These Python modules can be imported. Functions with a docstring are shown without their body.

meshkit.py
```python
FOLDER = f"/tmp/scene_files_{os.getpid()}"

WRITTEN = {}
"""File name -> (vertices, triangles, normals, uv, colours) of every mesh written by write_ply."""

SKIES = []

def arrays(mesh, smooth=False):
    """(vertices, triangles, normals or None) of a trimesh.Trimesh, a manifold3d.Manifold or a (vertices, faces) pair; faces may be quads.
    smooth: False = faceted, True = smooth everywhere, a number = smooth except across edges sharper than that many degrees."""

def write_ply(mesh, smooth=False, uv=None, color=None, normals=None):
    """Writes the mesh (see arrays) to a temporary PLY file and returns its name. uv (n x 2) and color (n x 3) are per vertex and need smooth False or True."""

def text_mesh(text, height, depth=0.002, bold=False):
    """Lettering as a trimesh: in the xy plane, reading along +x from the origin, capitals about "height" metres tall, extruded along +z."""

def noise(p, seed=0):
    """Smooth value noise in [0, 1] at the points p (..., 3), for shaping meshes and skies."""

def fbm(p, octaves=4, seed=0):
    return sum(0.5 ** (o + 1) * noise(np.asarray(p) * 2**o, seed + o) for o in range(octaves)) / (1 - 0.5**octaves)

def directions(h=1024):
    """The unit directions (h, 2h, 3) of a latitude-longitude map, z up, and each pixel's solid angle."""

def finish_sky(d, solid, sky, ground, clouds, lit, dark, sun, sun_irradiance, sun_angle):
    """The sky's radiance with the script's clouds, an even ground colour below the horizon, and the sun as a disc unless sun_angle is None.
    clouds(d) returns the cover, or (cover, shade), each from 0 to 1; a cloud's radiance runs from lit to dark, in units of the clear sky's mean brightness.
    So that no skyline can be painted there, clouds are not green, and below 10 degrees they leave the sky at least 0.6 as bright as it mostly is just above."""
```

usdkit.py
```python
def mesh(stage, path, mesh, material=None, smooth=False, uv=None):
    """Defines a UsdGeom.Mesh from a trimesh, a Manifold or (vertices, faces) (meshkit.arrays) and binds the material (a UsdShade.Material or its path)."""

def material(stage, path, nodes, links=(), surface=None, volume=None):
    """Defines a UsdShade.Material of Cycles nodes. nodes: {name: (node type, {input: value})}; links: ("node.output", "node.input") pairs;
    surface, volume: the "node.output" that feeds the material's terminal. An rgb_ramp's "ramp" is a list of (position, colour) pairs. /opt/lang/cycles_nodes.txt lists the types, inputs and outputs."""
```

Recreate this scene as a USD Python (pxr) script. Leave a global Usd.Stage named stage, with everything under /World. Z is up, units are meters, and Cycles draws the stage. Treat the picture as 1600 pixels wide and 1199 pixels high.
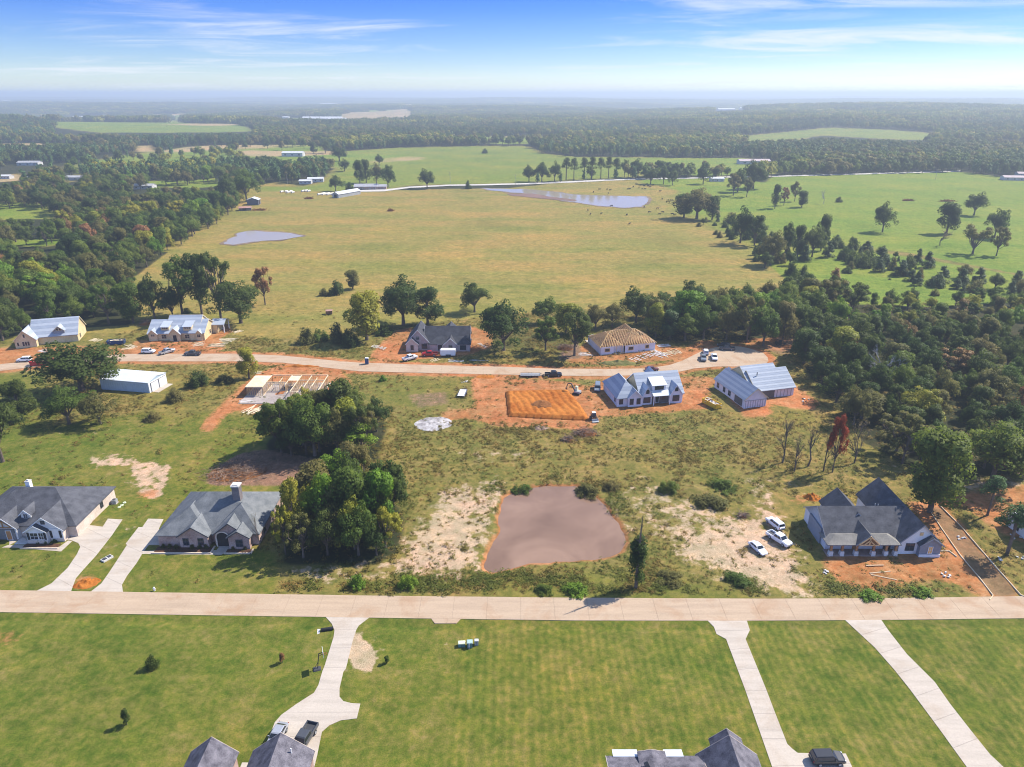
import math, random
import numpy as np, trimesh, usdkit, meshkit
from pxr import Usd, UsdGeom, UsdLux, UsdShade, Gf, Sdf, Vt
from scipy import ndimage
from PIL import Image, ImageDraw
from shapely.geometry import Polygon, LineString, Point, box as sbox
from shapely import affinity

stage = Usd.Stage.CreateInMemory()
W = UsdGeom.Xform.Define(stage, '/World')
UsdGeom.Scope.Define(stage, '/World/Looks')

# ------------------------------------------------------------------ camera
FPX, CAMH = 1111.0, 85.0                       # focal length in photo pixels (1600 wide), height in metres
PITCH = math.atan((599.5 - 146) / FPX)
cam = UsdGeom.Camera.Define(stage, '/World/camera')
cam.CreateHorizontalApertureAttr(24.0)
cam.CreateVerticalApertureAttr(24.0 * 767 / 1024)
cam.CreateFocalLengthAttr(24.0 * FPX / 1600)
cam.CreateClippingRangeAttr(Gf.Vec2f(0.5, 200000))
cam.CreateExposureAttr(1.06)
xc = UsdGeom.Xformable(cam)
xc.AddTranslateOp().Set(Gf.Vec3d(0, 0, CAMH))
xc.AddRotateXYZOp().Set(Gf.Vec3f(90 - math.degrees(PITCH), 0, 0))

# ------------------------------------------------------------------ sun and sky
SUN_AZ = math.radians(63)                       # from +y (away from the camera) towards +x
SUN_EL = math.radians(45)
SUN_DIR = np.array([math.sin(SUN_AZ) * math.cos(SUN_EL), math.cos(SUN_AZ) * math.cos(SUN_EL), math.sin(SUN_EL)])
sun = UsdLux.DistantLight.Define(stage, '/World/sun')
sun.CreateNormalizeAttr(True)
sun.CreateIntensityAttr(1.05)
sun.CreateAngleAttr(0.5)
sun.CreateColorAttr(Gf.Vec3f(1.0, 0.93, 0.82))
UsdGeom.Xformable(sun).AddRotateXYZOp().Set(Gf.Vec3f(90 - math.degrees(SUN_EL), 0, 180 - math.degrees(SUN_AZ)))

dome = UsdLux.DomeLight.Define(stage, '/World/sky')
sky_mat = usdkit.material(stage, '/World/Looks/sky_air', {
    'sky': ('sky_texture', {'sky_type': 'single_scattering', 'sun_disc': False, 'sun_elevation': SUN_EL, 'sun_rotation': SUN_AZ,
                            'altitude': 150.0, 'air_density': 1.0, 'aerosol_density': 0.25, 'ozone_density': 2.0}),
    'tc': ('texture_coordinate', {}),
    'xyz': ('separate_xyz', {}),
    # blue deepens with height and then stays the same to the zenith
    'tint': ('rgb_ramp', {'ramp': [(0.0, (0.47, 0.55, 0.69)), (0.02, (0.41, 0.49, 0.65)), (0.035, (0.32, 0.41, 0.61)), (0.06, (0.225, 0.325, 0.58)), (0.095, (0.13, 0.24, 0.58)), (0.13, (0.072, 0.185, 0.58)), (0.22, (0.085, 0.21, 0.58)), (0.5, (0.44, 0.58, 0.82)), (1.0, (0.9, 0.95, 1.0))]}),
    'mul': ('mix_color', {'blend_type': 'multiply', 'fac': 1.0, 'use_clamp': False}),
    # high thin cloud on a flat layer
    'zz': ('math', {'math_type': 'add', 'value2': 0.05}),
    'dx': ('math', {'math_type': 'divide'}), 'dy': ('math', {'math_type': 'divide'}),
    'uv': ('combine_xyz', {}),
    'map': ('mapping', {'mapping_type': 'point', 'scale': (0.55, 0.9, 1.0), 'rotation': (0, 0, 0.12), 'location': (3.1, 1.7, 0.0)}),
    'n1': ('noise_texture', {'scale': 0.8, 'detail': 9.0, 'roughness': 0.62, 'distortion': 1.1}),
    'n2': ('noise_texture', {'scale': 0.33, 'detail': 3.0, 'roughness': 0.5}),
    'nm': ('math', {'math_type': 'multiply'}),
    'cr': ('map_range', {'range_type': 'smoothstep', 'from_min': 0.225, 'from_max': 0.44, 'to_min': 0.0, 'to_max': 0.8, 'clamp': True}),
    'cloud': ('mix_color', {'blend_type': 'mix', 'b': (3.4, 3.55, 3.8), 'use_clamp': False}),
    'bg': ('background_shader', {'strength': 0.135}),
}, [('tc.generated', 'xyz.vector'), ('xyz.z', 'tint.fac'), ('sky.color', 'mul.a'), ('tint.color', 'mul.b'),
    ('xyz.z', 'zz.value1'), ('xyz.x', 'dx.value1'), ('zz.value', 'dx.value2'), ('xyz.y', 'dy.value1'), ('zz.value', 'dy.value2'),
    ('dx.value', 'uv.x'), ('dy.value', 'uv.y'), ('uv.vector', 'map.vector'), ('map.vector', 'n1.vector'), ('map.vector', 'n2.vector'),
    ('n1.fac', 'nm.value1'), ('n2.fac', 'nm.value2'), ('nm.value', 'cr.value'), ('cr.result', 'cloud.fac'), ('mul.result', 'cloud.a'),
    ('cloud.result', 'bg.color')], surface='bg.background')
UsdShade.MaterialBindingAPI.Apply(dome.GetPrim()).Bind(sky_mat)
dome.GetPrim().SetCustomDataByKey('label', 'blue sky with thin streaks of high white cloud')
dome.GetPrim().SetCustomDataByKey('kind', 'structure')

# ------------------------------------------------------------------ helpers
SP, CP = math.sin(PITCH), math.cos(PITCH)


def at(px, py, z=0.0):
    """The point at height z that a pixel of the photograph shows."""
    u, v = (px - 799.5) / FPX, (py - 599.5) / FPX
    t = (CAMH - z) / (SP + v * CP)
    return np.array([t * u, t * (CP - v * SP), z])


def seen(p):
    x, y, z = p
    d = y * CP - (z - CAMH) * SP
    return 799.5 + FPX * x / d, 599.5 + FPX * (-y * SP - (z - CAMH) * CP) / d


def px_poly(pts, z=0.0):
    return np.array([at(a, b, z)[:2] for a, b in pts])


used = {}


def numbered(path):
    n = used.get(path, 0)
    used[path] = n + 1
    return path if n == 0 else f'{path}_{n:03d}'


def tag(prim, label=None, category=None, group=None, kind=None):
    for k, v in (('label', label), ('category', category), ('group', group), ('kind', kind)):
        if v:
            prim.SetCustomDataByKey(k, v)
    return prim


def thing(name, label, category, loc=(0, 0, 0), rot=0.0, group=None, kind=None, scale=None):
    x = UsdGeom.Xform.Define(stage, numbered('/World/' + name))
    x.AddTranslateOp().Set(Gf.Vec3d(*map(float, loc)))
    if rot:
        x.AddRotateZOp().Set(float(rot))
    if scale is not None:
        x.AddScaleOp().Set(Gf.Vec3f(*map(float, scale)))
    tag(x.GetPrim(), label, category, group, kind)
    return x.GetPrim()


def path_of(parent):
    return '/World' if parent is None else str(parent.GetPath())


def part(parent, name, mesh, mat, smooth=False, label=None, kind=None):
    m = usdkit.mesh(stage, numbered(path_of(parent) + '/' + name), mesh, mat, smooth=smooth)
    tag(m.GetPrim(), label, None, None, kind)
    return m.GetPrim()


def solo(name, mesh, mat, label, category=None, group=None, kind=None, smooth=False):
    m = usdkit.mesh(stage, numbered('/World/' + name), mesh, mat, smooth=smooth)
    return tag(m.GetPrim(), label, category, group, kind)


class MB:
    """Collects pieces of geometry that become one mesh."""
    def __init__(self):
        self.v, self.f, self.n = [], [], 0

    def add(self, v, f):
        v, f = np.asarray(v, float), np.asarray(f, int)
        if f.shape[1] == 4:
            f = np.vstack([f[:, [0, 1, 2]], f[:, [0, 2, 3]]])
        self.v.append(v)
        self.f.append(f + self.n)
        self.n += len(v)
        return self

    def tm(self, m):
        return self.add(m.vertices, m.faces)

    def box(self, x0, x1, y0, y1, z0, z1, rot=0.0, about=None):
        v = np.array([[x, y, z] for z in (z0, z1) for x, y in ((x0, y0), (x1, y0), (x1, y1), (x0, y1))], float)
        if rot:
            c = np.array(about if about is not None else ((x0 + x1) / 2, (y0 + y1) / 2))
            a = math.radians(rot)
            R = np.array([[math.cos(a), -math.sin(a)], [math.sin(a), math.cos(a)]])
            v[:, :2] = (v[:, :2] - c) @ R.T + c
        return self.add(v, [[3, 2, 1, 0], [4, 5, 6, 7], [0, 1, 5, 4], [1, 2, 6, 5], [2, 3, 7, 6], [3, 0, 4, 7]])

    def prism(self, poly, axis, a, b):
        """A polygon in the plane square to axis ('x', 'y' or 'z'), pushed from a to b."""
        p = np.asarray(poly, float)
        n = len(p)
        if n > 4:
            tv, tri = trimesh.creation.triangulate_polygon(Polygon(p), engine='earcut')
            tri = np.array([np.argmin(((p - q) ** 2).sum(1)) for q in tv])[tri]
        else:
            tri = np.array([[0, i, i + 1] for i in range(1, n - 1)])
        mk = {'x': lambda c: np.c_[np.full(n, c), p], 'y': lambda c: np.c_[p[:, 0], np.full(n, c), p[:, 1]], 'z': lambda c: np.c_[p, np.full(n, c)]}[axis]
        v = np.vstack([mk(a), mk(b)])
        side = [[i, (i + 1) % n, (i + 1) % n + n, i + n] for i in range(n)]
        self.add(v, np.vstack([tri[:, ::-1], tri + n]))
        self.v.append(np.zeros((0, 3)))
        self.f.append(np.asarray([[a_, b_, c_] for q in side for a_, b_, c_ in ((q[0], q[1], q[2]), (q[0], q[2], q[3]))], int) + self.n - 2 * n)
        return self

    def bar(self, p, q, w=0.1, h=None):
        """A square bar from p to q."""
        p, q = np.asarray(p, float), np.asarray(q, float)
        h = h or w
        t = (q - p) / (np.linalg.norm(q - p) + 1e-9)
        s = np.cross(t, [0, 0, 1.0])
        if np.linalg.norm(s) < 1e-3:
            s = np.array([1.0, 0, 0])
        s /= np.linalg.norm(s)
        u = np.cross(s, t)
        c = [(-s * w - u * h) / 2, (s * w - u * h) / 2, (s * w + u * h) / 2, (-s * w + u * h) / 2]
        v = np.array([p + k for k in c] + [q + k for k in c])
        return self.add(v, [[3, 2, 1, 0], [4, 5, 6, 7], [0, 1, 5, 4], [1, 2, 6, 5], [2, 3, 7, 6], [3, 0, 4, 7]])

    def tube(self, pts, rad, sides=7):
        pts = np.asarray(pts, float)
        rad = np.broadcast_to(rad, (len(pts),))
        t = np.gradient(pts, axis=0)
        t /= np.linalg.norm(t, axis=1, keepdims=True) + 1e-9
        a = np.cross(t, np.where(np.abs(t[:, 2:]) < 0.9, [0, 0, 1.0], [1.0, 0, 0]))
        a /= np.linalg.norm(a, axis=1, keepdims=True) + 1e-9
        b = np.cross(t, a)
        g = np.arange(sides) * 2 * np.pi / sides
        v = pts[:, None] + rad[:, None, None] * (np.cos(g)[None, :, None] * a[:, None] + np.sin(g)[None, :, None] * b[:, None])
        i, j = np.meshgrid(np.arange(len(pts) - 1), np.arange(sides), indexing='ij')
        q = np.stack([i * sides + j, i * sides + (j + 1) % sides, (i + 1) * sides + (j + 1) % sides, (i + 1) * sides + j], -1).reshape(-1, 4)
        self.add(v.reshape(-1, 3), q)
        top = np.array([[0, k, k + 1] for k in range(1, sides - 1)])
        self.f.append(top + self.n - sides)
        self.f.append(top[:, ::-1] + self.n - sides * len(pts))
        return self

    def hull(self, pts):
        return self.tm(trimesh.convex.convex_hull(np.asarray(pts, float)))

    def get(self):
        return np.vstack(self.v), np.vstack(self.f)


# ------------------------------------------------------------------ materials
def P(name, base, rough=0.7, var=None, scale=3.0, spec=0.3, metal=0.0, bump=0.0, detail=4.0, rnd=0.0, extra=None):
    """A plain surface: colour broken by two scales of noise, small relief, and a little difference from copy to copy."""
    base = np.array(base, float)
    lo, hi = (base * 0.8, base * 1.18) if var is None else (np.array(var[0], float), np.array(var[1], float))
    n = {'g': ('geometry', {}), 'n1': ('noise_texture', {'scale': scale, 'detail': detail, 'roughness': 0.65}),
         'n2': ('noise_texture', {'scale': scale * 0.13, 'detail': 3.0}),
         'add': ('math', {'math_type': 'add'}), 'sub': ('math', {'math_type': 'subtract', 'value2': 0.5}),
         'r': ('rgb_ramp', {'ramp': [(0.2, lo), (0.5, (lo + hi) / 2), (0.8, hi)]}),
         'p': ('principled_bsdf', {'roughness': rough, 'specular_ior_level': spec, 'metallic': metal})}
    L = [('g.position', 'n1.vector'), ('g.position', 'n2.vector'), ('n1.fac', 'add.value1'), ('n2.fac', 'add.value2'), ('add.value', 'sub.value1'), ('sub.value', 'r.fac')]
    col = 'r.color'
    if rnd:
        n |= {'oi': ('object_info', {}), 'mr': ('map_range', {'from_min': 0.0, 'from_max': 1.0, 'to_min': 1 - rnd, 'to_max': 1 + rnd}), 'hs': ('hsv', {})}
        L += [('oi.random', 'mr.value'), ('mr.result', 'hs.value'), (col, 'hs.color')]
        col = 'hs.color'
    L.append((col, 'p.base_color'))
    if bump:
        n['b'] = ('bump', {'strength': 0.6, 'distance': bump})
        L += [('n1.fac', 'b.height'), ('b.normal', 'p.normal')]
    return usdkit.material(stage, '/World/Looks/' + name, n, L, surface='p.BSDF')
# ================================================================== THE GROUND
NRES, NX0, NY0, NW, NH = 0.5, -270.0, 40.0, 1080, 800          # near raster of ground cover, half a metre a cell
FRES, FX0, FY0, FW, FH = 5.0, -3000.0, 0.0, 1200, 1100         # far raster, five metres a cell
rng = np.random.default_rng(7)


def raster(polys, near=True, blur=1.0):
    res, x0, y0, w, h = (NRES, NX0, NY0, NW, NH) if near else (FRES, FX0, FY0, FW, FH)
    im = Image.new('F', (w, h), 0.0)
    d = ImageDraw.Draw(im)
    for poly, val in polys:
        q = [((x - x0) / res, (y - y0) / res) for x, y in poly]
        d.polygon(q, fill=float(val))
    a = np.asarray(im).copy()
    return ndimage.gaussian_filter(a, blur) if blur else a


def pick(a, x, y, near=True):
    res, x0, y0 = (NRES, NX0, NY0) if near else (FRES, FX0, FY0)
    return ndimage.map_coordinates(a, [(y - y0) / res - 0.5, (x - x0) / res - 0.5], order=1, mode='constant', cval=0.0)


# ---- outlines of what lies on the ground, read off the photograph
road_top = [(-400, 919), (0, 922.5), (300, 927), (600, 931.5), (900, 934.5), (1200, 936), (1400, 935), (1600, 932), (2100, 924)]
road_bot = [(2100, 957), (1600, 966.5), (1400, 969), (1150, 970.5), (900, 970), (600, 966), (300, 961.5), (0, 957), (-400, 952)]
near_road = px_poly(road_top + road_bot)
lane_top = [(-350, 585), (0, 569.5), (75, 562), (140, 556), (200, 553.5), (370, 553), (440, 556), (533, 565), (560, 567), (680, 571), (800, 574), (860, 576.5), (950, 577), (1010, 576), (1045, 571), (1066, 564), (1082, 556), (1096, 549), (1118, 543)]
lane_bulb = [(1142, 540.5), (1160, 542.5), (1178, 547), (1192, 552), (1199, 559), (1200, 565)]
lane_bot = [(1195, 570), (1160, 573), (1120, 573), (1085, 576), (1062, 581), (1020, 586), (950, 588), (860, 587.5), (800, 586), (680, 583.5), (560, 580.5), (533, 577.5), (440, 567), (370, 565), (200, 565), (115, 567.5), (75, 571), (0, 580), (-350, 606)]
back_lane = px_poly(lane_top + lane_bulb + lane_bot)
pond_px = [(759, 890), (764, 868), (772, 850), (781, 832), (780, 812), (782, 795), (788, 778), (800, 772), (815, 768), (830, 762), (855, 760), (880, 761), (896, 760), (915, 768), (932, 778), (943, 790), (952, 803), (964, 820), (973, 840), (975, 850), (968, 862), (955, 870), (930, 875), (900, 877), (860, 879), (830, 880), (812, 883), (798, 890), (778, 894), (764, 894)]
POND_Z = -0.5
pond = px_poly(pond_px, POND_Z)
pond_right_px = [(752, 294.5), (790, 295.5), (830, 296), (865, 300), (900, 304.5), (950, 306.5), (990, 307), (1010, 307.5), (1014, 311), (1008, 318), (1000, 323), (975, 325), (935, 321.5), (900, 317), (880, 314), (866, 309), (845, 304.5), (800, 301), (770, 298.5)]
pond_left_px = [(350, 381), (356, 374), (372, 366), (385, 361), (420, 363), (455, 364.5), (474, 369), (450, 374), (420, 376.5), (390, 379), (365, 383)]
pond_right, pond_left = px_poly(pond_right_px), px_poly(pond_left_px)
D1 = px_poly([(55, 924.5), (80, 912), (105, 888), (120, 866), (125, 855), (122, 849), (112, 845), (101, 843), (97, 841), (119, 826), (136, 820.5), (160, 823.5), (168, 811), (191, 812), (175, 836), (150, 868), (130, 890), (118, 904), (110, 925.5)])
D2 = px_poly([(140, 926), (158, 912), (170, 895), (198, 852), (196, 850), (216, 824), (222, 824), (231, 811), (255, 811.5), (248, 826), (249, 852), (232, 852), (224, 862), (213, 880), (198, 900), (190, 914), (192, 927)])
D3 = px_poly([(508, 964), (518, 975), (522, 985), (521, 995), (507, 1040), (503, 1050), (497, 1071), (490, 1083), (462, 1101), (439, 1117.5), (429, 1129), (416, 1162), (400, 1235), (480, 1240), (495, 1181), (498, 1166), (502.5, 1144), (514, 1134), (532, 1126), (557, 1123), (562.5, 1100), (547.5, 1099), (536, 1096), (530, 1089), (530, 1076), (536, 1050), (540, 1045), (551, 1000), (556, 985), (560, 978), (577, 965)])
D4 = px_poly([(1104, 969), (1115, 980), (1119, 991), (1134, 999), (1148, 1036), (1163, 1076), (1206, 1199), (1220, 1240), (1262, 1240), (1345, 1240), (1331, 1199), (1321, 1178), (1246, 1177), (1238, 1171), (1229.6, 1163), (1212, 1118), (1196, 1076), (1164.5, 999), (1171, 985), (1166, 969)])
D5 = px_poly([(1319, 968.5), (1338, 986), (1366, 1012), (1396, 1046), (1420, 1076), (1466, 1138), (1510, 1199), (1540, 1240), (1615, 1240), (1590, 1220), (1546.7, 1179.6), (1515, 1140), (1483, 1099), (1460, 1066), (1416.5, 1022.6), (1388, 986), (1376, 968.5)])
stub = px_poly([(672, 965.5), (679, 974.5), (712.7, 974.5), (721, 966)])
walkA = px_poly([(216, 866), (345, 867), (357, 862), (366, 850), (369, 838), (350, 838), (345, 850), (338, 860), (225, 861)])
walkB = px_poly([(2, 856), (22, 856), (95, 862), (112, 846), (106, 845), (92, 855), (28, 852), (12, 852)])
walkB2 = px_poly([(14, 852), (22, 848), (38, 836), (20, 836), (14, 840)])
mud_drive = px_poly([(1449, 792), (1466, 790), (1500, 824), (1533, 862), (1560, 893), (1592, 931), (1553, 933), (1530, 903), (1500, 869), (1470, 826)])
pad_px = [(793, 652), (845, 655), (919, 658), (916, 648), (905, 632), (888, 611), (840, 611.5), (789, 613), (791, 632)]
pad = px_poly(pad_px)

ZN = ['dirt', 'sand', 'lawn', 'pasture', 'pale', 'wood', 'brush', 'mud', 'tan']
near_polys = {z: [] for z in ZN}
far_polys = {z: [] for z in ZN}


def zone(z, pts, val=1.0):
    near_polys[z].append((px_poly(pts), val))


def fzone(z, pts, val=1.0):
    far_polys[z].append((px_poly(pts), val))


BIGLAWN = [(-900, 948), (2300, 948), (4500, 1300), (-3000, 1300)]
zone('lawn', BIGLAWN)
zone('lawn', [(-300, 845), (105, 846), (140, 860), (170, 826), (240, 800), (262, 811), (225, 860), (400, 855), (432, 862), (428, 935), (-300, 935)])
zone('lawn', [(-300, 700), (60, 672), (180, 650), (300, 640), (420, 655), (450, 700), (448, 760), (440, 800), (250, 815), (190, 812), (-300, 800)], 0.85)
zone('lawn', [(195, 585), (380, 572), (390, 600), (330, 640), (290, 660), (190, 640)], 0.45)
zone('lawn', [(-300, 600), (70, 580), (110, 640), (60, 680), (-300, 700)], 0.6)
zone('lawn', [(560, 588), (735, 590), (735, 612), (700, 640), (620, 640), (570, 620)], 0.5)
zone('lawn', [(1200, 640), (1260, 635), (1290, 660), (1240, 690), (1200, 665)], 0.5)
zone('lawn', [(1240, 760), (1290, 740), (1290, 800), (1270, 850), (1300, 920), (1280, 935), (1210, 800)], 0.45)
zone('lawn', [(758, 905), (820, 890), (960, 882), (1000, 890), (1180, 915), (1180, 938), (722, 938), (722, 912)], 0.55)
zone('pasture', [(-100, 520), (195, 430), (260, 385), (330, 345), (350, 300), (1060, 285), (1050, 330), (1140, 372), (1190, 405), (1235, 440), (1230, 475), (1000, 478), (800, 490), (620, 510), (560, 518), (430, 530), (350, 522), (330, 500), (200, 520)])
zone('pale', [(1100, 340), (1300, 380), (1700, 450), (1750, 500), (1280, 480), (1235, 445), (1190, 405), (1140, 372)], 0.75)
zone('pale', [(1300, 300), (1900, 300), (1900, 455), (1600, 430), (1300, 372)])
zone('pasture', [(1240, 425), (1400, 438), (1540, 468), (1300, 482), (1240, 465)], 0.48)
# bare red earth round the building sites and along the lane
for p_, v_ in [([(-60, 545), (130, 540), (210, 545), (215, 556), (60, 566), (-60, 585)], .75), ([(205, 532), (330, 530), (385, 512), (340, 522), (352, 545), (320, 556), (210, 554)], .8),
               ([(318, 512), (352, 505), (360, 520), (330, 535), (315, 530)], .95), ([(345, 640), (365, 615), (400, 585), (440, 570), (530, 576), (550, 600), (480, 645), (420, 655), (370, 640), (312, 674), (318, 655)], .9),
               ([(585, 545), (620, 515), (640, 512), (740, 510), (772, 520), (765, 545), (730, 556), (600, 566), (575, 560)], .85), ([(900, 545), (925, 522), (1040, 540), (1095, 545), (1078, 562), (940, 572), (880, 567)], .75),
               ([(925, 600), (945, 655), (1000, 648), (1110, 640), (1112, 598), (1070, 588), (940, 590)], .8), ([(1085, 598), (1120, 600), (1165, 655), (1210, 648), (1200, 632), (1272, 642), (1284, 632), (1245, 603), (1200, 585), (1140, 590), (1075, 588)], .8),
               ([(735, 590), (775, 588), (900, 598), (935, 610), (935, 660), (920, 675), (860, 668), (780, 668), (735, 655), (690, 658), (690, 640), (738, 640), (740, 618)], .85),
               ([(745, 586), (775, 587), (770, 602), (748, 602)], 1.0), ([(1275, 866), (1305, 912), (1360, 931), (1440, 905), (1500, 915), (1525, 934), (1600, 934), (1475, 788), (1410, 780), (1480, 862)], .85),
               ([(1430, 790), (1480, 768), (1640, 752), (1660, 880), (1560, 832), (1500, 790)], .72), ([(120, 902), (146, 896), (150, 915), (125, 924), (116, 915)], .95), ([(1225, 775), (1285, 765), (1290, 782), (1240, 795)], .6),
               ([(205, 772), (250, 758), (252, 778), (232, 783), (212, 778)], .7), ([(305, 672), (325, 650), (372, 605), (388, 608), (356, 648), (332, 678)], .75), ([(-20, 983), (38, 983), (44, 1008), (-20, 1014)], .62),
               ([(560, 590), (700, 600), (720, 640), (660, 650), (600, 640)], .28), ([(1130, 535), (1240, 520), (1235, 550), (1205, 552), (1170, 540)], .6), ([(1060, 545), (1100, 530), (1140, 536), (1095, 552), (1070, 565)], .7)]:
    zone('dirt', p_, v_)
for p_, v_ in [([(130, 716), (180, 710), (225, 720), (265, 725), (255, 768), (235, 778), (205, 765), (205, 745), (218, 732), (140, 730)], .62), ([(60, 672), (210, 668), (214, 676), (70, 678)], .5),
               ([(960, 790), (985, 742), (1015, 740), (1060, 790), (1100, 815), (1120, 838), (1010, 826), (985, 800)], .40), ([(1005, 832), (1080, 840), (1130, 862), (1180, 880), (1190, 905), (1235, 937), (1277, 937), (1250, 880), (1216, 800), (1200, 768), (1186, 742), (1165, 742), (1185, 790), (1185, 815), (1150, 808), (1110, 795), (1070, 785), (1030, 765), (1018, 770), (1060, 800), (1120, 815), (1140, 835), (1080, 830), (1010, 815)], .72),
               ([(1060, 838), (1160, 850), (1240, 900), (1270, 937), (1200, 915), (1120, 890), (1050, 870)], .86), ([(700, 752), (728, 765), (722, 908), (640, 902), (622, 880), (640, 832), (680, 790)], .76),
               ([(452, 882), (640, 878), (610, 905), (440, 912)], .62), ([(724, 770), (770, 745), (800, 760), (775, 800), (765, 860), (745, 905), (722, 905)], .6), ([(935, 775), (955, 770), (985, 850), (970, 868), (945, 800)], .6),
               ([(551, 988), (562, 990), (583, 1018), (583, 1040), (570, 1053), (553, 1045), (547, 1020)], 1.0), ([(690, 700), (860, 702), (880, 715), (720, 722)], .45), ([(1030, 906), (1200, 908), (1180, 916), (1040, 914)], .7),
               ([(1220, 745), (1290, 755), (1260, 768), (1225, 762)], .5), ([(1480, 752), (1640, 735), (1640, 765), (1500, 775)], .6), ([(1090, 880), (1120, 876), (1130, 886)], .5), ([(655, 992), (730, 992), (738, 1003), (680, 1006)], .4),
               ([(160, 870), (185, 828), (210, 808), (212, 818), (175, 872), (160, 890)], .6), ([(460, 985), (520, 984), (520, 990), (470, 990)], .6), ([(1360, 725), (1440, 722), (1430, 740), (1370, 738)], .4)]:
    zone('sand', p_, v_)
zone('brush', [(318, 752), (345, 728), (375, 708), (412, 702), (500, 718), (480, 745), (430, 760), (330, 758)], .95)
zone('brush', [(630, 615), (700, 610), (705, 632), (650, 640)], .55)
zone('brush', [(880, 540), (905, 535), (910, 560), (870, 565)], .7)
zone('brush', [(1180, 540), (1260, 515), (1280, 545), (1225, 560)], .5)
zone('mud', [(1449, 792), (1466, 790), (1592, 931), (1553, 933)], .9)
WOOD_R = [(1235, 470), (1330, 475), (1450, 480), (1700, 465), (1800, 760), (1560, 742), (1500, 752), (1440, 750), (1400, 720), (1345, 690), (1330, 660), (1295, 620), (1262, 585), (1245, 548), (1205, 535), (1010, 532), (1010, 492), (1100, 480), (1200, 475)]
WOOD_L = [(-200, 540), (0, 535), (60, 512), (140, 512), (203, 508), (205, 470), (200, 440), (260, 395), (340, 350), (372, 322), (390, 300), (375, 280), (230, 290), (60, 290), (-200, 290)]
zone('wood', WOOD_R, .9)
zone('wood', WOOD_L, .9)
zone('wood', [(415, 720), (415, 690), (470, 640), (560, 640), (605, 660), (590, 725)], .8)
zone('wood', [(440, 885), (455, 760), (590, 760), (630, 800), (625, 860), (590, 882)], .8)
zone('wood', [(740, 545), (900, 545), (905, 520), (740, 510)], .5)
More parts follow.
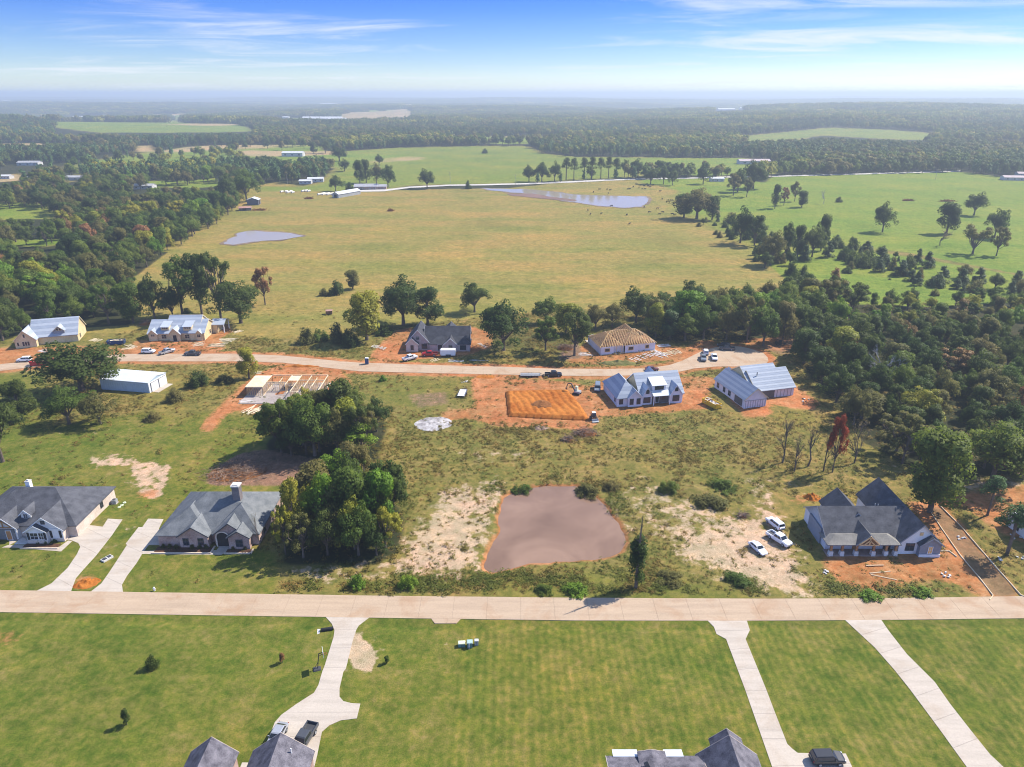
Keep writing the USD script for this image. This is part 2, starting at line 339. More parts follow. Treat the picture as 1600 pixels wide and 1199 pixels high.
# fields far off
fzone('wood', [(-3000, 430), (-3000, 155), (4600, 155), (4600, 430)], 1.0)
FIELDS = [('pale', [(1040, 325), (1060, 290), (1110, 300), (1200, 340), (1310, 375), (1420, 405), (1700, 445), (1700, 480), (1400, 450), (1240, 450), (1180, 400), (1130, 370)], .55),
          ('pasture', [(-100, 520), (195, 430), (260, 385), (330, 345), (350, 318), (372, 306), (380, 296), (400, 291), (430, 285), (520, 300), (600, 297), (700, 295), (800, 293), (900, 283), (1000, 280), (1060, 288), (1050, 330), (1140, 372), (1190, 405), (1235, 440), (1230, 475), (1000, 478), (330, 500)], 1.0),
          ('pale', [(1195, 290), (1205, 276), (1500, 268.5), (1560, 276), (1700, 300), (1900, 330), (1900, 455), (1600, 430), (1300, 372), (1190, 352), (1100, 335), (1080, 300), (1000, 284), (1010, 279), (1160, 276)], 1.0),
          ('mix', [(408, 237), (480, 237.5), (530, 237), (620, 231), (750, 228), (822, 228.5), (850, 240), (900, 245), (1030, 246), (1005, 277), (830, 287), (620, 291), (560, 287), (520, 262), (490, 256), (470, 243)], 1.0),
          ('mix', [(470, 292), (500, 285), (525, 262), (560, 287), (640, 291), (600, 298), (520, 302), (440, 300), (392, 300), (400, 290)], 1.0),
          ('pale', [(1008, 262), (1010, 247.5), (1160, 247), (1210, 254), (1205, 272), (1100, 275), (1020, 272)], 0.9),
          ('tan', [(372, 241), (380, 235), (480, 237), (530, 236), (545, 240), (470, 244), (400, 245)], 0.9),
          ('pale', [(75, 204), (95, 196), (125, 193), (250, 193), (385, 198), (395, 207), (330, 209), (250, 210), (150, 211)], 0.8), ('pale', [(250, 194), (262, 180), (285, 168), (292, 168), (280, 184), (300, 194)], 0.7),
          ('pale', [(70, 180), (110, 177), (172, 172), (174, 179), (120, 183)], .7), ('pale', [(225, 292), (232, 283), (300, 282), (362, 277), (362, 290), (300, 294)], 1.0),
          ('pale', [(-60, 318), (50, 315), (85, 325), (85, 342), (-60, 345)], .8), ('pale', [(10, 372), (110, 374), (70, 388), (20, 385)], 1.0), ('tan', [(-60, 279), (30, 272), (36, 282), (-60, 290)], .9), ('tan', [(98, 280), (130, 270), (130, 279), (105, 286)], .7),
          ('mix', [(1140, 216), (1170, 212), (1290, 203), (1400, 207), (1460, 212), (1458, 221), (1390, 219), (1280, 213), (1230, 222), (1160, 222)], .9), ('tan', [(500, 186), (540, 176), (640, 170), (650, 182), (630, 189), (560, 188)], .6), ('tan', [(212, 228), (238, 228), (240, 238), (218, 238)], .8),
          ('pale', [(1175, 168), (1250, 168), (1255, 172), (1180, 172)], .6), ('pale', [(1385, 162), (1500, 163), (1500, 167), (1390, 167)], .5), ('tan', [(280, 233), (302, 233), (300, 238), (282, 238)], .8), ('pale', [(1560, 445), (1700, 440), (1700, 470), (1600, 475)], .8),
          ('pale', [(1225, 405), (1300, 385), (1420, 432), (1560, 455), (1700, 465), (1700, 492), (1420, 482), (1250, 478), (1230, 450)], .8)]
for k, pts, v in FIELDS:
    if k == 'mix':
        fzone('pasture', pts, .45)
        fzone('pale', pts, .6)
    else:
        fzone(k, pts, v)
FAR_OPEN = 9.0
field_mask = raster([(px_poly(p), 1.0) for _, p, _ in FIELDS], near=False, blur=0)

near_w = {z: raster(near_polys[z], True, {'sand': 5.0, 'dirt': 3.0, 'lawn': 4.0}.get(z, 2.2)) for z in ZN}
SMALL_SAND = [([(551, 988), (562, 990), (583, 1018), (583, 1040), (570, 1053), (553, 1045), (547, 1020)], 1.0), ([(215, 768), (252, 756), (252, 776), (232, 782)], .8), ([(205, 722), (228, 720), (265, 727), (258, 760), (240, 775), (215, 765), (205, 745)], .62), ([(130, 716), (180, 711), (222, 721), (214, 731), (150, 727)], .6)]
near_w['sand'] = np.maximum(near_w['sand'], raster([(px_poly(p_), v_) for p_, v_ in SMALL_SAND], True, 1.2))
far_w = {z: raster(far_polys[z], False, 1.3) for z in ZN}
far_w['wood'] = far_w['wood'] * (1 - ndimage.gaussian_filter(field_mask.astype(float), 0.6))
# red shoulders along the lane, worn ground along the near road, sandy pond bank
lane_in = raster([(back_lane, 1.0)], True, 0) > 0.5
lane_d = ndimage.distance_transform_edt(~lane_in) * NRES
near_w['dirt'] = np.maximum(near_w['dirt'], np.clip(1.15 - lane_d / 4.2, 0, 0.95))
road_in = raster([(near_road, 1.0)], True, 0) > 0.5
road_d = ndimage.distance_transform_edt(~road_in) * NRES
pond_in = raster([(pond, 1.0)], True, 0) > 0.5
pond_sd = (ndimage.distance_transform_edt(pond_in) - ndimage.distance_transform_edt(~pond_in)) * NRES
pond_sd = ndimage.gaussian_filter(pond_sd, 1.0)
near_w['dirt'] = np.maximum(near_w['dirt'], np.where(pond_sd < 0, np.clip(1.0 + pond_sd / 2.6, 0, 1) * 0.75, 1.0))
hard = raster([(p, 1.0) for p in (near_road, back_lane, D1, D2, D3, D4, D5, stub, walkA, walkB, walkB2, pad)], True, 0)
hard = ndimage.gaussian_filter(np.minimum(hard * 1.0, 1.0), 1.6)
lawn_soft = ndimage.gaussian_filter(near_w['lawn'], 3)
wood_soft = near_w['wood']


def fnoise(x, y, s, octaves=4, seed=0.0):
    p = np.c_[np.ravel(x) / s, np.ravel(y) / s, np.full(np.size(x), seed)]
    return (2 * meshkit.fbm(p, octaves=octaves) - 1).reshape(np.shape(x))


def far_gap(x, y):
    """Where the far woods open into small fields."""
    return fnoise(x, y, 420.0, 2, 12.0)


def ground_z(x, y):
    x, y = np.atleast_1d(np.asarray(x, float)), np.atleast_1d(np.asarray(y, float))
    near = (x > NX0 + 2) & (x < NX0 + NW * NRES - 2) & (y > NY0 + 2) & (y < NY0 + NH * NRES - 2)
    calm = np.clip(1 - 1.6 * pick(hard, x, y), 0, 1)
    rough = np.where(near, (1 - 0.85 * np.clip(pick(lawn_soft, x, y), 0, 1)) * calm, 0.3)
    z = rough * (0.16 * fnoise(x, y, 3.2, 3, 1.0) + 0.22 * fnoise(x, y, 13.0, 2, 5.0))
    # shallow ditch on the near side of the near road
    rd = pick(road_d, x, y)
    z -= np.where(near & (y < 101) & (rd > 0.2), 0.28 * np.exp(-((rd - 1.9) / 1.0) ** 2) * calm, 0.0)
    sd = np.where(near, pick(pond_sd, x, y), -99.0)
    basin = np.clip(POND_Z - 0.30 * sd, -2.2, 9.0)
    z = np.where(sd > -3.5, np.minimum(z, basin), z)
    # low bank of spoil on the sandy lot
    m = at(1092, 770)
    z += 1.0 * np.exp(-((x - m[0]) / 6.0) ** 2 - ((y - m[1]) / 2.6) ** 2)
    far = np.clip((np.hypot(x, y) - 1300) / 1800, 0, 1)
    far = far * far * (3 - 2 * far)
    z += far * (38 * fnoise(x, y, 1700.0, 3, 9.0) - 4)
    for c_, r_ in ((pond_right.mean(0), 175.0), (pond_left.mean(0), 60.0)):
        k_ = np.clip(1.4 - np.hypot(x - c_[0], y - c_[1]) / r_, 0, 1)
        z = np.where(k_ > 0, z * (1 - k_) - .12 * k_, z)
    return z


def gz(x, y):
    return float(ground_z([x], [y])[0])


def on(px, py):
    p = at(px, py)
    p[2] = gz(p[0], p[1])
    return p


def axis_steps(start, fine_end, step, end, grow=1.035):
    a = list(np.arange(start, fine_end, step))
    s = step
    while a[-1] < end:
        s = min(s * grow, 900)
        a.append(a[-1] + s)
    return a


ys = axis_steps(60, 300, 0.5, 42000, 1.022)
ys = [-400, -250, -150, -90, -50, -20, 0, 20, 35, 45, 52, 56, 58.5] + ys
xr = axis_steps(0, 125, 0.55, 42000, 1.03)
xs = [-v for v in xr[:0:-1]] + xr
GX, GY = np.meshgrid(np.array(xs), np.array(ys))
GZ = ground_z(GX.ravel(), GY.ravel()).reshape(GX.shape)
nxg, nyg = len(xs), len(ys)
ii, jj = np.meshgrid(np.arange(nyg - 1), np.arange(nxg - 1), indexing='ij')
q = (ii * nxg + jj)
quads = np.stack([q, q + 1, q + nxg + 1, q + nxg], -1).reshape(-1, 4)
gv = np.c_[GX.ravel(), GY.ravel(), GZ.ravel()]
keep = np.ones(len(quads), bool)
quads = quads[keep]
gm = UsdGeom.Mesh.Define(stage, '/World/ground')
gm.CreatePointsAttr(Vt.Vec3fArray.FromNumpy(gv.astype(np.float32)))
gm.CreateFaceVertexCountsAttr(Vt.IntArray.FromNumpy(np.full(len(quads), 4, np.int32)))
gm.CreateFaceVertexIndicesAttr(Vt.IntArray.FromNumpy(quads.astype(np.int32).ravel()))
gm.CreateSubdivisionSchemeAttr('none')
dzx = np.gradient(GZ, np.array(xs), axis=1)
dzy = np.gradient(GZ, np.array(ys), axis=0)
gn = np.stack([-dzx, -dzy, np.ones_like(GZ)], -1).reshape(-1, 3)
gn /= np.linalg.norm(gn, axis=1, keepdims=True)
gm.CreateNormalsAttr(Vt.Vec3fArray.FromNumpy(gn.astype(np.float32)))
gm.SetNormalsInterpolation('vertex')
gx, gy = gv[:, 0], gv[:, 1]
isnear = (gx > NX0 + 3) & (gx < NX0 + NW * NRES - 3) & (gy > NY0) & (gy < NY0 + NH * NRES - 30)
zw = {}
behind = gy <= 60
for z in ZN:
    w = np.where(isnear, pick(near_w[z], gx, gy), pick(far_w[z], gx, gy, False))
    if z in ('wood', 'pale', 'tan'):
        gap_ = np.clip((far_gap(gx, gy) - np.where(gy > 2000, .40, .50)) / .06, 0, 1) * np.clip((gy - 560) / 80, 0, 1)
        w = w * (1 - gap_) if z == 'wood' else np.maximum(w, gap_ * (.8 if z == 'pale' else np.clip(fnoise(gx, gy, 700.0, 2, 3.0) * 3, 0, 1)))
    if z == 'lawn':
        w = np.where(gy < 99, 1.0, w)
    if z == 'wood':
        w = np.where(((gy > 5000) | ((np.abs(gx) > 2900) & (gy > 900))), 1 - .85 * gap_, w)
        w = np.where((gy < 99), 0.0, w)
    elif z != 'lawn':
        w = np.where(gy < 75, 0.0, w)
    zw[z] = np.clip(w, 0, 1).astype(np.float32)
api = UsdGeom.PrimvarsAPI(gm)
for name, trio in (('coverA', ('dirt', 'sand', 'lawn')), ('coverB', ('pasture', 'pale', 'wood')), ('coverC', ('brush', 'mud', 'tan'))):
    api.CreatePrimvar(name, Sdf.ValueTypeNames.Color3fArray, 'vertex').Set(Vt.Vec3fArray.FromNumpy(np.stack([zw[t] for t in trio], 1)))

# ---- ground material: covers are laid over each other, their edges broken up by noise
gn_, gl_ = {'g': ('geometry', {})}, []
for k, s, d in (('nA', 0.9, 6.0), ('nB', 0.13, 5.0), ('nC', 4.5, 4.0), ('nD', 0.017, 4.0), ('nE', 0.32, 4.0), ('nS', 0.42, 9.0)):
    gn_[k] = ('noise_texture', {'scale': s, 'detail': d, 'roughness': 0.62})
    gl_.append(('g.position', k + '.vector'))
for c in 'ABC':
    gn_['at' + c] = ('attribute', {'attribute': 'cover' + c})
    gn_['se' + c] = ('separate_color', {'color_type': 'rgb'})
    gl_.append((f'at{c}.color', f'se{c}.color'))


def gramp(name, src, stops):
    gn_[name] = ('rgb_ramp', {'ramp': stops})
    gl_.append((src, name + '.fac'))
    return name + '.color'


def gmix(name, a, b, fac, blend='mix'):
    gn_[name] = ('mix_color', {'blend_type': blend, 'use_clamp': False} | ({'fac': fac} if not isinstance(fac, str) else {}))
    for s, k in ((a, 'a'), (b, 'b')):
        if isinstance(s, str):
            gl_.append((s, f'{name}.{k}'))
        else:
            gn_[name][1][k] = s
    if isinstance(fac, str):
        gl_.append((fac, name + '.fac'))
    return name + '.result'


def gmath(name, op, a, b, clamp=False):
    gn_[name] = ('math', {'math_type': op, 'use_clamp': clamp})
    for s, k in ((a, 'value1'), (b, 'value2')):
        if isinstance(s, str):
            gl_.append((s, f'{name}.{k}'))
        else:
            gn_[name][1][k] = s
    return name + '.value'


def cover(name, weight, noise, amp, soft=0.16):
    """Weight plus noise, cut fairly sharply: ragged edges, broken patches where the weight is middling."""
    t = gmath(name + '_n', 'multiply_add', noise, amp)
    gn_[name + '_n'][1]['value3'] = -0.5 * amp
    t = gmath(name + '_a', 'add', weight, t)
    gn_[name + '_r'] = ('map_range', {'range_type': 'smoothstep', 'from_min': 0.5 - soft, 'from_max': 0.5 + soft, 'to_min': 0.0, 'to_max': 1.0, 'clamp': True})
    gl_.append((t, name + '_r.value'))
    return name + '_r.result'


mixN = gmath('mixN', 'multiply_add', 'nA.fac', 0.55)
gn_['mixN'][1]['value3'] = 0.0
mixN = gmath('mixN2', 'multiply_add', 'nB.fac', 0.45)
gl_.append(('mixN.value', 'mixN2.value3'))
fineN = gmath('fineN', 'multiply_add', 'nC.fac', 0.6)
gn_['fineN'][1]['value3'] = 0.0
fineN = gmath('fineN2', 'multiply_add', 'nA.fac', 0.4)
gl_.append(('fineN.value', 'fineN2.value3'))
rough_c = gramp('roughC', mixN, [(0.30, (.075, .088, .018)), (0.42, (.135, .130, .030)), (0.52, (.205, .165, .046)), (0.62, (.265, .190, .072)), (0.75, (.32, .215, .11))])
lawn_c = gramp('lawnC', mixN, [(0.28, (.048, .082, .008)), (0.40, (.082, .116, .014)), (0.49, (.125, .138, .022)), (0.56, (.170, .158, .034)), (0.64, (.22, .178, .055)), (0.76, (.27, .195, .08))])
gn_['mpP'] = ('mapping', {'mapping_type': 'point', 'scale': (.25, 1.0, 1.0), 'rotation': (0, 0, .18)})
gn_['nP'] = ('noise_texture', {'scale': .045, 'detail': 6.0, 'roughness': .6})
gl_ += [('g.position', 'mpP.vector'), ('mpP.vector', 'nP.vector')]
streak = gramp('streakC', 'nP.fac', [(0.3, (.66, .84, .62)), (0.42, (.86, .98, .86)), (0.52, (1.0, 1.0, 1.0)), (0.60, (1.05, 1.0, 1.0)), (0.7, (1.08, .97, 1.05))])
past_c = gramp('pastC', mixN, [(0.28, (.155, .140, .032)), (0.45, (.238, .190, .050)), (0.58, (.292, .220, .068)), (0.75, (.35, .248, .100))])
pale_c = gramp('paleC', mixN, [(0.28, (.105, .165, .018)), (0.5, (.165, .215, .028)), (0.7, (.235, .235, .050))])
dirt_c = gramp('dirtC', mixN, [(0.25, (.22, .075, .025)), (0.42, (.33, .125, .045)), (0.55, (.40, .185, .080)), (0.72, (.46, .27, .14))])
sand_c = gramp('sandC', fineN, [(0.25, (.30, .20, .11)), (0.45, (.44, .31, .205)), (0.65, (.54, .40, .29))])
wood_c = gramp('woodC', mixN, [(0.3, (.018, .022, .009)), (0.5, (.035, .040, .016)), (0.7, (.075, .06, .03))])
brush_c = gramp('brushC', fineN, [(0.3, (.09, .055, .035)), (0.5, (.20, .12, .078)), (0.68, (.38, .25, .17))])
mud_c = gramp('mudC', mixN, [(0.3, (.15, .085, .042)), (0.6, (.26, .16, .085))])
tan_c = gramp('tanC', mixN, [(0.3, (.30, .22, .10)), (0.7, (.42, .31, .17))])
col = rough_c
past_c = gmix('pastS', past_c, streak, 1.0, 'multiply')
pale_c = gmix('paleS', pale_c, streak, .6, 'multiply')
col = gmix('m1', col, past_c, cover('cPast', 'seB.r', 'nB.fac', 0.5, 0.2))
col = gmix('m2', col, pale_c, cover('cPale', 'seB.g', 'nB.fac', 0.6, 0.25))
col = gmix('m3', col, lawn_c, cover('cLawn', 'seA.b', mixN, 0.9, 0.18))
col = gmix('m4', col, tan_c, cover('cTan', 'seC.b', 'nD.fac', 0.4, 0.2))
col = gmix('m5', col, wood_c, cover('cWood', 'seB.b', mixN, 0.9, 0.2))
col = gmix('m6', col, sand_c, cover('cSand', 'seA.g', 'nS.fac', 1.9, 0.16))
col = gmix('m7', col, dirt_c, cover('cDirt', 'seA.r', mixN, 1.3, 0.18))
col = gmix('m8', col, brush_c, cover('cBrush', 'seC.r', fineN, 1.2, 0.15))
col = gmix('m9', col, mud_c, cover('cMud', 'seC.g', mixN, 0.6, 0.12))
big = gramp('bigC', 'nD.fac', [(0.3, (.70, .80, .70)), (0.45, (.92, .98, .92)), (0.55, (1.06, 1.0, 1.0)), (0.7, (1.32, 1.12, 1.08))])
col = gmix('mBig', col, big, 0.8, 'multiply')
mid = gramp('midC', 'nE.fac', [(0.3, (.70, .78, .70)), (0.5, (1, 1, 1)), (0.7, (1.30, 1.18, 1.12))])
col = gmix('mMid', col, mid, 1.0, 'multiply')
fine = gramp('fineC', 'nC.fac', [(0.3, (.74, .76, .74)), (0.5, (1, 1, 1)), (0.7, (1.24, 1.22, 1.2))])
col = gmix('mFine', col, fine, 1.0, 'multiply')
# mowing stripes, only in the lawns near the camera
gn_['wv'] = ('wave_texture', {'wave_type': 'bands', 'bands_direction': 'x', 'scale': 0.22, 'distortion': .7, 'detail': 3.0, 'detail_scale': 0.5})
gl_.append(('g.position', 'wv.vector'))
stripe = gramp('stripeC', 'wv.fac', [(0.0, (.86, .91, .84)), (0.5, (1.0, 1.0, 1.0)), (1.0, (1.22, 1.12, 1.12))])
gn_['sx'] = ('separate_xyz', {})
gl_.append(('g.position', 'sx.vector'))
sy = gmath('sy', 'less_than', 'sx.y', 98.0)
sxx = gmath('sxx', 'greater_than', 'sx.x', -9.0)
sf = gmath('sf', 'multiply', sy, sxx)
sf = gmath('sf2', 'multiply', sf, .8)
col = gmix('mStripe', col, stripe, sf, 'multiply')
col = gmix('mAll', col, (.86, .86, .86), 1.0, 'multiply')
gn_['bp'] = ('bump', {'strength': 0.55, 'distance': 0.12})
gl_.append((fineN, 'bp.height'))
gn_['pb'] = ('principled_bsdf', {'roughness': 0.95, 'specular_ior_level': 0.08})
gl_ += [(col, 'pb.base_color'), ('bp.normal', 'pb.normal')]
ground_mat = usdkit.material(stage, '/World/Looks/ground_cover', gn_, gl_, surface='pb.BSDF')
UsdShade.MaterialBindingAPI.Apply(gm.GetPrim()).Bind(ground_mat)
tag(gm.GetPrim(), 'grass, pasture and bare red earth of the open country', None, None, 'structure')

# ================================================================== HAZE
haze_mat = usdkit.material(stage, '/World/Looks/haze_air', {'v': ('principled_volume', {'color': (0.63, 0.715, 0.77), 'density': 1.0 / 4600, 'anisotropy': 0.2, 'absorption_color': (0.0, 0.0, 0.0)})}, [], volume='v.volume')
HZ = MB().box(min(xs) - 60, max(xs) + 60, min(ys) - 60, max(ys) + 60, float(GZ.min()) - 1.0, max(112.0, float(GZ.max()) + 32.0))
solo('haze', HZ.get(), haze_mat, 'pale blue haze over the far woods', None, None, 'stuff')
# ================================================================== MATERIALS
shingle_m = P('shingle_charcoal', (.075, .078, .090), .9, ((.045, .047, .056), (.110, .113, .128)), 5.0, .15, bump=.02)
shingle_g = P('shingle_grey', (.115, .125, .135), .9, ((.075, .083, .092), (.160, .170, .180)), 5.0, .15, bump=.02)
shingle_tan = P('shingle_weathered', (.20, .19, .17), .9, ((.14, .135, .125), (.26, .245, .22)), 5.0, .15, bump=.02)
under_a = P('roof_sheet_blue_grey', (.28, .32, .39), .75, ((.25, .29, .36), (.31, .35, .42)), .8, .2)
under_b = P('roof_sheet_pale', (.36, .40, .46), .75, ((.33, .37, .43), (.39, .43, .49)), .8, .2)
metal_w = P('white_metal', (.55, .59, .63), .45, ((.50, .54, .58), (.60, .64, .68)), .6, .5)
wall_blue = P('pale_metal_wall', (.36, .45, .52), .5, ((.33, .42, .49), (.40, .49, .56)), .7, .4)
white_p = P('white_board', (.66, .66, .66), .6, ((.60, .60, .61), (.72, .72, .72)), 1.5)
grey_p = P('grey_board', (.22, .23, .26), .7, ((.19, .20, .23), (.25, .26, .29)), 2.0)
cream_w = P('cream_brick', (.52, .43, .36), .85, ((.42, .33, .27), (.60, .52, .45)), 3.5, bump=.01)
osb_m = P('strand_board', (.58, .45, .25), .8, ((.48, .36, .19), (.66, .53, .32)), 2.5)
wrap_m = P('house_wrap', (.60, .58, .64), .6, ((.54, .52, .58), (.66, .64, .69)), 1.4)
timber_m = P('new_timber', (.62, .42, .20), .75, ((.50, .31, .13), (.70, .50, .27)), 2.2)
post_m = P('stained_timber', (.33, .16, .065), .7, ((.26, .12, .05), (.40, .21, .09)), 2.0)
plank_m = P('pale_plank', (.66, .55, .36), .75, ((.56, .45, .28), (.74, .64, .46)), 1.5)
stone_m = P('pale_stone', (.55, .53, .50), .85, ((.42, .40, .38), (.66, .64, .61)), 4.0)
brown_wall = P('brown_brick', (.30, .22, .19), .85, ((.22, .15, .13), (.38, .29, .25)), 4.0)
def worn_concrete(name, base, stain):
    b, st = np.array(base, float), np.array(stain, float)
    n = {'g': ('geometry', {}), 'mp': ('mapping', {'mapping_type': 'point', 'scale': (.10, 1.0, 1.0)}), 'n1': ('noise_texture', {'scale': .9, 'detail': 6.0, 'roughness': .65}), 'n2': ('noise_texture', {'scale': .16, 'detail': 6.0, 'roughness': .6, 'distortion': .6}), 'n3': ('noise_texture', {'scale': 3.5, 'detail': 5.0, 'roughness': .7}),
         'r1': ('rgb_ramp', {'ramp': [(.3, b * .86), (.5, b), (.7, b * 1.10)]}), 'r2': ('rgb_ramp', {'ramp': [(.50, (0, 0, 0)), (.66, (.55, .55, .55)), (.80, (.9, .9, .9))]}), 'r3': ('rgb_ramp', {'ramp': [(.3, (.88, .88, .88)), (.6, (1, 1, 1)), (.75, (1.06, 1.06, 1.06))]}),
         'm1': ('mix_color', {'b': tuple(st)}), 'm2': ('mix_color', {'blend_type': 'multiply', 'fac': 1.0, 'use_clamp': False}), 'p': ('principled_bsdf', {'roughness': .88, 'specular_ior_level': .2}), 'oi': ('object_info', {}), 'ge': ('geometry', {}), 'bw': ('rgb_to_bw', {})}
    L = [('g.position', 'mp.vector'), ('mp.vector', 'n1.vector'), ('g.position', 'n2.vector'), ('g.position', 'n3.vector'), ('n1.fac', 'r1.fac'), ('n2.fac', 'r2.fac'), ('n3.fac', 'r3.fac'), ('r2.color', 'bw.color'), ('bw.val', 'm1.fac'), ('r1.color', 'm1.a'), ('m1.result', 'm2.a'), ('r3.color', 'm2.b'), ('m2.result', 'p.base_color')]
    return usdkit.material(stage, '/World/Looks/' + name, n, L, surface='p.BSDF')


concrete_w = worn_concrete('concrete_new', (.44, .385, .325), (.36, .285, .215))
concrete_t = worn_concrete('concrete_tan', (.405, .305, .215), (.33, .20, .115))
joint_m = P('joint_dirt', (.20, .15, .11), .95)
soil_m = P('turned_soil', (.20, .085, .03), .95, ((.12, .045, .015), (.32, .14, .05)), 1.2, .05, bump=.08)
padsoil_m = P('orange_fill', (.36, .115, .018), .95, ((.24, .065, .010), (.44, .17, .036)), .8, .05, bump=.06)
ash_m = P('white_ash', (.42, .40, .40), .95, ((.14, .12, .12), (.60, .58, .58)), .7, .05, bump=.1)
mulch_m = P('dark_mulch', (.085, .045, .03), .95, ((.05, .025, .016), (.13, .07, .045)), 3.0, .05)
edging_m = P('bed_edging', (.52, .43, .34), .9, None, 2.0)
black_m = P('black_rubber', (.018, .018, .02), .6)
dark_m = P('dark_metal', (.05, .05, .055), .5, None, 3.0, .4)
steel_m = P('grey_steel', (.30, .31, .32), .5, None, 2.0, .5)
rust_m = P('rusty_metal', (.22, .10, .055), .8, ((.14, .06, .03), (.32, .17, .09)), 2.0)
red_roof = P('rusty_roof', (.36, .20, .17), .7, ((.28, .13, .10), (.44, .28, .24)), .8)
yellow_m = P('yellow_paint', (.70, .42, .02), .45, None, 1.0, .5)
navy_m = P('navy_paint', (.02, .05, .13), .5, None, 1.0, .4)
redp_m = P('red_paint', (.36, .02, .025), .45, None, 1.0, .5)
teal_m = P('green_cabinet', (.09, .19, .18), .5, None, 2.0, .4)
cream_m = P('cream_lid', (.62, .66, .46), .5, None, 2.0, .4)
bark_m = P('bark', (.11, .085, .065), .9, ((.06, .045, .035), (.17, .135, .11)), 1.6, .1, rnd=.15)
greybark_m = P('weathered_wood', (.36, .33, .31), .9, ((.26, .24, .22), (.46, .43, .41)), 1.6, .1, rnd=.1)
twig_m = P('brushwood', (.20, .13, .09), .95, ((.11, .07, .045), (.34, .24, .18)), 1.2, .05)
cow_m = P('black_hide', (.016, .013, .012), .7, rnd=.3)
bale_m = P('wrapped_hay', (.62, .60, .54), .6, ((.54, .52, .46), (.68, .66, .60)), .5)
hay_m = P('hay', (.42, .32, .15), .95, None, 2.0)
glass_m = usdkit.material(stage, '/World/Looks/window_glass', {'p': ('principled_bsdf', {'base_color': (.018, .022, .028), 'roughness': .08, 'specular_ior_level': .6})}, [], surface='p.BSDF')
lamp_w = usdkit.material(stage, '/World/Looks/lamp_lens', {'p': ('principled_bsdf', {'base_color': (.75, .76, .78), 'roughness': .15, 'specular_ior_level': .6})}, [], surface='p.BSDF')
lamp_r = usdkit.material(stage, '/World/Looks/tail_lens', {'p': ('principled_bsdf', {'base_color': (.30, .012, .012), 'roughness': .2, 'specular_ior_level': .6})}, [], surface='p.BSDF')
water_nodes = lambda c, r: ({'g': ('geometry', {}), 'n': ('noise_texture', {'scale': 1.6, 'detail': 3.0}), 'b': ('bump', {'strength': .25, 'distance': .04}), 'p': ('principled_bsdf', {'base_color': c, 'roughness': r, 'ior': 1.33, 'specular_ior_level': .5})},
                            [('g.position', 'n.vector'), ('n.fac', 'b.height'), ('b.normal', 'p.normal')])
wn_, wl_0 = water_nodes((.23, .15, .105), .14)
wn_ |= {'n2': ('noise_texture', {'scale': .07, 'detail': 4.0, 'distortion': .8}), 'r': ('rgb_ramp', {'ramp': [(.3, (.155, .095, .064)), (.5, (.205, .128, .088)), (.7, (.265, .170, .118))]})}
water_mud = usdkit.material(stage, '/World/Looks/muddy_water', wn_, wl_0 + [('g.position', 'n2.vector'), ('n2.fac', 'r.fac'), ('r.color', 'p.base_color')], surface='p.BSDF')
fn_, fl_0 = water_nodes((.31, .27, .21), .05)
fn_['p'][1]['specular_ior_level'] = .3
water_far = usdkit.material(stage, '/World/Looks/still_water', fn_, fl_0, surface='p.BSDF')


# ================================================================== WATER, ROADS, DRIVEWAYS
def flat_sheet(poly, z, grow=0.0, simplify=0.0):
    s = Polygon(poly).buffer(0)
    if grow:
        s = s.buffer(grow)
    v, f = trimesh.creation.triangulate_polygon(s, engine='earcut')
    k, f = np.unique(f.ravel(), return_inverse=True)
    return np.c_[v[k], np.full(len(k), z)], f.reshape(-1, 3)


def slab_mesh(shape, z0, z1):
    m = MB()
    for g in (shape.geoms if hasattr(shape, 'geoms') else [shape]):
        if g.area < .05:
            continue
        e = trimesh.creation.extrude_polygon(g, z1 - z0, engine='earcut')
        e.apply_translation((0, 0, z0))
        m.tm(e)
    return m.get()


solo('muddy_pond', flat_sheet(pond, POND_Z, 1.2), water_mud, 'still brown muddy pond on the nearer bare lot', None, None, 'structure')


def shore(poly, amp, seed, step=2.5):
    ring = LineString(np.vstack([poly, poly[:1]]))
    d = np.arange(0, ring.length, step)
    q = np.array([ring.interpolate(k).coords[0] for k in d])
    off = np.c_[fnoise(q[:, 0], q[:, 1], 9.0, 3, seed), fnoise(q[:, 0], q[:, 1], 9.0, 3, seed + 5)] * amp
    return Polygon(q + off).buffer(1.2).buffer(-1.2).buffer(0)


bank_m = P('wet_bank', (.15, .10, .065), .9, ((.09, .06, .04), (.24, .17, .10)), .25)
for poly_, lab_, seed_ in ((pond_right, 'long stock pond beside the far farm road, mirroring trees', 3.0), (pond_left, 'small pale pond at the edge of the left wood in the pasture', 4.0)):
    w_ = shore(poly_, 2.6, seed_)
    w_ = max(w_.geoms, key=lambda g: g.area) if hasattr(w_, 'geoms') else w_
    b_ = Polygon(shore(np.array(w_.buffer(2.2).exterior.coords)[:-1], 3.0, seed_ + 9).exterior if not hasattr(shore(np.array(w_.buffer(2.2).exterior.coords)[:-1], 3.0, seed_ + 9), 'geoms') else w_.buffer(2.5).exterior)
    solo('stock_pond', flat_sheet(np.array(w_.exterior.coords)[:-1], .06), water_far, lab_, None, None, 'structure')
    solo('pond_bank', flat_sheet(np.array(b_.exterior.coords)[:-1], .02), bank_m, 'dark muddy margin of the ' + lab_.split(' at ')[0].split(' beside')[0], None, None, 'structure')
mudbar_ = shore(px_poly([(790, 302.5), (830, 303), (862, 308), (900, 313), (896, 315), (850, 311), (800, 306)]), 2.0, 8.0)
solo('mud_bar', flat_sheet(np.array(mudbar_.exterior.coords)[:-1], .10), P('purple_mud', (.16, .095, .075), .85, None, .3), 'purplish mud bar on the near shore of the long stock pond', None, None, 'structure')

ROADZ = 0.06


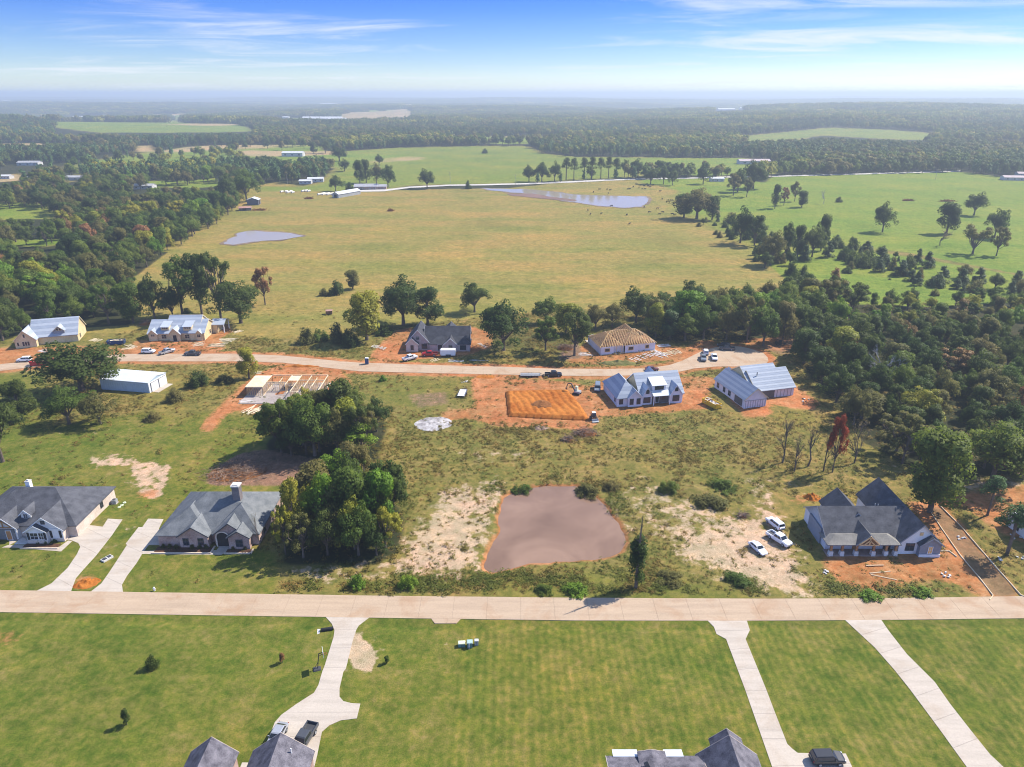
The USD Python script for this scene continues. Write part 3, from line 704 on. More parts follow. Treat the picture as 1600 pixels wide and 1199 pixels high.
def paved(name, poly, mat, label, along, step, z1, z0=-.35, gap=.03):
    """A pavement poured in slabs: each slab a mesh, with open joints over a dark bed."""
    shape = Polygon(poly).buffer(0)
    x = UsdGeom.Xform.Define(stage, numbered('/World/' + name)).GetPrim()
    tag(x, label, None, None, 'structure')
    part(x, 'bed', slab_mesh(shape.buffer(-.02), z0, z1 - .03), joint_m)
    a = math.radians(along)
    d = np.array([math.cos(a), math.sin(a)])
    c = np.array(shape.centroid.coords[0])
    t = (np.array(shape.exterior.coords) - c) @ d
    k = t.min()
    while k < t.max():
        strip = affinity.translate(affinity.rotate(sbox(k + gap / 2, -400, k + step - gap / 2, 400), along, origin=(0, 0)), *c)
        piece = shape.intersection(strip)
        if piece.area > .3:
            part(x, 'slab', slab_mesh(piece, z0 + .1, z1), mat)
        k += step
    return x


paved('near_road', near_road, concrete_t, 'straight tan concrete road across the picture', 0, 6.0, ROADZ)
paved('back_lane', back_lane, concrete_t, 'pale concrete lane ending in a turning circle', 2, 7.0, ROADZ)
paved('driveway', D1, concrete_w, 'white concrete driveway curving up to the white gabled house', 60, 4.2, .05)
paved('driveway', D2, concrete_w, 'white concrete driveway beside the brick house with the chimney', 62, 4.2, .05)
paved('driveway', D3, concrete_w, 'pale driveway that widens by the dark pickup at the bottom', 90, 4.4, .05)
paved('driveway', D4, concrete_w, 'straight pale driveway passing the parked black car', 92, 4.4, .05)
paved('driveway', D5, concrete_w, 'curving driveway nearest the lower right corner', 110, 4.4, .05)
paved('driveway_stub', stub, concrete_t, 'short concrete stub on the lower edge of the near road', 0, 3.0, .045)
paved('footpath', walkA, concrete_w, 'narrow footpath curving to the arched brick entry', 0, 1.5, .035)
paved('footpath', walkB, concrete_w, 'footpath round the bed of the white gabled house', 0, 1.5, .035)
paved('footpath', walkB2, concrete_w, 'short footpath to the porch of the white gabled house', 70, 1.5, .03)
mb = MB()
for side in ([(1449, 794), (1470, 826), (1500, 869), (1530, 903), (1551, 931), (1546, 938)], [(1467, 790), (1500, 823), (1533, 861), (1560, 892), (1594, 930), (1606, 936)], [(1465, 862), (1482, 862), (1494, 871)]):
    q_ = [on(*p) for p in side]
    for a_, b_ in zip(q_[:-1], q_[1:]):
        mb.bar(a_ + [0, 0, .1], b_ + [0, 0, .1], .10, .28)
solo('form_boards', mb.get(), plank_m, 'long form boards edging the unpaved brown drive', 'boards')

# ---- the orange building pad: a raised fill with tracks across it
pad_s = Polygon(pad).buffer(0)
bx0, by0, bx1, by1 = pad_s.bounds
px_, py_ = np.meshgrid(np.arange(bx0 - 1, bx1 + 1.2, .28), np.arange(by0 - 1, by1 + 1.2, .28))
im = Image.new('F', (px_.shape[1] * 2, px_.shape[0] * 2), 0)
ImageDraw.Draw(im).polygon([((a - bx0 + 1) / .14, (b - by0 + 1) / .14) for a, b in pad], fill=1.0)
ins = np.asarray(im)[::2, ::2] > .5
sdp = ndimage.distance_transform_edt(ins) * .28
hp = np.clip(sdp / 1.3, 0, 1) * 1.0
mx, my = at(845, 632)[:2]
warp = 1.2 * fnoise(px_, py_, 6.0, 2, 2.0)
furrow = .5 + .5 * np.sin((px_ + .30 * (py_ - my) + warp) * 2 * np.pi / 2.1)
hp += np.clip((sdp - 1.2) / 1.0, 0, 1) * (-.20 * furrow ** 2 + .10 * fnoise(px_, py_, .9, 3, 3.0))
hp += .07 * fnoise(px_, py_, 1.4, 3, 8.0) * (hp > .05)
hp = np.where(ins, np.maximum(hp, .02), -.4)
nr, nc = px_.shape
i_, j_ = np.meshgrid(np.arange(nr - 1), np.arange(nc - 1), indexing='ij')
q_ = (i_ * nc + j_)
qq = np.stack([q_, q_ + 1, q_ + nc + 1, q_ + nc], -1).reshape(-1, 4)
ok = (hp.ravel()[qq] > -.3).any(1)
uq_, inv_ = np.unique(qq[ok].ravel(), return_inverse=True)
solo('building_pad', (np.c_[px_.ravel(), py_.ravel(), hp.ravel()][uq_], inv_.reshape(-1, 4)), padsoil_m, 'raised orange earth pad scored with track marks', None, None, 'structure', smooth=True)


def heap(name, label, cat, loc, rx, ry, h, mat, seed=0, rot=0.0, lumps=.25, group=None):
    r = np.linspace(0, 1, 14)
    a = np.linspace(0, 2 * np.pi, 41)[:-1]
    R, A = np.meshgrid(r, a, indexing='ij')
    k = 1 + .18 * fnoise(np.cos(A) * 1.3, np.sin(A) * 1.3, 1.0, 2, seed)
    x, y = R * np.cos(A) * rx * k, R * np.sin(A) * ry * k
    z = h * (1 - R ** 1.3) + lumps * h * fnoise(x, y, max(rx, ry) * .22, 3, seed + 3) * (1 - R ** 3) - .06 * R
    n = len(a)
    i, j = np.meshgrid(np.arange(len(r) - 1), np.arange(n), indexing='ij')
    f = np.stack([i * n + j, (i + 1) * n + j, (i + 1) * n + (j + 1) % n, i * n + (j + 1) % n], -1).reshape(-1, 4)
    f = np.vstack([np.c_[f[n:, 0], f[n:, 1], f[n:, 2]], np.c_[f[n:, 0], f[n:, 2], f[n:, 3]], np.array([[0, n + k_, n + (k_ + 1) % n] for k_ in range(n)])])
    f = np.where(f < n, 0, f - n + 1)
    c, s = math.cos(math.radians(rot)), math.sin(math.radians(rot))
    v = np.c_[(x * c - y * s).ravel() + loc[0], (x * s + y * c).ravel() + loc[1], z.ravel() + loc[2]][n - 1:]
    return solo(name, (v, f), mat, label, cat, group, smooth=True)


p = at(846, 631, 1.0)
heap('soil_mound', 'dark heap of soil dumped in the middle of the orange pad', 'soil heap', (p[0], p[1], .82), 3.6, 3.0, 1.1, soil_m, 3)
heap('ash_heap', 'flat white burnt ash heap on the brown grass', 'ash heap', on(676, 662), 5.0, 4.4, .45, ash_m, 5, lumps=.8)
heap('soil_mound', 'low brown mound of scraped soil below the orange pad', 'soil heap', on(845, 670), 3.0, 1.6, .6, twig_m, 6, lumps=.8)
heap('soil_mound', 'red earth spoil heap at the grass edge behind the porch house', 'soil heap', on(1268, 778), 2.0, 1.6, 1.0, padsoil_m, 8, lumps=.7)
heap('soil_mound', 'bright orange fill spilled at the lane edge above the pad', 'soil heap', on(759, 590), 3.2, 1.8, .35, padsoil_m, 9, lumps=.6)
heap('soil_mound', 'red earth dumped on the verge between the two white driveways', 'soil heap', on(136, 911), 2.6, 1.9, .5, padsoil_m, 10, lumps=.8)
heap('soil_mound', 'red earth bank between the lane and the timber framed house', 'soil heap', on(470, 573), 6.5, 1.0, .7, padsoil_m, 11, lumps=.7)
heap('soil_mound', 'long grassy berm of spoil in front of the house with bare rafters', 'soil heap', on(965, 568), 7.0, 2.2, 1.1, P('berm_grass', (.15, .15, .06), .95, ((.09, .11, .03), (.22, .18, .08)), 1.5, .05), 12, lumps=.6)


def stick_pile(name, label, loc, rx, ry, h, n, seed, rot=0.0, mat=None, r=.05, L=(1.0, 3.2)):
    rg = np.random.default_rng(seed)
    t = thing(name, label, 'brush pile', loc, rot)
    m, core = MB(), MB()
    a = np.linspace(0, 2 * np.pi, 17)[:-1]
    core.hull(np.vstack([np.c_[np.cos(a) * rx * .75, np.sin(a) * ry * .75, np.zeros(16)], np.c_[np.cos(a) * rx * .35, np.sin(a) * ry * .35, np.full(16, h * .55)]]))
    for _ in range(n):
        q = rg.normal(size=2) * .42
        q /= max(1, np.linalg.norm(q))
        c = np.array([q[0] * rx, q[1] * ry, h * (1 - q @ q) * rg.uniform(.25, 1.05) + .05])
        d = np.array([rg.normal(), rg.normal() * .7, rg.normal() * .28])
        d *= rg.uniform(*L) / 2 / np.linalg.norm(d)
        e = rg.normal(size=3) * .2
        rr = r * rg.uniform(.4, 1.4)
        m.tube([c - d, c + e, c + d], [rr, rr * .8, rr * .3], 4)
    part(t, 'branches', m.get(), mat or twig_m)
    part(t, 'packed_brush', core.get(), soil_m)
    return t


stick_pile('brush_pile', 'largest dark brush pile right of the low brown mound', on(915, 678), 4.2, 2.4, 1.4, 170, 1)
stick_pile('brush_pile', 'small rounded brush pile beside the largest one', on(888, 688), 2.0, 1.5, 1.2, 90, 2)
stick_pile('brush_pile', 'wide spread of felled branches beside the wooded lot', on(372, 738), 9.5, 6.0, 1.0, 520, 3, 10, None, .06, (1.2, 4.5))
stick_pile('brush_pile', 'brush pile under the leaning tree left of the bare rafters', on(882, 546), 4.0, 2.4, 1.7, 150, 4)
stick_pile('brush_pile', 'brush pile left of the strand board house with two dormers', on(228, 507), 3.6, 2.2, 1.9, 130, 5)
stick_pile('brush_pile', 'pile of dead limbs at the wood edge beyond the turning circle', on(1235, 541), 6.0, 2.6, 1.1, 150, 6)
stick_pile('brush_pile', 'small grey pile of roots on the sandy lot', on(1160, 807), 1.2, .9, .8, 60, 7)
# ================================================================== HOUSES
def clip_strips(poly, width, gap, phase=0.0, length=None):
    """Cuts a planar 3-D polygon (first edge along the eave) into courses parallel to that edge. Yields 3-D polygons."""
    p = np.asarray(poly, float)
    u = p[1] - p[0]
    u /= np.linalg.norm(u)
    n = np.cross(u, p[-1] - p[0])
    n /= np.linalg.norm(n)
    v = np.cross(n, u)
    q = Polygon(np.c_[(p - p[0]) @ u, (p - p[0]) @ v])
    x0, y0, x1, y1 = q.bounds
    k, row = y0, 0
    while k < y1 - .05:
        xs_ = [x0 - 1, x1 + 1] if not length else list(np.arange(x0 - 1 - (row % 2) * length / 2, x1 + length, length)) + [x1 + 1 + length]
        for a, b in zip(xs_[:-1], xs_[1:]):
            s = q.intersection(sbox(a + (gap / 2 if length else 0), k, b - (gap / 2 if length else 0), k + width - gap))
            if s.geom_type == 'Polygon' and s.area > .05:
                c = np.array(s.exterior.coords)[:-1]
                if not s.exterior.is_ccw:
                    c = c[::-1]
                yield p[0] + c[:, :1] * u + c[:, 1:] * v, n, row
        k += width
        row += 1


def thick(poly3, n, t):
    p = np.asarray(poly3)
    m = len(p)
    v = np.vstack([p, p + n * t])
    f = [[0, i + 1, i] for i in range(1, m - 1)] + [[m, m + i, m + i + 1] for i in range(1, m - 1)]
    for i in range(m):
        j = (i + 1) % m
        f += [[i, j, j + m], [i, j + m, i + m]]
    return v, np.array(f)


class House:
    def __init__(self, label, category, loc, rot=0.0, wall=white_p, roof=shingle_m, trim=white_p, sheets=None, name='house'):
        self.t = thing(name, label, category, loc, rot)
        self.wall, self.roof, self.trim, self.sheets, self.k = wall, roof, trim, sheets, 0

    def _sheet(self, poly):
        if self.sheets is None:
            return
        for q, n, row in clip_strips(poly, self.sheets[0], .05, length=self.sheets[1]):
            if n[2] < 0:
                n, q = -n, q[::-1]
            part(self.t, 'roof_sheet', thick(q + n * .004, n, .03), under_a if (row + self.k) % 2 else under_b)

    def gable(self, x0, x1, y0, y1, ze, pitch, axis='x', over=.4, rake=.35, wall=None, roof=None, gable_wall=None, zb=-.3, t=.17, fascia=True):
        self.k += 1
        e = .012 * self.k
        x0, x1, y0, y1, ze = x0 + e, x1 - e, y0 + e, y1 - e, ze - .006 * self.k
        zb -= .01 * self.k
        w, rf = wall or self.wall, roof or self.roof
        m, g, r, fa = MB(), MB(), MB(), MB()
        m.box(x0, x1, y0, y1, zb, ze)
        a0, a1, c0, c1 = (x0, x1, y0, y1) if axis == 'x' else (y0, y1, x0, x1)
        mid, half = (c0 + c1) / 2, (c1 - c0) / 2
        zr = ze + pitch * half
        g.prism([(c0 + .003, ze - .002), (c1 - .003, ze - .002), (mid, zr - .01)], axis, a0 + .004, a1 - .004)
        part(self.t, 'wall', m.get(), w)
        part(self.t, 'gable_wall', g.get(), gable_wall or w)
        dz = pitch * over
        prof = [(c0 - over, ze - dz), (mid, zr), (c1 + over, ze - dz), (c1 + over, ze - dz + t), (mid, zr + t), (c0 - over, ze - dz + t)]
        r.prism(prof, axis, a0 - rake, a1 + rake)
        part(self.t, 'roof', r.get(), rf)
        if fascia:
            for a_, b_ in ((a0 - rake - .05, a0 - rake - .003), (a1 + rake + .003, a1 + rake + .05)):
                pr = [(c0 - over - .02, ze - dz - .06), (mid, zr - .06), (c1 + over + .02, ze - dz - .06), (c1 + over + .02, ze - dz + t + .02), (mid, zr + t + .02), (c0 - over - .02, ze - dz + t + .02)]
                part(self.t, 'fascia', MB().prism(pr, axis, a_, b_).get(), self.trim)
        if self.sheets is not None:
            for s in (-1, 1):
                e_ = mid + s * (half + over)
                f2 = (lambda a, c, z: (a, c, z)) if axis == 'x' else (lambda a, c, z: (c, a, z))
                self._sheet([f2(a0 - rake, e_, ze - dz + t), f2(a1 + rake, e_, ze - dz + t), f2(a1 + rake, mid, zr + t), f2(a0 - rake, mid, zr + t)])
        return zr

    def hip(self, x0, x1, y0, y1, ze, pitch, over=.4, wall=None, roof=None, zb=-.3, t=.17, walls=True):
        self.k += 1
        e = .012 * self.k
        x0, x1, y0, y1, ze = x0 + e, x1 - e, y0 + e, y1 - e, ze - .006 * self.k
        zb -= .01 * self.k
        if walls:
            part(self.t, 'wall', MB().box(x0, x1, y0, y1, zb, ze).get(), wall or self.wall)
        X0, X1, Y0, Y1 = x0 - over, x1 + over, y0 - over, y1 + over
        zl = ze - pitch * over
        h = min(X1 - X0, Y1 - Y0) / 2
        zr = zl + pitch * h
        if X1 - X0 >= Y1 - Y0:
            A, B = (X0 + h, (Y0 + Y1) / 2), (X1 - h, (Y0 + Y1) / 2)
        else:
            A, B = ((X0 + X1) / 2, Y0 + h), ((X0 + X1) / 2, Y1 - h)
        c = [(X0, Y0), (X1, Y0), (X1, Y1), (X0, Y1)]
        v = [(*q, zl) for q in c] + [(*q, zl + t) for q in c] + [(*A, zr + t), (*B, zr + t)]
        if X1 - X0 >= Y1 - Y0:
            top = [[4, 5, 9], [4, 9, 8], [5, 6, 9], [6, 7, 8], [6, 8, 9], [7, 4, 8]]
        else:
            top = [[4, 5, 8], [5, 6, 9], [5, 9, 8], [6, 7, 9], [7, 4, 8], [7, 8, 9]]
        f = [[0, 3, 2], [0, 2, 1], [0, 1, 5], [0, 5, 4], [1, 2, 6], [1, 6, 5], [2, 3, 7], [2, 7, 6], [3, 0, 4], [3, 4, 7]] + top
        part(self.t, 'roof', (np.array(v), np.array(f)), roof or self.roof)
        if self.sheets is not None:
            V = [np.array(q) for q in v]
            P4 = [[4, 5, 9, 8], [5, 6, 9], [6, 7, 8, 9], [7, 4, 8]] if X1 - X0 >= Y1 - Y0 else [[4, 5, 8], [5, 6, 9, 8], [6, 7, 9], [7, 4, 8, 9]]
            for q in P4:
                self._sheet([V[k] for k in q])
        return zr

    def shed_roof(self, x0, x1, y0, y1, z0, z1, roof=None, t=.12, name='porch_roof'):
        """A single slope rising from y0 (z0) to y1 (z1)."""
        m = MB().prism([(y0, z0), (y1, z1), (y1, z1 + t), (y0, z0 + t)], 'x', x0, x1)
        return part(self.t, name, m.get(), roof or self.roof)

    def opening(self, x, y, z, w, h, face='front', frame=None, pane=None, name='window', bars=True):
        """A window or door: its frame stands proud of the wall, the pane inside it, glazing bars over it."""
        def bx(m, u0, u1, z0, z1, d0, d1):
            if face == 'front':
                m.box(x + u0, x + u1, y - d1, y - d0, z + z0, z + z1)
            elif face == 'back':
                m.box(x + u0, x + u1, y + d0, y + d1, z + z0, z + z1)
            elif face == 'right':
                m.box(x + d0, x + d1, y + u0, y + u1, z + z0, z + z1)
            else:
                m.box(x - d1, x - d0, y + u0, y + u1, z + z0, z + z1)
        fm = MB()
        b = .09
        for u0, u1, z0, z1 in ((-w / 2 - b, -w / 2, -h / 2 - b, h / 2 + b), (w / 2, w / 2 + b, -h / 2 - b, h / 2 + b), (-w / 2, w / 2, h / 2, h / 2 + b), (-w / 2, w / 2, -h / 2 - b, -h / 2)):
            bx(fm, u0, u1, z0, z1, -.05, .06)
        f = part(self.t, name, fm.get(), frame or self.trim)
        pm = MB()
        bx(pm, -w / 2, w / 2, -h / 2, h / 2, -.04, .03)
        part(f, 'pane' if name == 'window' else 'leaf', pm.get(), pane or glass_m)
        if bars and name == 'window' and w > .7:
            gb = MB()
            bx(gb, -.025, .025, -h / 2, h / 2, .032, .05)
            bx(gb, -w / 2, -.026, -.025, .025, .032, .05)
            bx(gb, .026, w / 2, -.025, .025, .032, .05)
            part(f, 'glazing_bar', gb.get(), frame or self.trim)
        return f

    def p(self, name, mb, mat, **k):
        return part(self.t, name, mb.get(), mat, **k)


white_trim = white_p
dark_trim = P('dark_trim', (.06, .06, .07), .6)
brick_m = P('rose_brick', (.36, .25, .215), .9, ((.25, .155, .13), (.46, .35, .31)), 3.5, .1, bump=.015)

# ---- brick house with the chimney (local = world)
H = House('grey hip roofed brick house with dark chimney and arched entry', 'house', (0, 0, 0), 0, brick_m, P('shingle_slate', (.135, .15, .16), .9, ((.09, .10, .11), (.19, .20, .21)), 5.0, .15, bump=.02), dark_trim)
H.hip(-71.2, -51.3, 122.3, 137.2, 2.9, .60)
H.hip(-71.4, -61.2, 120.9, 133.5, 2.9, .62)
H.gable(-66.9, -61.1, 120.4, 126.5, 2.9, .70, 'y', over=.35)
H.hip(-60.4, -51.25, 121.6, 131.5, 2.9, .82)
H.gable(-60.0, -53.6, 121.0, 127.5, 2.9, .80, 'y', over=.35)
H.gable(-56.9, -52.6, 119.9, 125.0, 2.9, .66, 'y', over=.35)
H.opening(-65.6, 120.4, 1.45, 1.0, 1.5, pane=glass_m, frame=dark_trim)
H.opening(-62.6, 120.4, 1.45, 1.0, 1.5, frame=dark_trim)
H.opening(-54.7, 119.9, 1.45, 1.2, 1.5, frame=dark_trim)
a_ = np.linspace(0, np.pi, 13)
arch = [(-59.5, .02)] + [(-58.35 + 1.15 * -math.cos(t_), 2.3 + 1.0 * math.sin(t_)) for t_ in a_] + [(-57.2, .02)]
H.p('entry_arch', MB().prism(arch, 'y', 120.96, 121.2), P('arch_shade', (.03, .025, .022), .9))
arch_o = [(-59.75, .0)] + [(-58.35 + 1.42 * -math.cos(t_), 2.3 + 1.28 * math.sin(t_)) for t_ in a_] + [(-56.95, .0)]
ring = Polygon(arch_o).difference(Polygon(arch))
rm = trimesh.creation.extrude_polygon(ring, .12, engine='earcut')
rv = np.c_[rm.vertices[:, 0], 120.97 - rm.vertices[:, 2], rm.vertices[:, 1]]
part(H.t, 'arch_surround', (rv, rm.faces[:, ::-1]), cream_w)
ch = H.p('chimney', MB().box(-58.1, -56.6, 128.0, 129.5, 4, 9.6), P('chimney_brick', (.16, .14, .14), .9, ((.11, .095, .095), (.22, .19, .19)), 4.0))
part(ch, 'chimney_cap', MB().box(-58.25, -56.45, 127.85, 129.65, 9.6, 9.85).box(-57.9, -56.8, 128.2, 129.3, 9.85, 10.0).get(), stone_m)
H.opening(-51.27, 125.0, 1.45, 1.0, 1.4, face='right', frame=dark_trim)
H.opening(-51.27, 131.0, 1.45, 1.0, 1.4, face='right', frame=dark_trim)
solo('flower_bed', MB().box(-71.6, -60.3, 118.7, 120.6, -.05, .12).get(), mulch_m, 'long mulched bed under the left windows of the brick house', 'flower bed')
solo('flower_bed', MB().box(-57.2, -52.2, 118.6, 119.8, -.05, .12).get(), mulch_m, 'short mulched bed below the small gable of the brick house', 'flower bed')
solo('bed_edging', MB().box(-71.9, -60.2, 118.4, 118.68, -.05, .22).box(-60.28, -60.0, 118.4, 120.8, -.05, .225).get(), edging_m, 'pale stone edging of the long brick house bed', 'edging')
solo('bed_edging', MB().box(-57.4, -52.0, 118.3, 118.58, -.05, .22).box(-52.18, -51.9, 118.3, 119.8, -.05, .225).get(), edging_m, 'pale stone edging of the short brick house bed', 'edging')

# ---- white gabled house on the left
H = House('white gabled house with dark roof and black shutters at left edge', 'house', (0, 0, 0), 0, white_p, shingle_m, white_p)
H.hip(-112.5, -89.8, 124.4, 139.5, 2.9, .56, wall=cream_w)
H.gable(-98.6, -91.5, 122.7, 130.5, 2.9, .78, 'y', wall=cream_w, gable_wall=white_p)
H.p('front_boards', MB().box(-98.55, -91.55, 122.62, 122.70, .75, 3.0), white_p)
H.gable(-98.6, -94.4, 121.9, 124.0, 2.9, .62, 'y', over=.3)
H.gable(-106.0, -101.4, 123.3, 131.0, 2.9, .95, 'y')
H.p('brick_base', MB().box(-98.56, -94.45, 121.80, 121.92, -.2, .75).box(-94.3, -91.5, 122.58, 122.70, -.2, .75), cream_w)
f = H.opening(-97.0, 121.92, 1.75, 1.5, 1.5, frame=white_p)
f2 = H.opening(-95.6, 121.92, 1.75, .9, 1.5, frame=white_p)
f3 = H.opening(-93.0, 122.7, 1.75, 1.2, 1.5, frame=white_p)
sh = MB()
for x_ in (-98.15, -94.8):
    H.p('shutter', MB().box(x_ - .22, x_ + .22, 121.80, 121.92, .95, 2.6), black_m)
for x_ in (-93.95, -92.05):
    H.p('shutter', MB().box(x_ - .22, x_ + .22, 122.52, 122.63, .95, 2.6), black_m)
H.p('gable_vent', MB().box(-95.5, -94.7, 122.56, 122.7, 4.1, 4.9), dark_trim)
d = H.gable(-101.5, -99.4, 125.6, 131.5, 4.6, .95, 'y', over=.25, rake=.3, zb=2.6)
H.opening(-100.45, 125.6, 4.2, .8, .9, frame=white_p)
for p0_, p1_ in (((-105.4, 123.0, 3.1), (-103.7, 123.0, 4.6)), ((-102.0, 123.0, 3.1), (-103.7, 123.0, 4.6)), ((-105.4, 123.0, 3.05), (-102.0, 123.0, 3.05)), ((-103.7, 123.0, 3.1), (-103.7, 123.0, 4.7))):
    H.p('gable_brace', MB().bar(p0_, p1_, .16), post_m)
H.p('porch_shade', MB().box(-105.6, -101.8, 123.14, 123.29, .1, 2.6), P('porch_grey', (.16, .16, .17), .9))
H.opening(-103.0, 123.12, 1.15, 1.0, 2.1, name='door', frame=white_p, pane=post_m)
H.p('porch_floor', MB().box(-101.3, -98.7, 121.6, 124.3, -.2, .12), stone_m)
H.opening(-89.82, 134.0, 1.6, 1.0, 1.2, face='right', frame=dark_trim)
H.opening(-91.5, 127.0, 1.25, 2.6, 2.2, face='right', name='garage_door', frame=white_p, pane=white_p)
ch = H.p('chimney', MB().box(-104.4, -103.5, 133.0, 133.9, 3, 7.9), white_p)
part(ch, 'chimney_cap', MB().box(-104.46, -103.44, 132.94, 133.96, 7.9, 8.02).box(-104.15, -103.75, 133.25, 133.65, 8.02, 8.3).get(), stone_m)
solo('flower_bed', MB().box(-98.9, -91.8, 120.3, 121.7, -.05, .12).get(), mulch_m, 'red brown mulched bed below the shuttered windows', 'flower bed')
solo('bed_edging', MB().box(-99.1, -91.5, 119.95, 120.25, -.05, .25).get(), edging_m, 'pale stone edging of the bed below the shuttered windows', 'edging')
t = thing('cooling_unit', 'grey outdoor cooling unit behind the white gabled house', 'air conditioner', (-88.9, 137.3, 0))
part(t, 'casing', MB().box(-.5, .5, -.45, .45, .12, 1.0).get(), steel_m)
part(t, 'fan_grille', MB().tm(trimesh.creation.cylinder(.36, .06, sections=20, transform=trimesh.transformations.translation_matrix([0, 0, 1.03]))).get(), dark_m)
part(t, 'pad', MB().box(-.6, .6, -.55, .55, -.1, .12).get(), concrete_w)

# ---- porch house on the right
H = House('new grey shingled house with white walls and timber porch posts', 'house', (0, 0, 0), 0, P('light_board', (.62, .62, .66), .6, ((.56, .56, .60), (.67, .67, .70)), 1.5), shingle_m, grey_p)
H.gable(76.7, 84.5, 118.3, 136.5, 2.9, 1.0, 'y', over=.4, wall=white_p)
H.gable(62.9, 80.0, 119.9, 131.0, 2.9, .66, 'x', over=.35, gable_wall=P('blue_grey_board', (.34, .38, .43), .7))
H.gable(67.2, 73.6, 124, 133.6, 2.9, .95, 'y', over=.35)
H.hip(62.4, 76.4, 117.8, 121.6, 2.75, .50, over=.35, roof=shingle_tan, walls=False)
H.gable(67.9, 72.3, 117.4, 123.5, 2.9, .95, 'y', over=.3, zb=2.72, rake=.15, gable_wall=post_m)
H.gable(80.3, 84.6, 117.3, 120.5, 2.85, .72, 'y', over=.35, wall=grey_p, gable_wall=grey_p)
H.p('brick_base', MB().box(80.35, 84.55, 117.16, 117.3, -.2, .7), white_p)
H.p('side_lean_to', MB().prism([(122.0, -.2), (128, -.2), (128, 3.4), (122.0, 3.4)], 'x', 62.55, 62.92), grey_p)
H.p('porch_floor', MB().box(62.5, 76.3, 117.6, 119.85, -.2, .14), brown_wall)
for k_, x_ in enumerate((63.2, 65.4, 68.2, 71.6, 74.1, 76.0)):
    b_ = H.p('post_base', MB().hull([(x_ + sx * (.42 if z_ < .5 else .36), 118.0 + sy_ * (.42 if z_ < .5 else .36), z_) for sx in (-1, 1) for sy_ in (-1, 1) for z_ in (.0, 1.05)]), stone_m)
    part(H.t, 'post', MB().box(x_ - .2, x_ + .2, 117.8, 118.2, 1.05, 2.78).get(), post_m)
for p0_, p1_ in (((68.1, 117.15, 3.0), (70.1, 117.15, 4.8)), ((72.1, 117.15, 3.0), (70.1, 117.15, 4.8)), ((68.1, 117.15, 2.95), (72.1, 117.15, 2.95)), ((70.1, 117.15, 3.0), (70.1, 117.15, 4.9)), ((69.1, 117.15, 3.0), (70.1, 117.15, 4.0)), ((71.1, 117.15, 3.0), (70.1, 117.15, 4.0))):
    H.p('gable_brace', MB().bar(p0_, p1_, .2), timber_m)
H.opening(66.0, 119.9, 1.8, 1.6, .9, frame=dark_trim)
H.opening(69.0, 119.9, 1.3, 1.1, 2.2, name='door', frame=post_m, pane=post_m)
H.opening(72.3, 119.9, 1.8, 1.4, .9, frame=dark_trim)
H.opening(75.3, 119.9, 1.2, 1.3, 2.1, name='door', frame=dark_trim, pane=glass_m)
H.opening(78.9, 118.3, 1.7, 1.6, 1.6, frame=dark_trim)
H.opening(82.4, 117.3, 1.65, .75, 1.5, frame=white_p, pane=P('amber_pane', (.62, .38, .12), .3, None, 1.0, .6))
H.p('gable_vent', MB().box(80.3, 80.9, 118.18, 118.32, 4.4, 5.1), timber_m)
H.p('vent_pipe', MB().tube([(74.7, 126.0, 6.0), (74.7, 126.0, 6.9)], .08).tube([(75.3, 126.0, 6.0), (75.3, 126.0, 6.8)], .08), steel_m)

# ---- far right white house, cut by the frame
H = House('white house corner half hidden by a tree at right edge', 'house', (105.6, 119.5, 0), 4, white_p, P('pale_shingle', (.42, .42, .44), .85), white_p)
H.gable(0, 14, 0, 9.2, 2.9, .5, 'x')
H.opening(0, 6.4, 1.5, 1.2, 1.5, face='left', frame=dark_trim)
H.opening(0, 2.4, 1.2, 1.0, 2.0, face='left', name='door', frame=dark_trim, pane=glass_m)

# ---- houses cut by the bottom edge
purple_shingle = P('shingle_violet_grey', (.11, .105, .125), .9, ((.045, .043, .055), (.185, .175, .20)), 7.0, .15, bump=.03)
H = House('house with two violet grey gables at the bottom left edge', 'house', (0, 0, 0), 0, brick_m, purple_shingle, cream_w)
H.gable(-43.0, -37.1, 52, 69.7, 2.9, .86, 'y', over=.3, rake=.25)
H.gable(-34.7, -26.9, 48, 69.9, 2.9, .80, 'y', over=.3, rake=.25)
H.gable(-50, -20, 44, 60, 2.9, .66, 'x', over=.3)
H.p('vent_pipe', MB().tube([(-29.0, 68.2, 4.5), (-29.0, 68.2, 5.5)], .09), white_p)
H.p('patio', MB().box(-37.0, -34.8, 66, 70.6, -.2, .08), concrete_w)
H = House('house with violet grey hips and a pale metal porch at the bottom edge', 'house', (0, 0, 0), 0, brick_m, purple_shingle, cream_w)
H.gable(12.9, 25, 52, 68.9, 2.9, .30, 'x', over=.35)
H.gable(16.9, 20.3, 60, 69.3, 3.35, .18, 'y', over=.2, rake=.2)
H.shed_roof(13.5, 16.85, 69.0, 70.3, 3.0, 2.75, metal_w, name='porch_roof')
H.shed_roof(20.4, 22.9, 69.0, 70.3, 3.0, 2.75, metal_w, name='porch_roof')
H.gable(24.9, 32.6, 48, 69.3, 2.9, .86, 'y', over=.35, rake=.3)
H.gable(26.7, 30.8, 60, 70.6, 4.35, .86, 'y', over=.2, rake=.2, zb=3.0)
H.p('roof_vent', MB().hull([(17.2, 66.5, 4.2), (17.9, 66.5, 4.2), (17.2, 67.3, 4.0), (17.9, 67.3, 4.0), (17.55, 66.9, 4.8)]), dark_m)

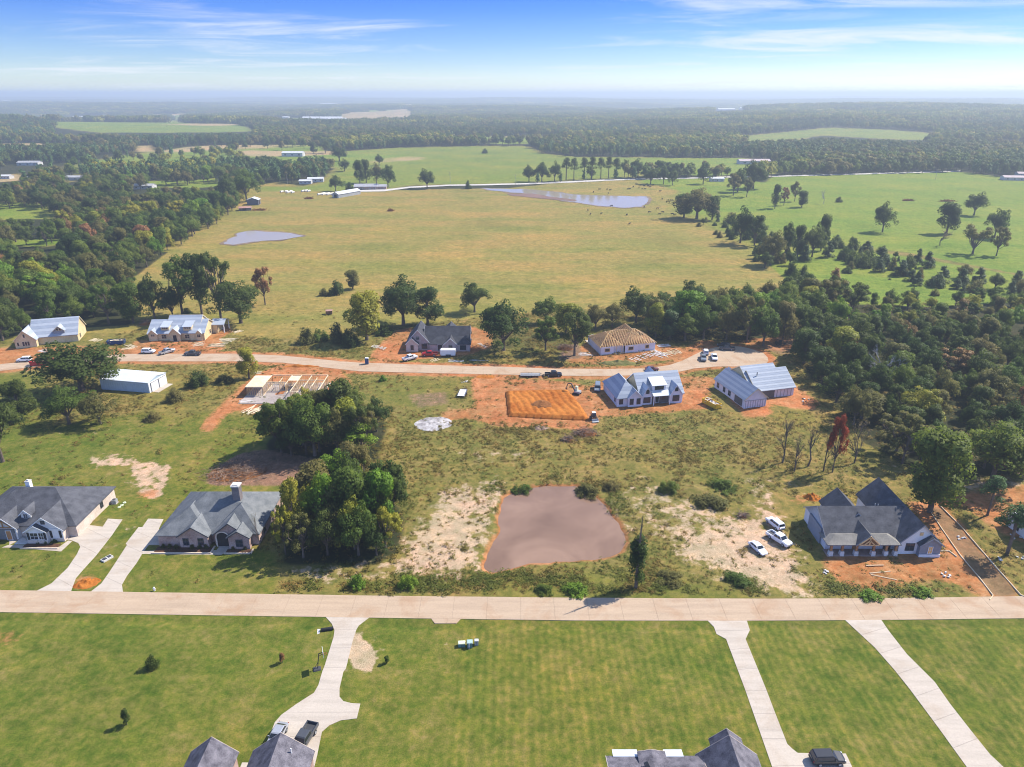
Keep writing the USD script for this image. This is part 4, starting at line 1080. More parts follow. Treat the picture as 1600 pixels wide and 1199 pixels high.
# ---- strand board house under construction at far left
H = House('unfinished strand board house with pale roof beside the big oak', 'house', (-178.3, 241.4, 0), 17, osb_m, under_a, plank_m, (1.25, None))
H.gable(0, 6.8, 0, 13.0, 2.9, 1.0, 'y', over=.35)
H.gable(4.5, 19.6, 2.6, 14.6, 2.9, .82, 'x', over=.35)
H.gable(12.0, 15.6, 3.0, 9.0, 4.6, .9, 'y', over=.25, wall=grey_p, gable_wall=grey_p, zb=2.5)
for x_ in (2.7, 3.5, 4.3):
    H.opening(x_, 0, 1.5, .65, 1.5, frame=plank_m, bars=False)
H.opening(3.4, 0, 4.4, .6, 1.2, frame=plank_m)
H.opening(1.0, 0, 1.5, .6, 1.3, frame=plank_m, bars=False)
H.opening(13.4, 3.0, 5.0, .6, .8, frame=plank_m, bars=False)
H.opening(14.3, 3.0, 5.0, .6, .8, frame=plank_m, bars=False)
H.opening(19.6, 6.0, 1.4, 1.4, 1.6, face='right', frame=plank_m)

# ---- strand board house with two dormers
H = House('unfinished strand board house with two shed dormers and centre gable', 'house', (-134.3, 249.4, 0), 3, osb_m, under_b, plank_m, (1.25, None))
H.gable(6.2, 17.8, .9, 14.6, 2.9, .68, 'x', over=.3)
H.gable(0, 9.0, .35, 12.4, 2.9, .58, 'x', over=.3)
H.gable(15.0, 20.3, .35, 12.4, 2.9, .58, 'x', over=.3)
H.gable(.2, 3.4, -.1, 5.0, 2.85, .95, 'y', over=.25)
H.gable(7.8, 11.8, -.4, 6.0, 2.9, 1.05, 'y', over=.3)
H.gable(17.3, 19.6, -.1, 4.0, 2.85, 1.05, 'y', over=.22)
for x0_, x1_ in ((4.6, 7.4), (12.6, 15.6)):
    H.p('dormer_wall', MB().box(x0_, x1_, 1.4, 4.6, 3.0, 5.0), osb_m)
    H.shed_roof(x0_ - .3, x1_ + .3, .9, 5.4, 5.0, 6.1, under_b, name='dormer_roof')
    for q_ in (.25, .5, .75):
        H.opening(x0_ + (x1_ - x0_) * q_, 1.4, 4.55, .55, .6, frame=plank_m, bars=False)
H.opening(1.8, -.1, 2.3, 1.3, .7, frame=plank_m)
H.opening(5.6, .37, 1.6, 1.6, 1.4, frame=plank_m)
H.opening(9.8, -.4, 1.25, 1.3, 2.3, name='door', frame=plank_m, pane=P('dark_opening', (.04, .03, .03), .9))
H.opening(14.0, .37, 1.6, 1.6, 1.4, frame=plank_m)
H.opening(18.4, -.1, 1.9, 1.2, 1.0, frame=plank_m)
H.opening(20.3, 6.5, 1.6, 1.3, 1.5, face='right', frame=plank_m)
H.p('porch_roof', MB().prism([(8.6, 3.2), (11.8, 4.7), (15.2, 3.2), (15.2, 3.4), (11.8, 4.92), (8.6, 3.4)], 'x', 20.0, 25.0), under_b)
H.p('porch_wall', MB().box(20.3, 22.2, 9.0, 14.8, -.2, 3.15), osb_m)
for y_ in (9.0, 14.8):
    H.p('porch_post', MB().box(24.5, 24.8, y_ - .15, y_ + .15, 0, 3.3), white_p)
H.p('roof_edge', MB().bar((6.0, 7.75, 7.78), (18.0, 7.75, 7.78), .12), plank_m)

# ---- white metal shed
H = House('long white metal shed with sliding end doors on the grass', 'shed', (-127.3, 203.6, 0), -11, wall_blue, metal_w, metal_w, name='metal_shed')
zr = H.gable(0, 16.7, 0, 8.6, 3.3, .20, 'x', over=.12, rake=.1)
for k_ in range(1, 21):
    H.p('wall_rib', MB().box(.8 * k_ - .04, .8 * k_ + .04, -.05, -.002, .05, 3.2), wall_blue)
for s_ in (0, 1):
    for k_ in range(1, 21):
        y0_, z0_, y1_, z1_ = (-.1, 3.48, 4.3, 4.36) if s_ == 0 else (8.7, 3.48, 4.3, 4.36)
        H.p('roof_rib', MB().bar((.8 * k_, y0_, z0_ - .01), (.8 * k_, y1_, z1_ - .01), .06, .06), metal_w)
H.p('end_wall', MB().box(16.7, 16.76, .1, 8.5, .0, 3.2), white_p)
for y0_ in (.9, 4.6):
    d_ = H.p('sliding_door', MB().box(16.78, 16.9, y0_, y0_ + 3.4, .05, 3.0), white_p)
    part(d_, 'door_edge', MB().box(16.9, 16.96, y0_, y0_ + .12, .05, 3.0).box(16.9, 16.96, y0_ + .13, y0_ + 3.4, 2.9, 3.0).get(), dark_m)
H.p('apron', MB().box(16.9, 19.0, 1.0, 8.0, -.2, .06), concrete_w)

# ---- dark roofed house on the lane
H = House('dark roofed brick house with steep left gable beside the white trailer', 'house', (0, 0, 0), 0, P('pinkish_brick', (.38, .31, .30), .9, ((.28, .22, .21), (.47, .40, .39)), 4.0), P('shingle_black', (.052, .054, .066), .9, ((.035, .036, .044), (.075, .078, .092)), 5.0, .15), white_p)
H.gable(-37.5, -29.4, 239.6, 250.5, 2.9, 1.15, 'y', over=.35)
H.gable(-31, -15.2, 239.9, 250.2, 2.9, .86, 'x', over=.35)
H.hip(-29.3, -14.9, 238.5, 244, 2.85, .62)
H.gable(-24.0, -19.6, 238.0, 243.5, 2.9, .95, 'y', over=.3)
H.gable(-37.6, -33.3, 238.2, 242, 2.9, .95, 'y', over=.3, wall=cream_w)
H.gable(-24.5, -20.5, 246, 252, 5.0, .9, 'y', over=.3)
H.opening(-35.4, 238.2, 1.5, .9, 1.6, frame=dark_trim)
H.opening(-31.2, 239.6, 1.5, 1.8, 1.7, frame=dark_trim)
H.opening(-33.5, 239.6, 4.6, .9, 1.0, frame=dark_trim, bars=False)
H.opening(-25.6, 238.5, 1.3, 1.6, 2.2, name='door', frame=white_p, pane=glass_m)
H.opening(-21.8, 238.0, 1.4, 1.1, 1.9, frame=dark_trim)
H.opening(-17.4, 238.5, 1.4, 2.0, 1.6, frame=dark_trim)

# ---- house with bare rafters
t = thing('framed_house', 'house under construction with bare timber rafters over wrapped walls', 'house', (31.1, 234.7, 0), 13.5)
part(t, 'slab', MB().box(-.2, 20.9, -.2, 16.2, -.4, .12).get(), concrete_w)
wl = [(0, 4.9, 0, 7), (4.9, 9.0, 1.0, 7), (9.0, 14.0, -.1, 7), (14.0, 20.7, .5, 7)]
for x0_, x1_, y0_, y1_ in wl:
    part(t, 'wall', MB().box(x0_ + .02, x1_ - .02, y0_, y0_ + .15, .12, 2.75).get(), wrap_m)
part(t, 'wall', MB().box(0, .15, .16, 12, .12, 2.75).get(), wrap_m)
part(t, 'wall', MB().box(20.55, 20.7, .66, 14, .12, 2.75).get(), wrap_m)
part(t, 'wall', MB().box(.2, 20.5, 14, 14.15, .12, 2.75).get(), wrap_m)
for x_, w_, y_ in ((2.4, 2.0, 0), (11.2, 2.0, -.1), (17.6, 1.5, .5)):
    f_ = part(t, 'window', MB().box(x_ - w_ / 2, x_ + w_ / 2, y_ - .06, y_ - .004, .9, 2.3).get(), timber_m)
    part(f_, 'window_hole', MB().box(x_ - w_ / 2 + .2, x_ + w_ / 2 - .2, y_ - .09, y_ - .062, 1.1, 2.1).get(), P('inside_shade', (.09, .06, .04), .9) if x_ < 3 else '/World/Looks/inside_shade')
for x_ in (6.0, 8.0, 13.6):
    part(t, 'porch_stud', MB().box(x_ - .08, x_ + .08, .2, .36, .12, 2.7).get(), timber_m)


def rafter_hip(x0, x1, y0, y1, ze, pitch, step=.92):
    h = min(x1 - x0, y1 - y0) / 2
    if x1 - x0 >= y1 - y0:
        A, B = np.array([x0 + h, (y0 + y1) / 2, ze + pitch * h]), np.array([x1 - h, (y0 + y1) / 2, ze + pitch * h])
    else:
        A, B = np.array([(x0 + x1) / 2, y0 + h, ze + pitch * h]), np.array([(x0 + x1) / 2, y1 - h, ze + pitch * h])
    bars = [(A, B), ((x0, y0, ze), A), ((x0, y1, ze), A if x1 - x0 >= y1 - y0 else B), ((x1, y1, ze), B), ((x1, y0, ze), B if x1 - x0 >= y1 - y0 else A)]
    for k in np.arange(x0 + .3, x1, step):
        r = min(k - x0, x1 - k, h if x1 - x0 >= y1 - y0 else 99)
        r = min(r, (y1 - y0) / 2)
        bars += [((k, y0, ze), (k, y0 + r, ze + pitch * r)), ((k, y1, ze), (k, y1 - r, ze + pitch * r))]
    for k in np.arange(y0 + .3, y1, step):
        r = min(k - y0, y1 - k, (x1 - x0) / 2)
        bars += [((x0, k, ze), (x0 + r, k, ze + pitch * r)), ((x1, k, ze), (x1 - r, k, ze + pitch * r))]
    for p_, q_ in bars:
        part(t, 'rafter', MB().bar(p_, q_, .13, .2).get(), timber_m)


rafter_hip(-.4, 21.1, .2, 12.4, 2.8, .62)
rafter_hip(-.5, 8.0, -.4, 11.0, 2.85, .80)
rafter_hip(8.6, 17.6, -.5, 15.5, 2.9, .95)
part(t, 'ceiling_deck', MB().box(.3, 20.4, .8, 13.8, 2.72, 2.8).get(), P('ceiling_joists', (.19, .10, .05), .9, ((.08, .045, .025), (.36, .20, .10)), .9))
t0_ = t

# ---- house framed only to the walls
t = thing('framed_house', 'timber wall frames and strand board decks standing on a slab', 'house', (-80.4, 192.6, 0), 0)
part(t, 'slab', MB().box(-.3, 23.0, -.3, 16.0, -.4, .15).get(), P('grey_slab', (.33, .29, .265), .85, ((.24, .20, .18), (.42, .37, .34)), .5))


def stud_wall(x0, y0, x1, y1, z0=.15, z1=3.0, step=.62):
    p_, q_ = np.array([x0, y0, 0.0]), np.array([x1, y1, 0.0])
    n = max(2, int(np.linalg.norm(q_ - p_) / step))
    part(t, 'wall_plate', MB().bar(p_ + [0, 0, z1], q_ + [0, 0, z1], .2, .14).get(), plank_m)
    part(t, 'wall_plate', MB().bar(p_ + [0, 0, z0 + .05], q_ + [0, 0, z0 + .05], .16, .09).get(), plank_m)
    for k in range(n + 1):
        c = p_ + (q_ - p_) * k / n
        part(t, 'stud', MB().bar(c + [0, 0, z0 + .1], c + [0, 0, z1 - .08], .09, .09).get(), timber_m)


for w_ in ((0, 5.4, 0, 14.6), (0, 5.4, 5.0, 5.4), (5.0, 5.4, 5.0, 15.3), (11.4, 7.4, 11.4, 15.2), (14.4, 2.0, 14.4, 15.2), (17.6, 4.0, 17.6, 14.8), (22.6, .2, 22.6, 15.2), (5, 9.4, 11.4, 9.4), (14.4, 2.0, 22.6, .3), (9.0, 9.4, 9.0, 13), (19.8, 6.0, 19.8, 13.0), (14.4, 11.0, 22.6, 11.0), (5.0, 15.3, 22.6, 15.3)):
    stud_wall(*w_)
for k_ in range(4):
    part(t, 'deck_sheet', MB().box(.02, 4.98, 5.4 + 2.3 * k_, 5.4 + 2.3 * k_ + 2.27, 3.08, 3.14).get(), plank_m)
for k_ in range(2):
    part(t, 'deck_sheet', MB().box(11.3, 14.5, 10.4 + 2.0 * k_, 10.4 + 2.0 * k_ + 1.97, 3.08, 3.14).get(), plank_m)

# ---- grey roofed two gable house on the right of the pad
H = House('unfinished white wrapped house with blue grey roof sheets and front dormer', 'house', (30.7, 190.1, 0), 10.5, wrap_m, under_a, wrap_m, (1.2, None))
H.hip(0, 7.0, 0, 13.4, 2.9, 1.02, over=.35)
H.gable(7.2, 20.4, .3, 12.6, 2.9, .76, 'x', over=.35, gable_wall=osb_m)
H.gable(3.1, 7.4, -.7, 4.0, 2.9, 1.0, 'y', over=.3)
H.gable(7.5, 10.6, -.3, 5.6, 2.9, 1.85, 'y', over=.25, rake=.2)
H.gable(16.1, 19.9, -.4, 6.0, 2.9, 1.5, 'y', over=.3, rake=.2)
H.gable(12.6, 16.0, 6.4, 12.9, 4.6, 1.3, 'y', over=.25)
H.p('dormer_wall', MB().box(11.1, 15.2, 1.2, 4.6, 3.4, 5.35), wrap_m)
H.shed_roof(10.8, 15.5, .7, 5.0, 5.4, 6.6, metal_w, name='dormer_roof')
H.shed_roof(10.7, 16.0, -1.2, 1.1, 2.9, 3.7, metal_w)
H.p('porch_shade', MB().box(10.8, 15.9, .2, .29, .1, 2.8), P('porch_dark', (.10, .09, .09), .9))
for x_ in (10.9, 15.8):
    H.p('porch_post', MB().box(x_ - .12, x_ + .12, -1.1, -.86, 0, 2.85), white_p)
H.opening(13.2, 1.2, 4.55, 2.6, 1.0, frame=dark_trim)
H.opening(1.2, 0, 1.6, 1.0, 1.6, frame=dark_trim)
H.opening(4.2, -.7, 1.6, 1.0, 1.7, frame=dark_trim)
H.opening(6.3, -.7, 1.6, 1.0, 1.7, frame=dark_trim)
H.opening(9.0, -.3, 1.6, 2.0, 1.6, frame=dark_trim)
H.opening(9.1, -.3, 4.2, .8, 1.1, frame=dark_trim, bars=False)
H.opening(18.0, -.4, 1.6, 1.9, 1.7, frame=dark_trim)
H.opening(18.0, -.4, 4.4, .8, 1.0, frame=dark_trim, bars=False)
H.opening(12.4, .2, 1.4, 1.0, 2.2, name='door', frame=wrap_m, pane=black_m)
H.opening(14.4, .2, 1.7, 1.0, 1.0, frame=dark_trim)
H.opening(0, 2.0, 1.6, .8, 1.2, face='left', frame=dark_trim)

# ---- long roofed house beside the turning circle
H = House('unfinished wrapped house with pale lined roof beside the yellow dumpster', 'house', (67.5, 188.9, 0), 15, wrap_m, under_b, osb_m, (.75, None))
H.gable(0, 7.2, 0, 16.8, 2.9, .86, 'y', over=.35)
H.gable(7.0, 20.0, 5.0, 17.0, 2.9, .68, 'x', over=.45)
H.gable(6.0, 17.0, 5.6, 21.0, 2.9, .62, 'x', over=.4, gable_wall=osb_m)
H.gable(3.8, 8.5, 12.0, 19.5, 2.9, .9, 'y', over=.35, gable_wall=osb_m)
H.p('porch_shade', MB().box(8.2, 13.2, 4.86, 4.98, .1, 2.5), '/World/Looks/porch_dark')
for x_ in (14.2, 15.4, 16.6, 17.8, 19.0):
    H.p('wall_batten', MB().box(x_ - .05, x_ + .05, 4.94, 5.06, .1, 2.8), grey_p)
for k_ in range(9):
    H.p('wall_batten', MB().box(.4 + .8 * k_ - .05, .4 + .8 * k_ + .05, -.06, .02, .1, 2.2), grey_p)
H.p('skirt_band', MB().box(-.05, 7.25, -.10, -.062, 2.3, 2.42), grey_p)
H.opening(-.002, 3.2, 1.3, 4.2, 2.3, face='left', name='garage_door', frame=wrap_m, pane='/World/Looks/porch_dark')
for y_, w_ in ((8.2, 1.3), (11.2, 1.1), (14.8, 1.1)):
    H.opening(0, y_, 1.5, w_, 1.5, face='left', frame=grey_p)
H.p('vent_pipe', MB().tube([(9.2, 9.0, 6.0), (9.2, 9.0, 7.0)], .14).tube([(13.0, 12.5, 6.6), (13.0, 12.5, 7.3)], .12), dark_m)

# ---- far farm buildings
p = at(553, 297)
H = House('low brick ranch house with grey roof among trees on the farm road', 'house', (p[0], p[1], 0), 4, brown_wall, P('far_grey_roof', (.34, .34, .37), .85), white_p)
H.gable(0, 22, 0, 10, 2.9, .40, 'x')
H.gable(22, 30, 1.5, 9.5, 2.7, .40, 'x')
for x_ in (3, 7, 15, 19):
    H.opening(x_, 0, 1.6, 1.5, 1.3, frame=white_p)
H.opening(11, 0, 1.2, 1.1, 2.1, name='door', frame=white_p, pane=post_m)
p = at(519, 309)
H = House('long grey hay barn with curved pale roof beside the bale rows', 'barn', (p[0], p[1], 0), 62, steel_m, P('barn_roof', (.55, .57, .60), .5, None, .5, .4), steel_m, name='barn')
H.gable(0, 30, -7, 0, 3.2, .5, 'x', fascia=False)
H.opening(0, -3.5, 1.5, 3.0, 2.8, face='left', name='barn_door', frame=steel_m, pane='/World/Looks/dark_opening')
p = at(386, 321)
H = House('dark grey tin barn at the wood edge by the bale field', 'barn', (p[0], p[1], 0), 6, P('dark_tin', (.11, .12, .14), .6), metal_w, steel_m, name='barn')
H.gable(0, 9.0, 0, 8, 4.2, .35, 'y', fascia=False)
H.opening(9.0, 4, 1.8, 3.5, 3.4, face='right', name='barn_door', frame=steel_m, pane='/World/Looks/dark_opening')
p = at(373, 330)
H = House('low shed with rusty pink roof below the dark tin barn', 'shed', (p[0], p[1], 0), 14, P('old_boards', (.16, .14, .12), .9), red_roof, steel_m, name='tin_shed')
H.gable(0, 9, 0, 6, 2.1, .25, 'x', fascia=False)
H.opening(4.0, 0, 1.1, 3.0, 1.9, name='shed_opening', frame=steel_m, pane='/World/Looks/dark_opening')
FARBLD = [(467, 288, 12, 8, 3.0, 5, metal_w, 'small white farmhouse left of the white open barn'), (480, 285, 16, 9, 3.2, 8, metal_w, 'white open barn right of the small white farmhouse'), (440, 245, 30, 14, 5, 0, metal_w, 'pale blue white barn on the brown field behind the trees'),
          (1110, 284, 14, 8, 3, 0, metal_w, 'white roofed shed under the pale blue pickup shade trees'), (1155, 257, 40, 14, 4, 0, P('far_pink_roof', (.42, .34, .34), .8), 'pinkish roofed house on the green rise among trees'), (1568, 282, 20, 11, 3, -12, '/World/Looks/far_pink_roof', 'pinkish roofed house at right edge beyond the green meadow'), (1590, 276, 18, 10, 3, -12, '/World/Looks/far_pink_roof', 'second pinkish roofed house touching the right edge'),
          (26, 259, 26, 12, 3.5, 3, P('far_silver_roof', (.34, .34, .35), .6), 'silver roofed house in the left wood, leftmost of the far ones'), (37, 283, 16, 9, 3, 0, '/World/Looks/far_silver_roof', 'small grey house behind yellow trees at left'), (102, 282, 20, 10, 3, 0, '/World/Looks/far_silver_roof', 'grey roofed house between the yellow green trees'), (0, 280, 10, 8, 3, 0, metal_w, 'white shed at the left edge by the brown field'),
          (208, 296, 18, 10, 3.2, 0, '/World/Looks/far_silver_roof', 'low house half hidden in the left tree belt'), (109, 176, 60, 30, 9, 0, metal_w, 'white barn on the distant left clearing'), (179, 154, 110, 60, 22, 0, metal_w, 'white building on the left skyline'), (470, 184, 150, 45, 10, -2, metal_w, 'long white roofed school like building across the valley'), (512, 187, 60, 30, 9, 0, metal_w, 'shorter white roofed hall beside the long white building'),
          (440, 182, 26, 20, 9, 0, metal_w, 'small white house left of the long white building'), (498, 162, 160, 60, 14, 0, metal_w, 'pale roofs far behind the long white building'), (625, 168, 70, 40, 14, 0, P('far_tan_wall', (.50, .42, .34), .8), 'tan house on the hill above the pale clearing'), (1122, 173, 90, 40, 12, 0, metal_w, 'white far barn on the right ridge, the left of two'), (1157, 173, 70, 40, 12, 0, metal_w, 'white far barn on the right ridge, the right of two'), (260, 176, 30, 20, 7, 0, metal_w, 'white house by the far grassy strip'), (357, 172, 40, 30, 12, 0, metal_w, 'white house alone in the far left woods'), (0, 161, 90, 40, 16, 0, metal_w, 'white roof at the far left edge near the skyline')]
far_wall, far_roof = P('far_pale_wall', (.46, .45, .43), .7), P('far_pale_roof', (.50, .51, .52), .6)
for px0_, py0_, w_, d_, h_, r_, m_, lab_ in FARBLD:
    p = on(px0_, py0_)
    H = House(lab_, 'building' if w_ > 50 else 'house', p, r_, far_wall, m_ if m_ is not metal_w else far_roof, far_wall, name='far_house' if w_ <= 50 else 'far_building')
    H.gable(0, w_, 0, d_, h_, .28, 'x', fascia=False, zb=-3)
    for k_ in range(3):
        H.opening(w_ * (k_ + .5) / 3, 0, h_ * .5, w_ * .09, h_ * .35, frame=white_p, bars=False)
# ================================================================== TREES AND PLANTS
def leaf_mat(name, dark, light, trans=.5, rnd=.16):
    dark, light = np.array(dark, float) * [2.9, 2.5, 1.5], np.array(light, float) * [3.1, 2.6, 1.5]
    n = {'g': ('geometry', {}), 'tc': ('texture_coordinate', {}), 'n1': ('noise_texture', {'scale': .42, 'detail': 3.0, 'roughness': .6}), 'n2': ('noise_texture', {'scale': 3.5, 'detail': 2.0}),
         'oi': ('object_info', {}), 'a': ('math', {'math_type': 'multiply_add', 'value2': .6}), 'b': ('math', {'math_type': 'multiply_add', 'value2': .35, 'value3': -.10}),
         'c': ('math', {'math_type': 'multiply_add', 'value2': .3}),
         'r': ('rgb_ramp', {'ramp': [(.18, dark * .75), (.42, dark), (.62, light), (.85, light * 1.3)]}),
         'mv': ('map_range', {'from_min': 0., 'from_max': 1., 'to_min': 1 - rnd, 'to_max': 1 + rnd}), 'mh': ('map_range', {'from_min': 0., 'from_max': 1., 'to_min': .5 + .018, 'to_max': .5 - .018}),
         'h': ('hsv', {}), 'p': ('principled_bsdf', {'roughness': .62, 'specular_ior_level': .22}), 't': ('translucent_bsdf', {}), 'm': ('mix_closure', {'fac': trans})}
    L = [('g.position', 'n1.vector'), ('g.position', 'n2.vector'), ('n1.fac', 'a.value1'), ('n2.fac', 'b.value1'), ('b.value', 'a.value3'), ('oi.random', 'c.value1'), ('a.value', 'c.value3'),
         ('a.value', 'r.fac'), ('oi.random', 'mv.value'), ('oi.random', 'mh.value'), ('mv.result', 'h.value'), ('mh.result', 'h.hue'), ('r.color', 'h.color'), ('h.color', 'p.base_color'), ('h.color', 't.color'),
         ('p.BSDF', 'm.closure1'), ('t.BSDF', 'm.closure2')]
    return usdkit.material(stage, '/World/Looks/' + name, n, L, surface='m.closure')


LM = {'dark': leaf_mat('leaf_dark', (.026, .045, .014), (.058, .085, .026)), 'mid': leaf_mat('leaf_mid', (.042, .070, .017), (.088, .120, .030)),
      'bright': leaf_mat('leaf_bright', (.050, .100, .012), (.12, .19, .022), .35), 'yellow': leaf_mat('leaf_yellow', (.095, .110, .018), (.20, .20, .032), .35),
      'olive': leaf_mat('leaf_olive', (.060, .066, .030), (.120, .118, .055)), 'cedar': leaf_mat('leaf_cedar', (.020, .040, .018), (.045, .072, .030), .12),
      'pine': leaf_mat('leaf_pine', (.024, .055, .022), (.060, .100, .034), .15), 'red': leaf_mat('leaf_red', (.115, .022, .016), (.21, .042, .030), .3), 'brown': leaf_mat('leaf_brown', (.085, .055, .030), (.16, .11, .06), .2),
      'pinkish': leaf_mat('leaf_pinkish', (.17, .125, .10), (.27, .21, .17), .2), 'grey': leaf_mat('leaf_grey', (.10, .095, .075), (.17, .16, .12), .2), 'orange': leaf_mat('leaf_orange', (.13, .10, .022), (.23, .165, .04), .3)}


LEAF_N, KEEP = {}, []


def leaf_mesh(path, mesh, mat):
    m = usdkit.mesh(stage, path, mesh, mat)
    sn = LEAF_N.get(id(mesh[0]))
    if sn is not None:
        m.CreateNormalsAttr(Vt.Vec3fArray.FromNumpy(sn.astype(np.float32)))
        m.SetNormalsInterpolation('vertex')
    return m


def leaves(blobs, n, size, rg, aspect=.62, shell=.62, up=.25):
    """Leaf-sized diamonds through the outer part of every clump, turned roughly outwards."""
    c = np.array([b[0] for b in blobs], float)
    r = np.array([np.broadcast_to(b[1], 3) for b in blobs], float)
    wgt = (r.prod(1)) ** (2 / 3)
    k = rg.choice(len(blobs), n, p=wgt / wgt.sum())
    d = rg.normal(size=(n, 3))
    d[:, 2] += up
    d /= np.linalg.norm(d, axis=1, keepdims=True)
    rad = shell + (1.08 - shell) * rg.random((n, 1)) ** .6
    bump = 1 + .16 * meshkit.fbm(d * 2.2 + k[:, None] * 3.7, octaves=2)[:, None]
    p = c[k] + d * r[k] * rad * bump
    nn = d + .75 * rg.normal(size=(n, 3))
    nn /= np.linalg.norm(nn, axis=1, keepdims=True)
    t = np.cross(nn, rg.normal(size=(n, 3)))
    t /= np.linalg.norm(t, axis=1, keepdims=True) + 1e-9
    b = np.cross(nn, t)
    s = size * rg.uniform(.6, 1.35, (n, 1))
    b = np.where(((np.cross(t, b) * d).sum(1) < 0)[:, None], -b, b)          # the face looks outwards
    v = np.stack([p + t * s, p + b * s * aspect, p - t * s, p - b * s * aspect], 1).reshape(-1, 3)
    i = np.arange(n)[:, None] * 4
    f = np.vstack([i + [0, 1, 2], i + [0, 2, 3]])
    sn = d * .75 + np.sign((nn * d).sum(1))[:, None] * nn * .40 + [0, 0, .55]
    sn /= np.linalg.norm(sn, axis=1, keepdims=True)
    LEAF_N[id(v)] = np.repeat(sn, 4, axis=0)
    KEEP.append(v)
    return v, f


def dome(rg, cx, cz, rx, rz, n, r0, r1, low=-.45, squash=.8):
    out = []
    while len(out) < n:
        d = rg.normal(size=3)
        d /= np.linalg.norm(d)
        if d[2] < low:
            continue
        k = rg.uniform(.55, .92)
        r = rg.uniform(r0, r1)
        out.append((np.array([cx + d[0] * (rx - r * .6) * k / .9, d[1] * (rx - r * .6) * k / .9, cz + d[2] * (rz - r * .5) * k / .9]), (r, r, r * squash)))
    return out


def limbs(rg, blobs, base_r, fork, n, lean=.0, kink=.3):
    m = MB()
    top = np.array([lean, 0, fork])
    m.tube([(0, 0, -.4), (0, 0, .15), (lean * .4, .03, fork * .5), top], [base_r * 1.5, base_r * 1.05, base_r * .85, base_r * .7], 9)
    for k in range(n):
        c = np.array(blobs[k % len(blobs)][0])
        mid = top + (c - top) * .5 + rg.normal(size=3) * kink
        s = top - [0, 0, fork * rg.uniform(0, .35)]
        m.tube([s, mid, c], [base_r * .5, base_r * .3, base_r * .1], 5)
    return m.get()


SHAPES = {}


def shape(key, trunk, crown):
    SHAPES[key] = (trunk, crown)


def T_broad(seed, lo=.25, n=6500, wid=5.0):
    rg = np.random.default_rng(seed)
    bl = dome(rg, 0, 5.6, wid, 4.2, 26, .75, 1.75) + dome(rg, 0, 5.6, wid * .5, 2.6, 5, 1.3, 1.8)
    # side limbs and a broken top give an uneven outline
    for _ in range(5):
        a = rg.uniform(0, 6.28)
        bl.append((np.array([math.cos(a) * wid * .95, math.sin(a) * wid * .95, rg.uniform(2.4, 6.5)]), (1.1, 1.1, .75)))
    for _ in range(2):
        bl.append((np.array([rg.normal() * 1.5, rg.normal() * 1.5, rg.uniform(8.8, 9.8)]), (.9, .9, .9)))
    ax = rg.uniform(0, 6.28)
    for b in bl:
        k = 1 + .22 * math.cos(math.atan2(b[0][1], b[0][0]) - ax) + .10 * rg.normal()
        b[0][0] *= k
        b[0][1] *= k
    return limbs(rg, bl, .36, 2.8, 12), leaves(bl, n, .21, rg)


def T_upright(seed, n=5600, wid=2.9):
    rg = np.random.default_rng(seed)
    bl = []
    for k in range(22):
        z = rg.uniform(2.0, 9.2)
        w = wid * (1 - abs(z - 4.8) / 6.2) ** .7
        a = rg.uniform(0, 6.28)
        d = w * rg.uniform(.3, .85)
        r = rg.uniform(.8, 1.3)
        bl.append((np.array([math.cos(a) * d, math.sin(a) * d, z]), (r, r, r * 1.05)))
    return limbs(rg, bl, .26, 5.0, 12), leaves(bl, n, .19, rg)


def T_loose(seed, n=4600, wid=4.0):
    """A thin crown of separate sprays, with the limbs showing."""
    rg = np.random.default_rng(seed)
    bl = dome(rg, 0, 5.8, wid, 4.0, 26, .6, 1.15, low=-.6)
    return limbs(rg, bl, .25, 3.0, 24, kink=.5), leaves(bl, n, .18, rg, shell=.3)


def T_slim(seed):
    rg = np.random.default_rng(seed)
    bl = []
    for k in range(22):
        z = rg.uniform(.6, 6.6)
        a = rg.uniform(0, 6.28)
        bl.append((np.array([math.cos(a) * .5, math.sin(a) * .5, z]), (.55, .55, .8)))
    m = MB()
    m.tube([(0, 0, -.3), (.05, 0, 4), (.12, 0, 7.4), (.2, .05, 10)], [.22, .17, .10, .03], 7)
    for k in range(22):
        z = rg.uniform(5, 9.6)
        a = rg.uniform(0, 6.28)
        L = .95 * (10.4 - z) / 3.4
        m.tube([(.1, 0, z), (.1 + math.cos(a) * L * .6, math.sin(a) * L * .6, z + L * .5)], [.035, .01], 4)
    return m.get(), leaves(bl, 2600, .15, rg, shell=.3)


def T_cedar(seed, n=3600):
    rg = np.random.default_rng(seed)
    bl = []
    for k in range(34):
        z = .6 + 8.6 * (k + rg.random()) / 34
        w = 2.5 * (1 - z / 10.2) ** .8
        a = rg.uniform(0, 6.28)
        r = .45 + .55 * w / 2.5
        bl.append((np.array([math.cos(a) * w * .7, math.sin(a) * w * .7, z]), (r, r, r * .9)))
    return limbs(rg, bl, .22, 6.5, 0), leaves(bl, n, .20, rg)


def T_pine(seed, n=3600):
    rg = np.random.default_rng(seed)
    bl = []
    for k in range(20):
        z = rg.uniform(5.0, 9.6)
        w = 2.1 * (1 - (z - 4.6) / 6.5)
        a = rg.uniform(0, 6.28)
        bl.append((np.array([math.cos(a) * w * .8, math.sin(a) * w * .8, z]), (.75, .75, .5)))
    return limbs(rg, bl, .2, 8.5, 20), leaves(bl, n, .17, rg, aspect=.3)


def T_vase(seed, n=3000):
    rg = np.random.default_rng(seed)
    bl = []
    for k in range(18):
        a = rg.uniform(0, 6.28)
        d = rg.uniform(1.2, 3.9)
        bl.append((np.array([math.cos(a) * d, math.sin(a) * d, 4.5 + 3.8 * rg.random() + .2 * d]), (.9, .9, .8)))
    return limbs(rg, bl, .3, 2.0, 18, kink=.25), leaves(bl, n, .2, rg, shell=.35)


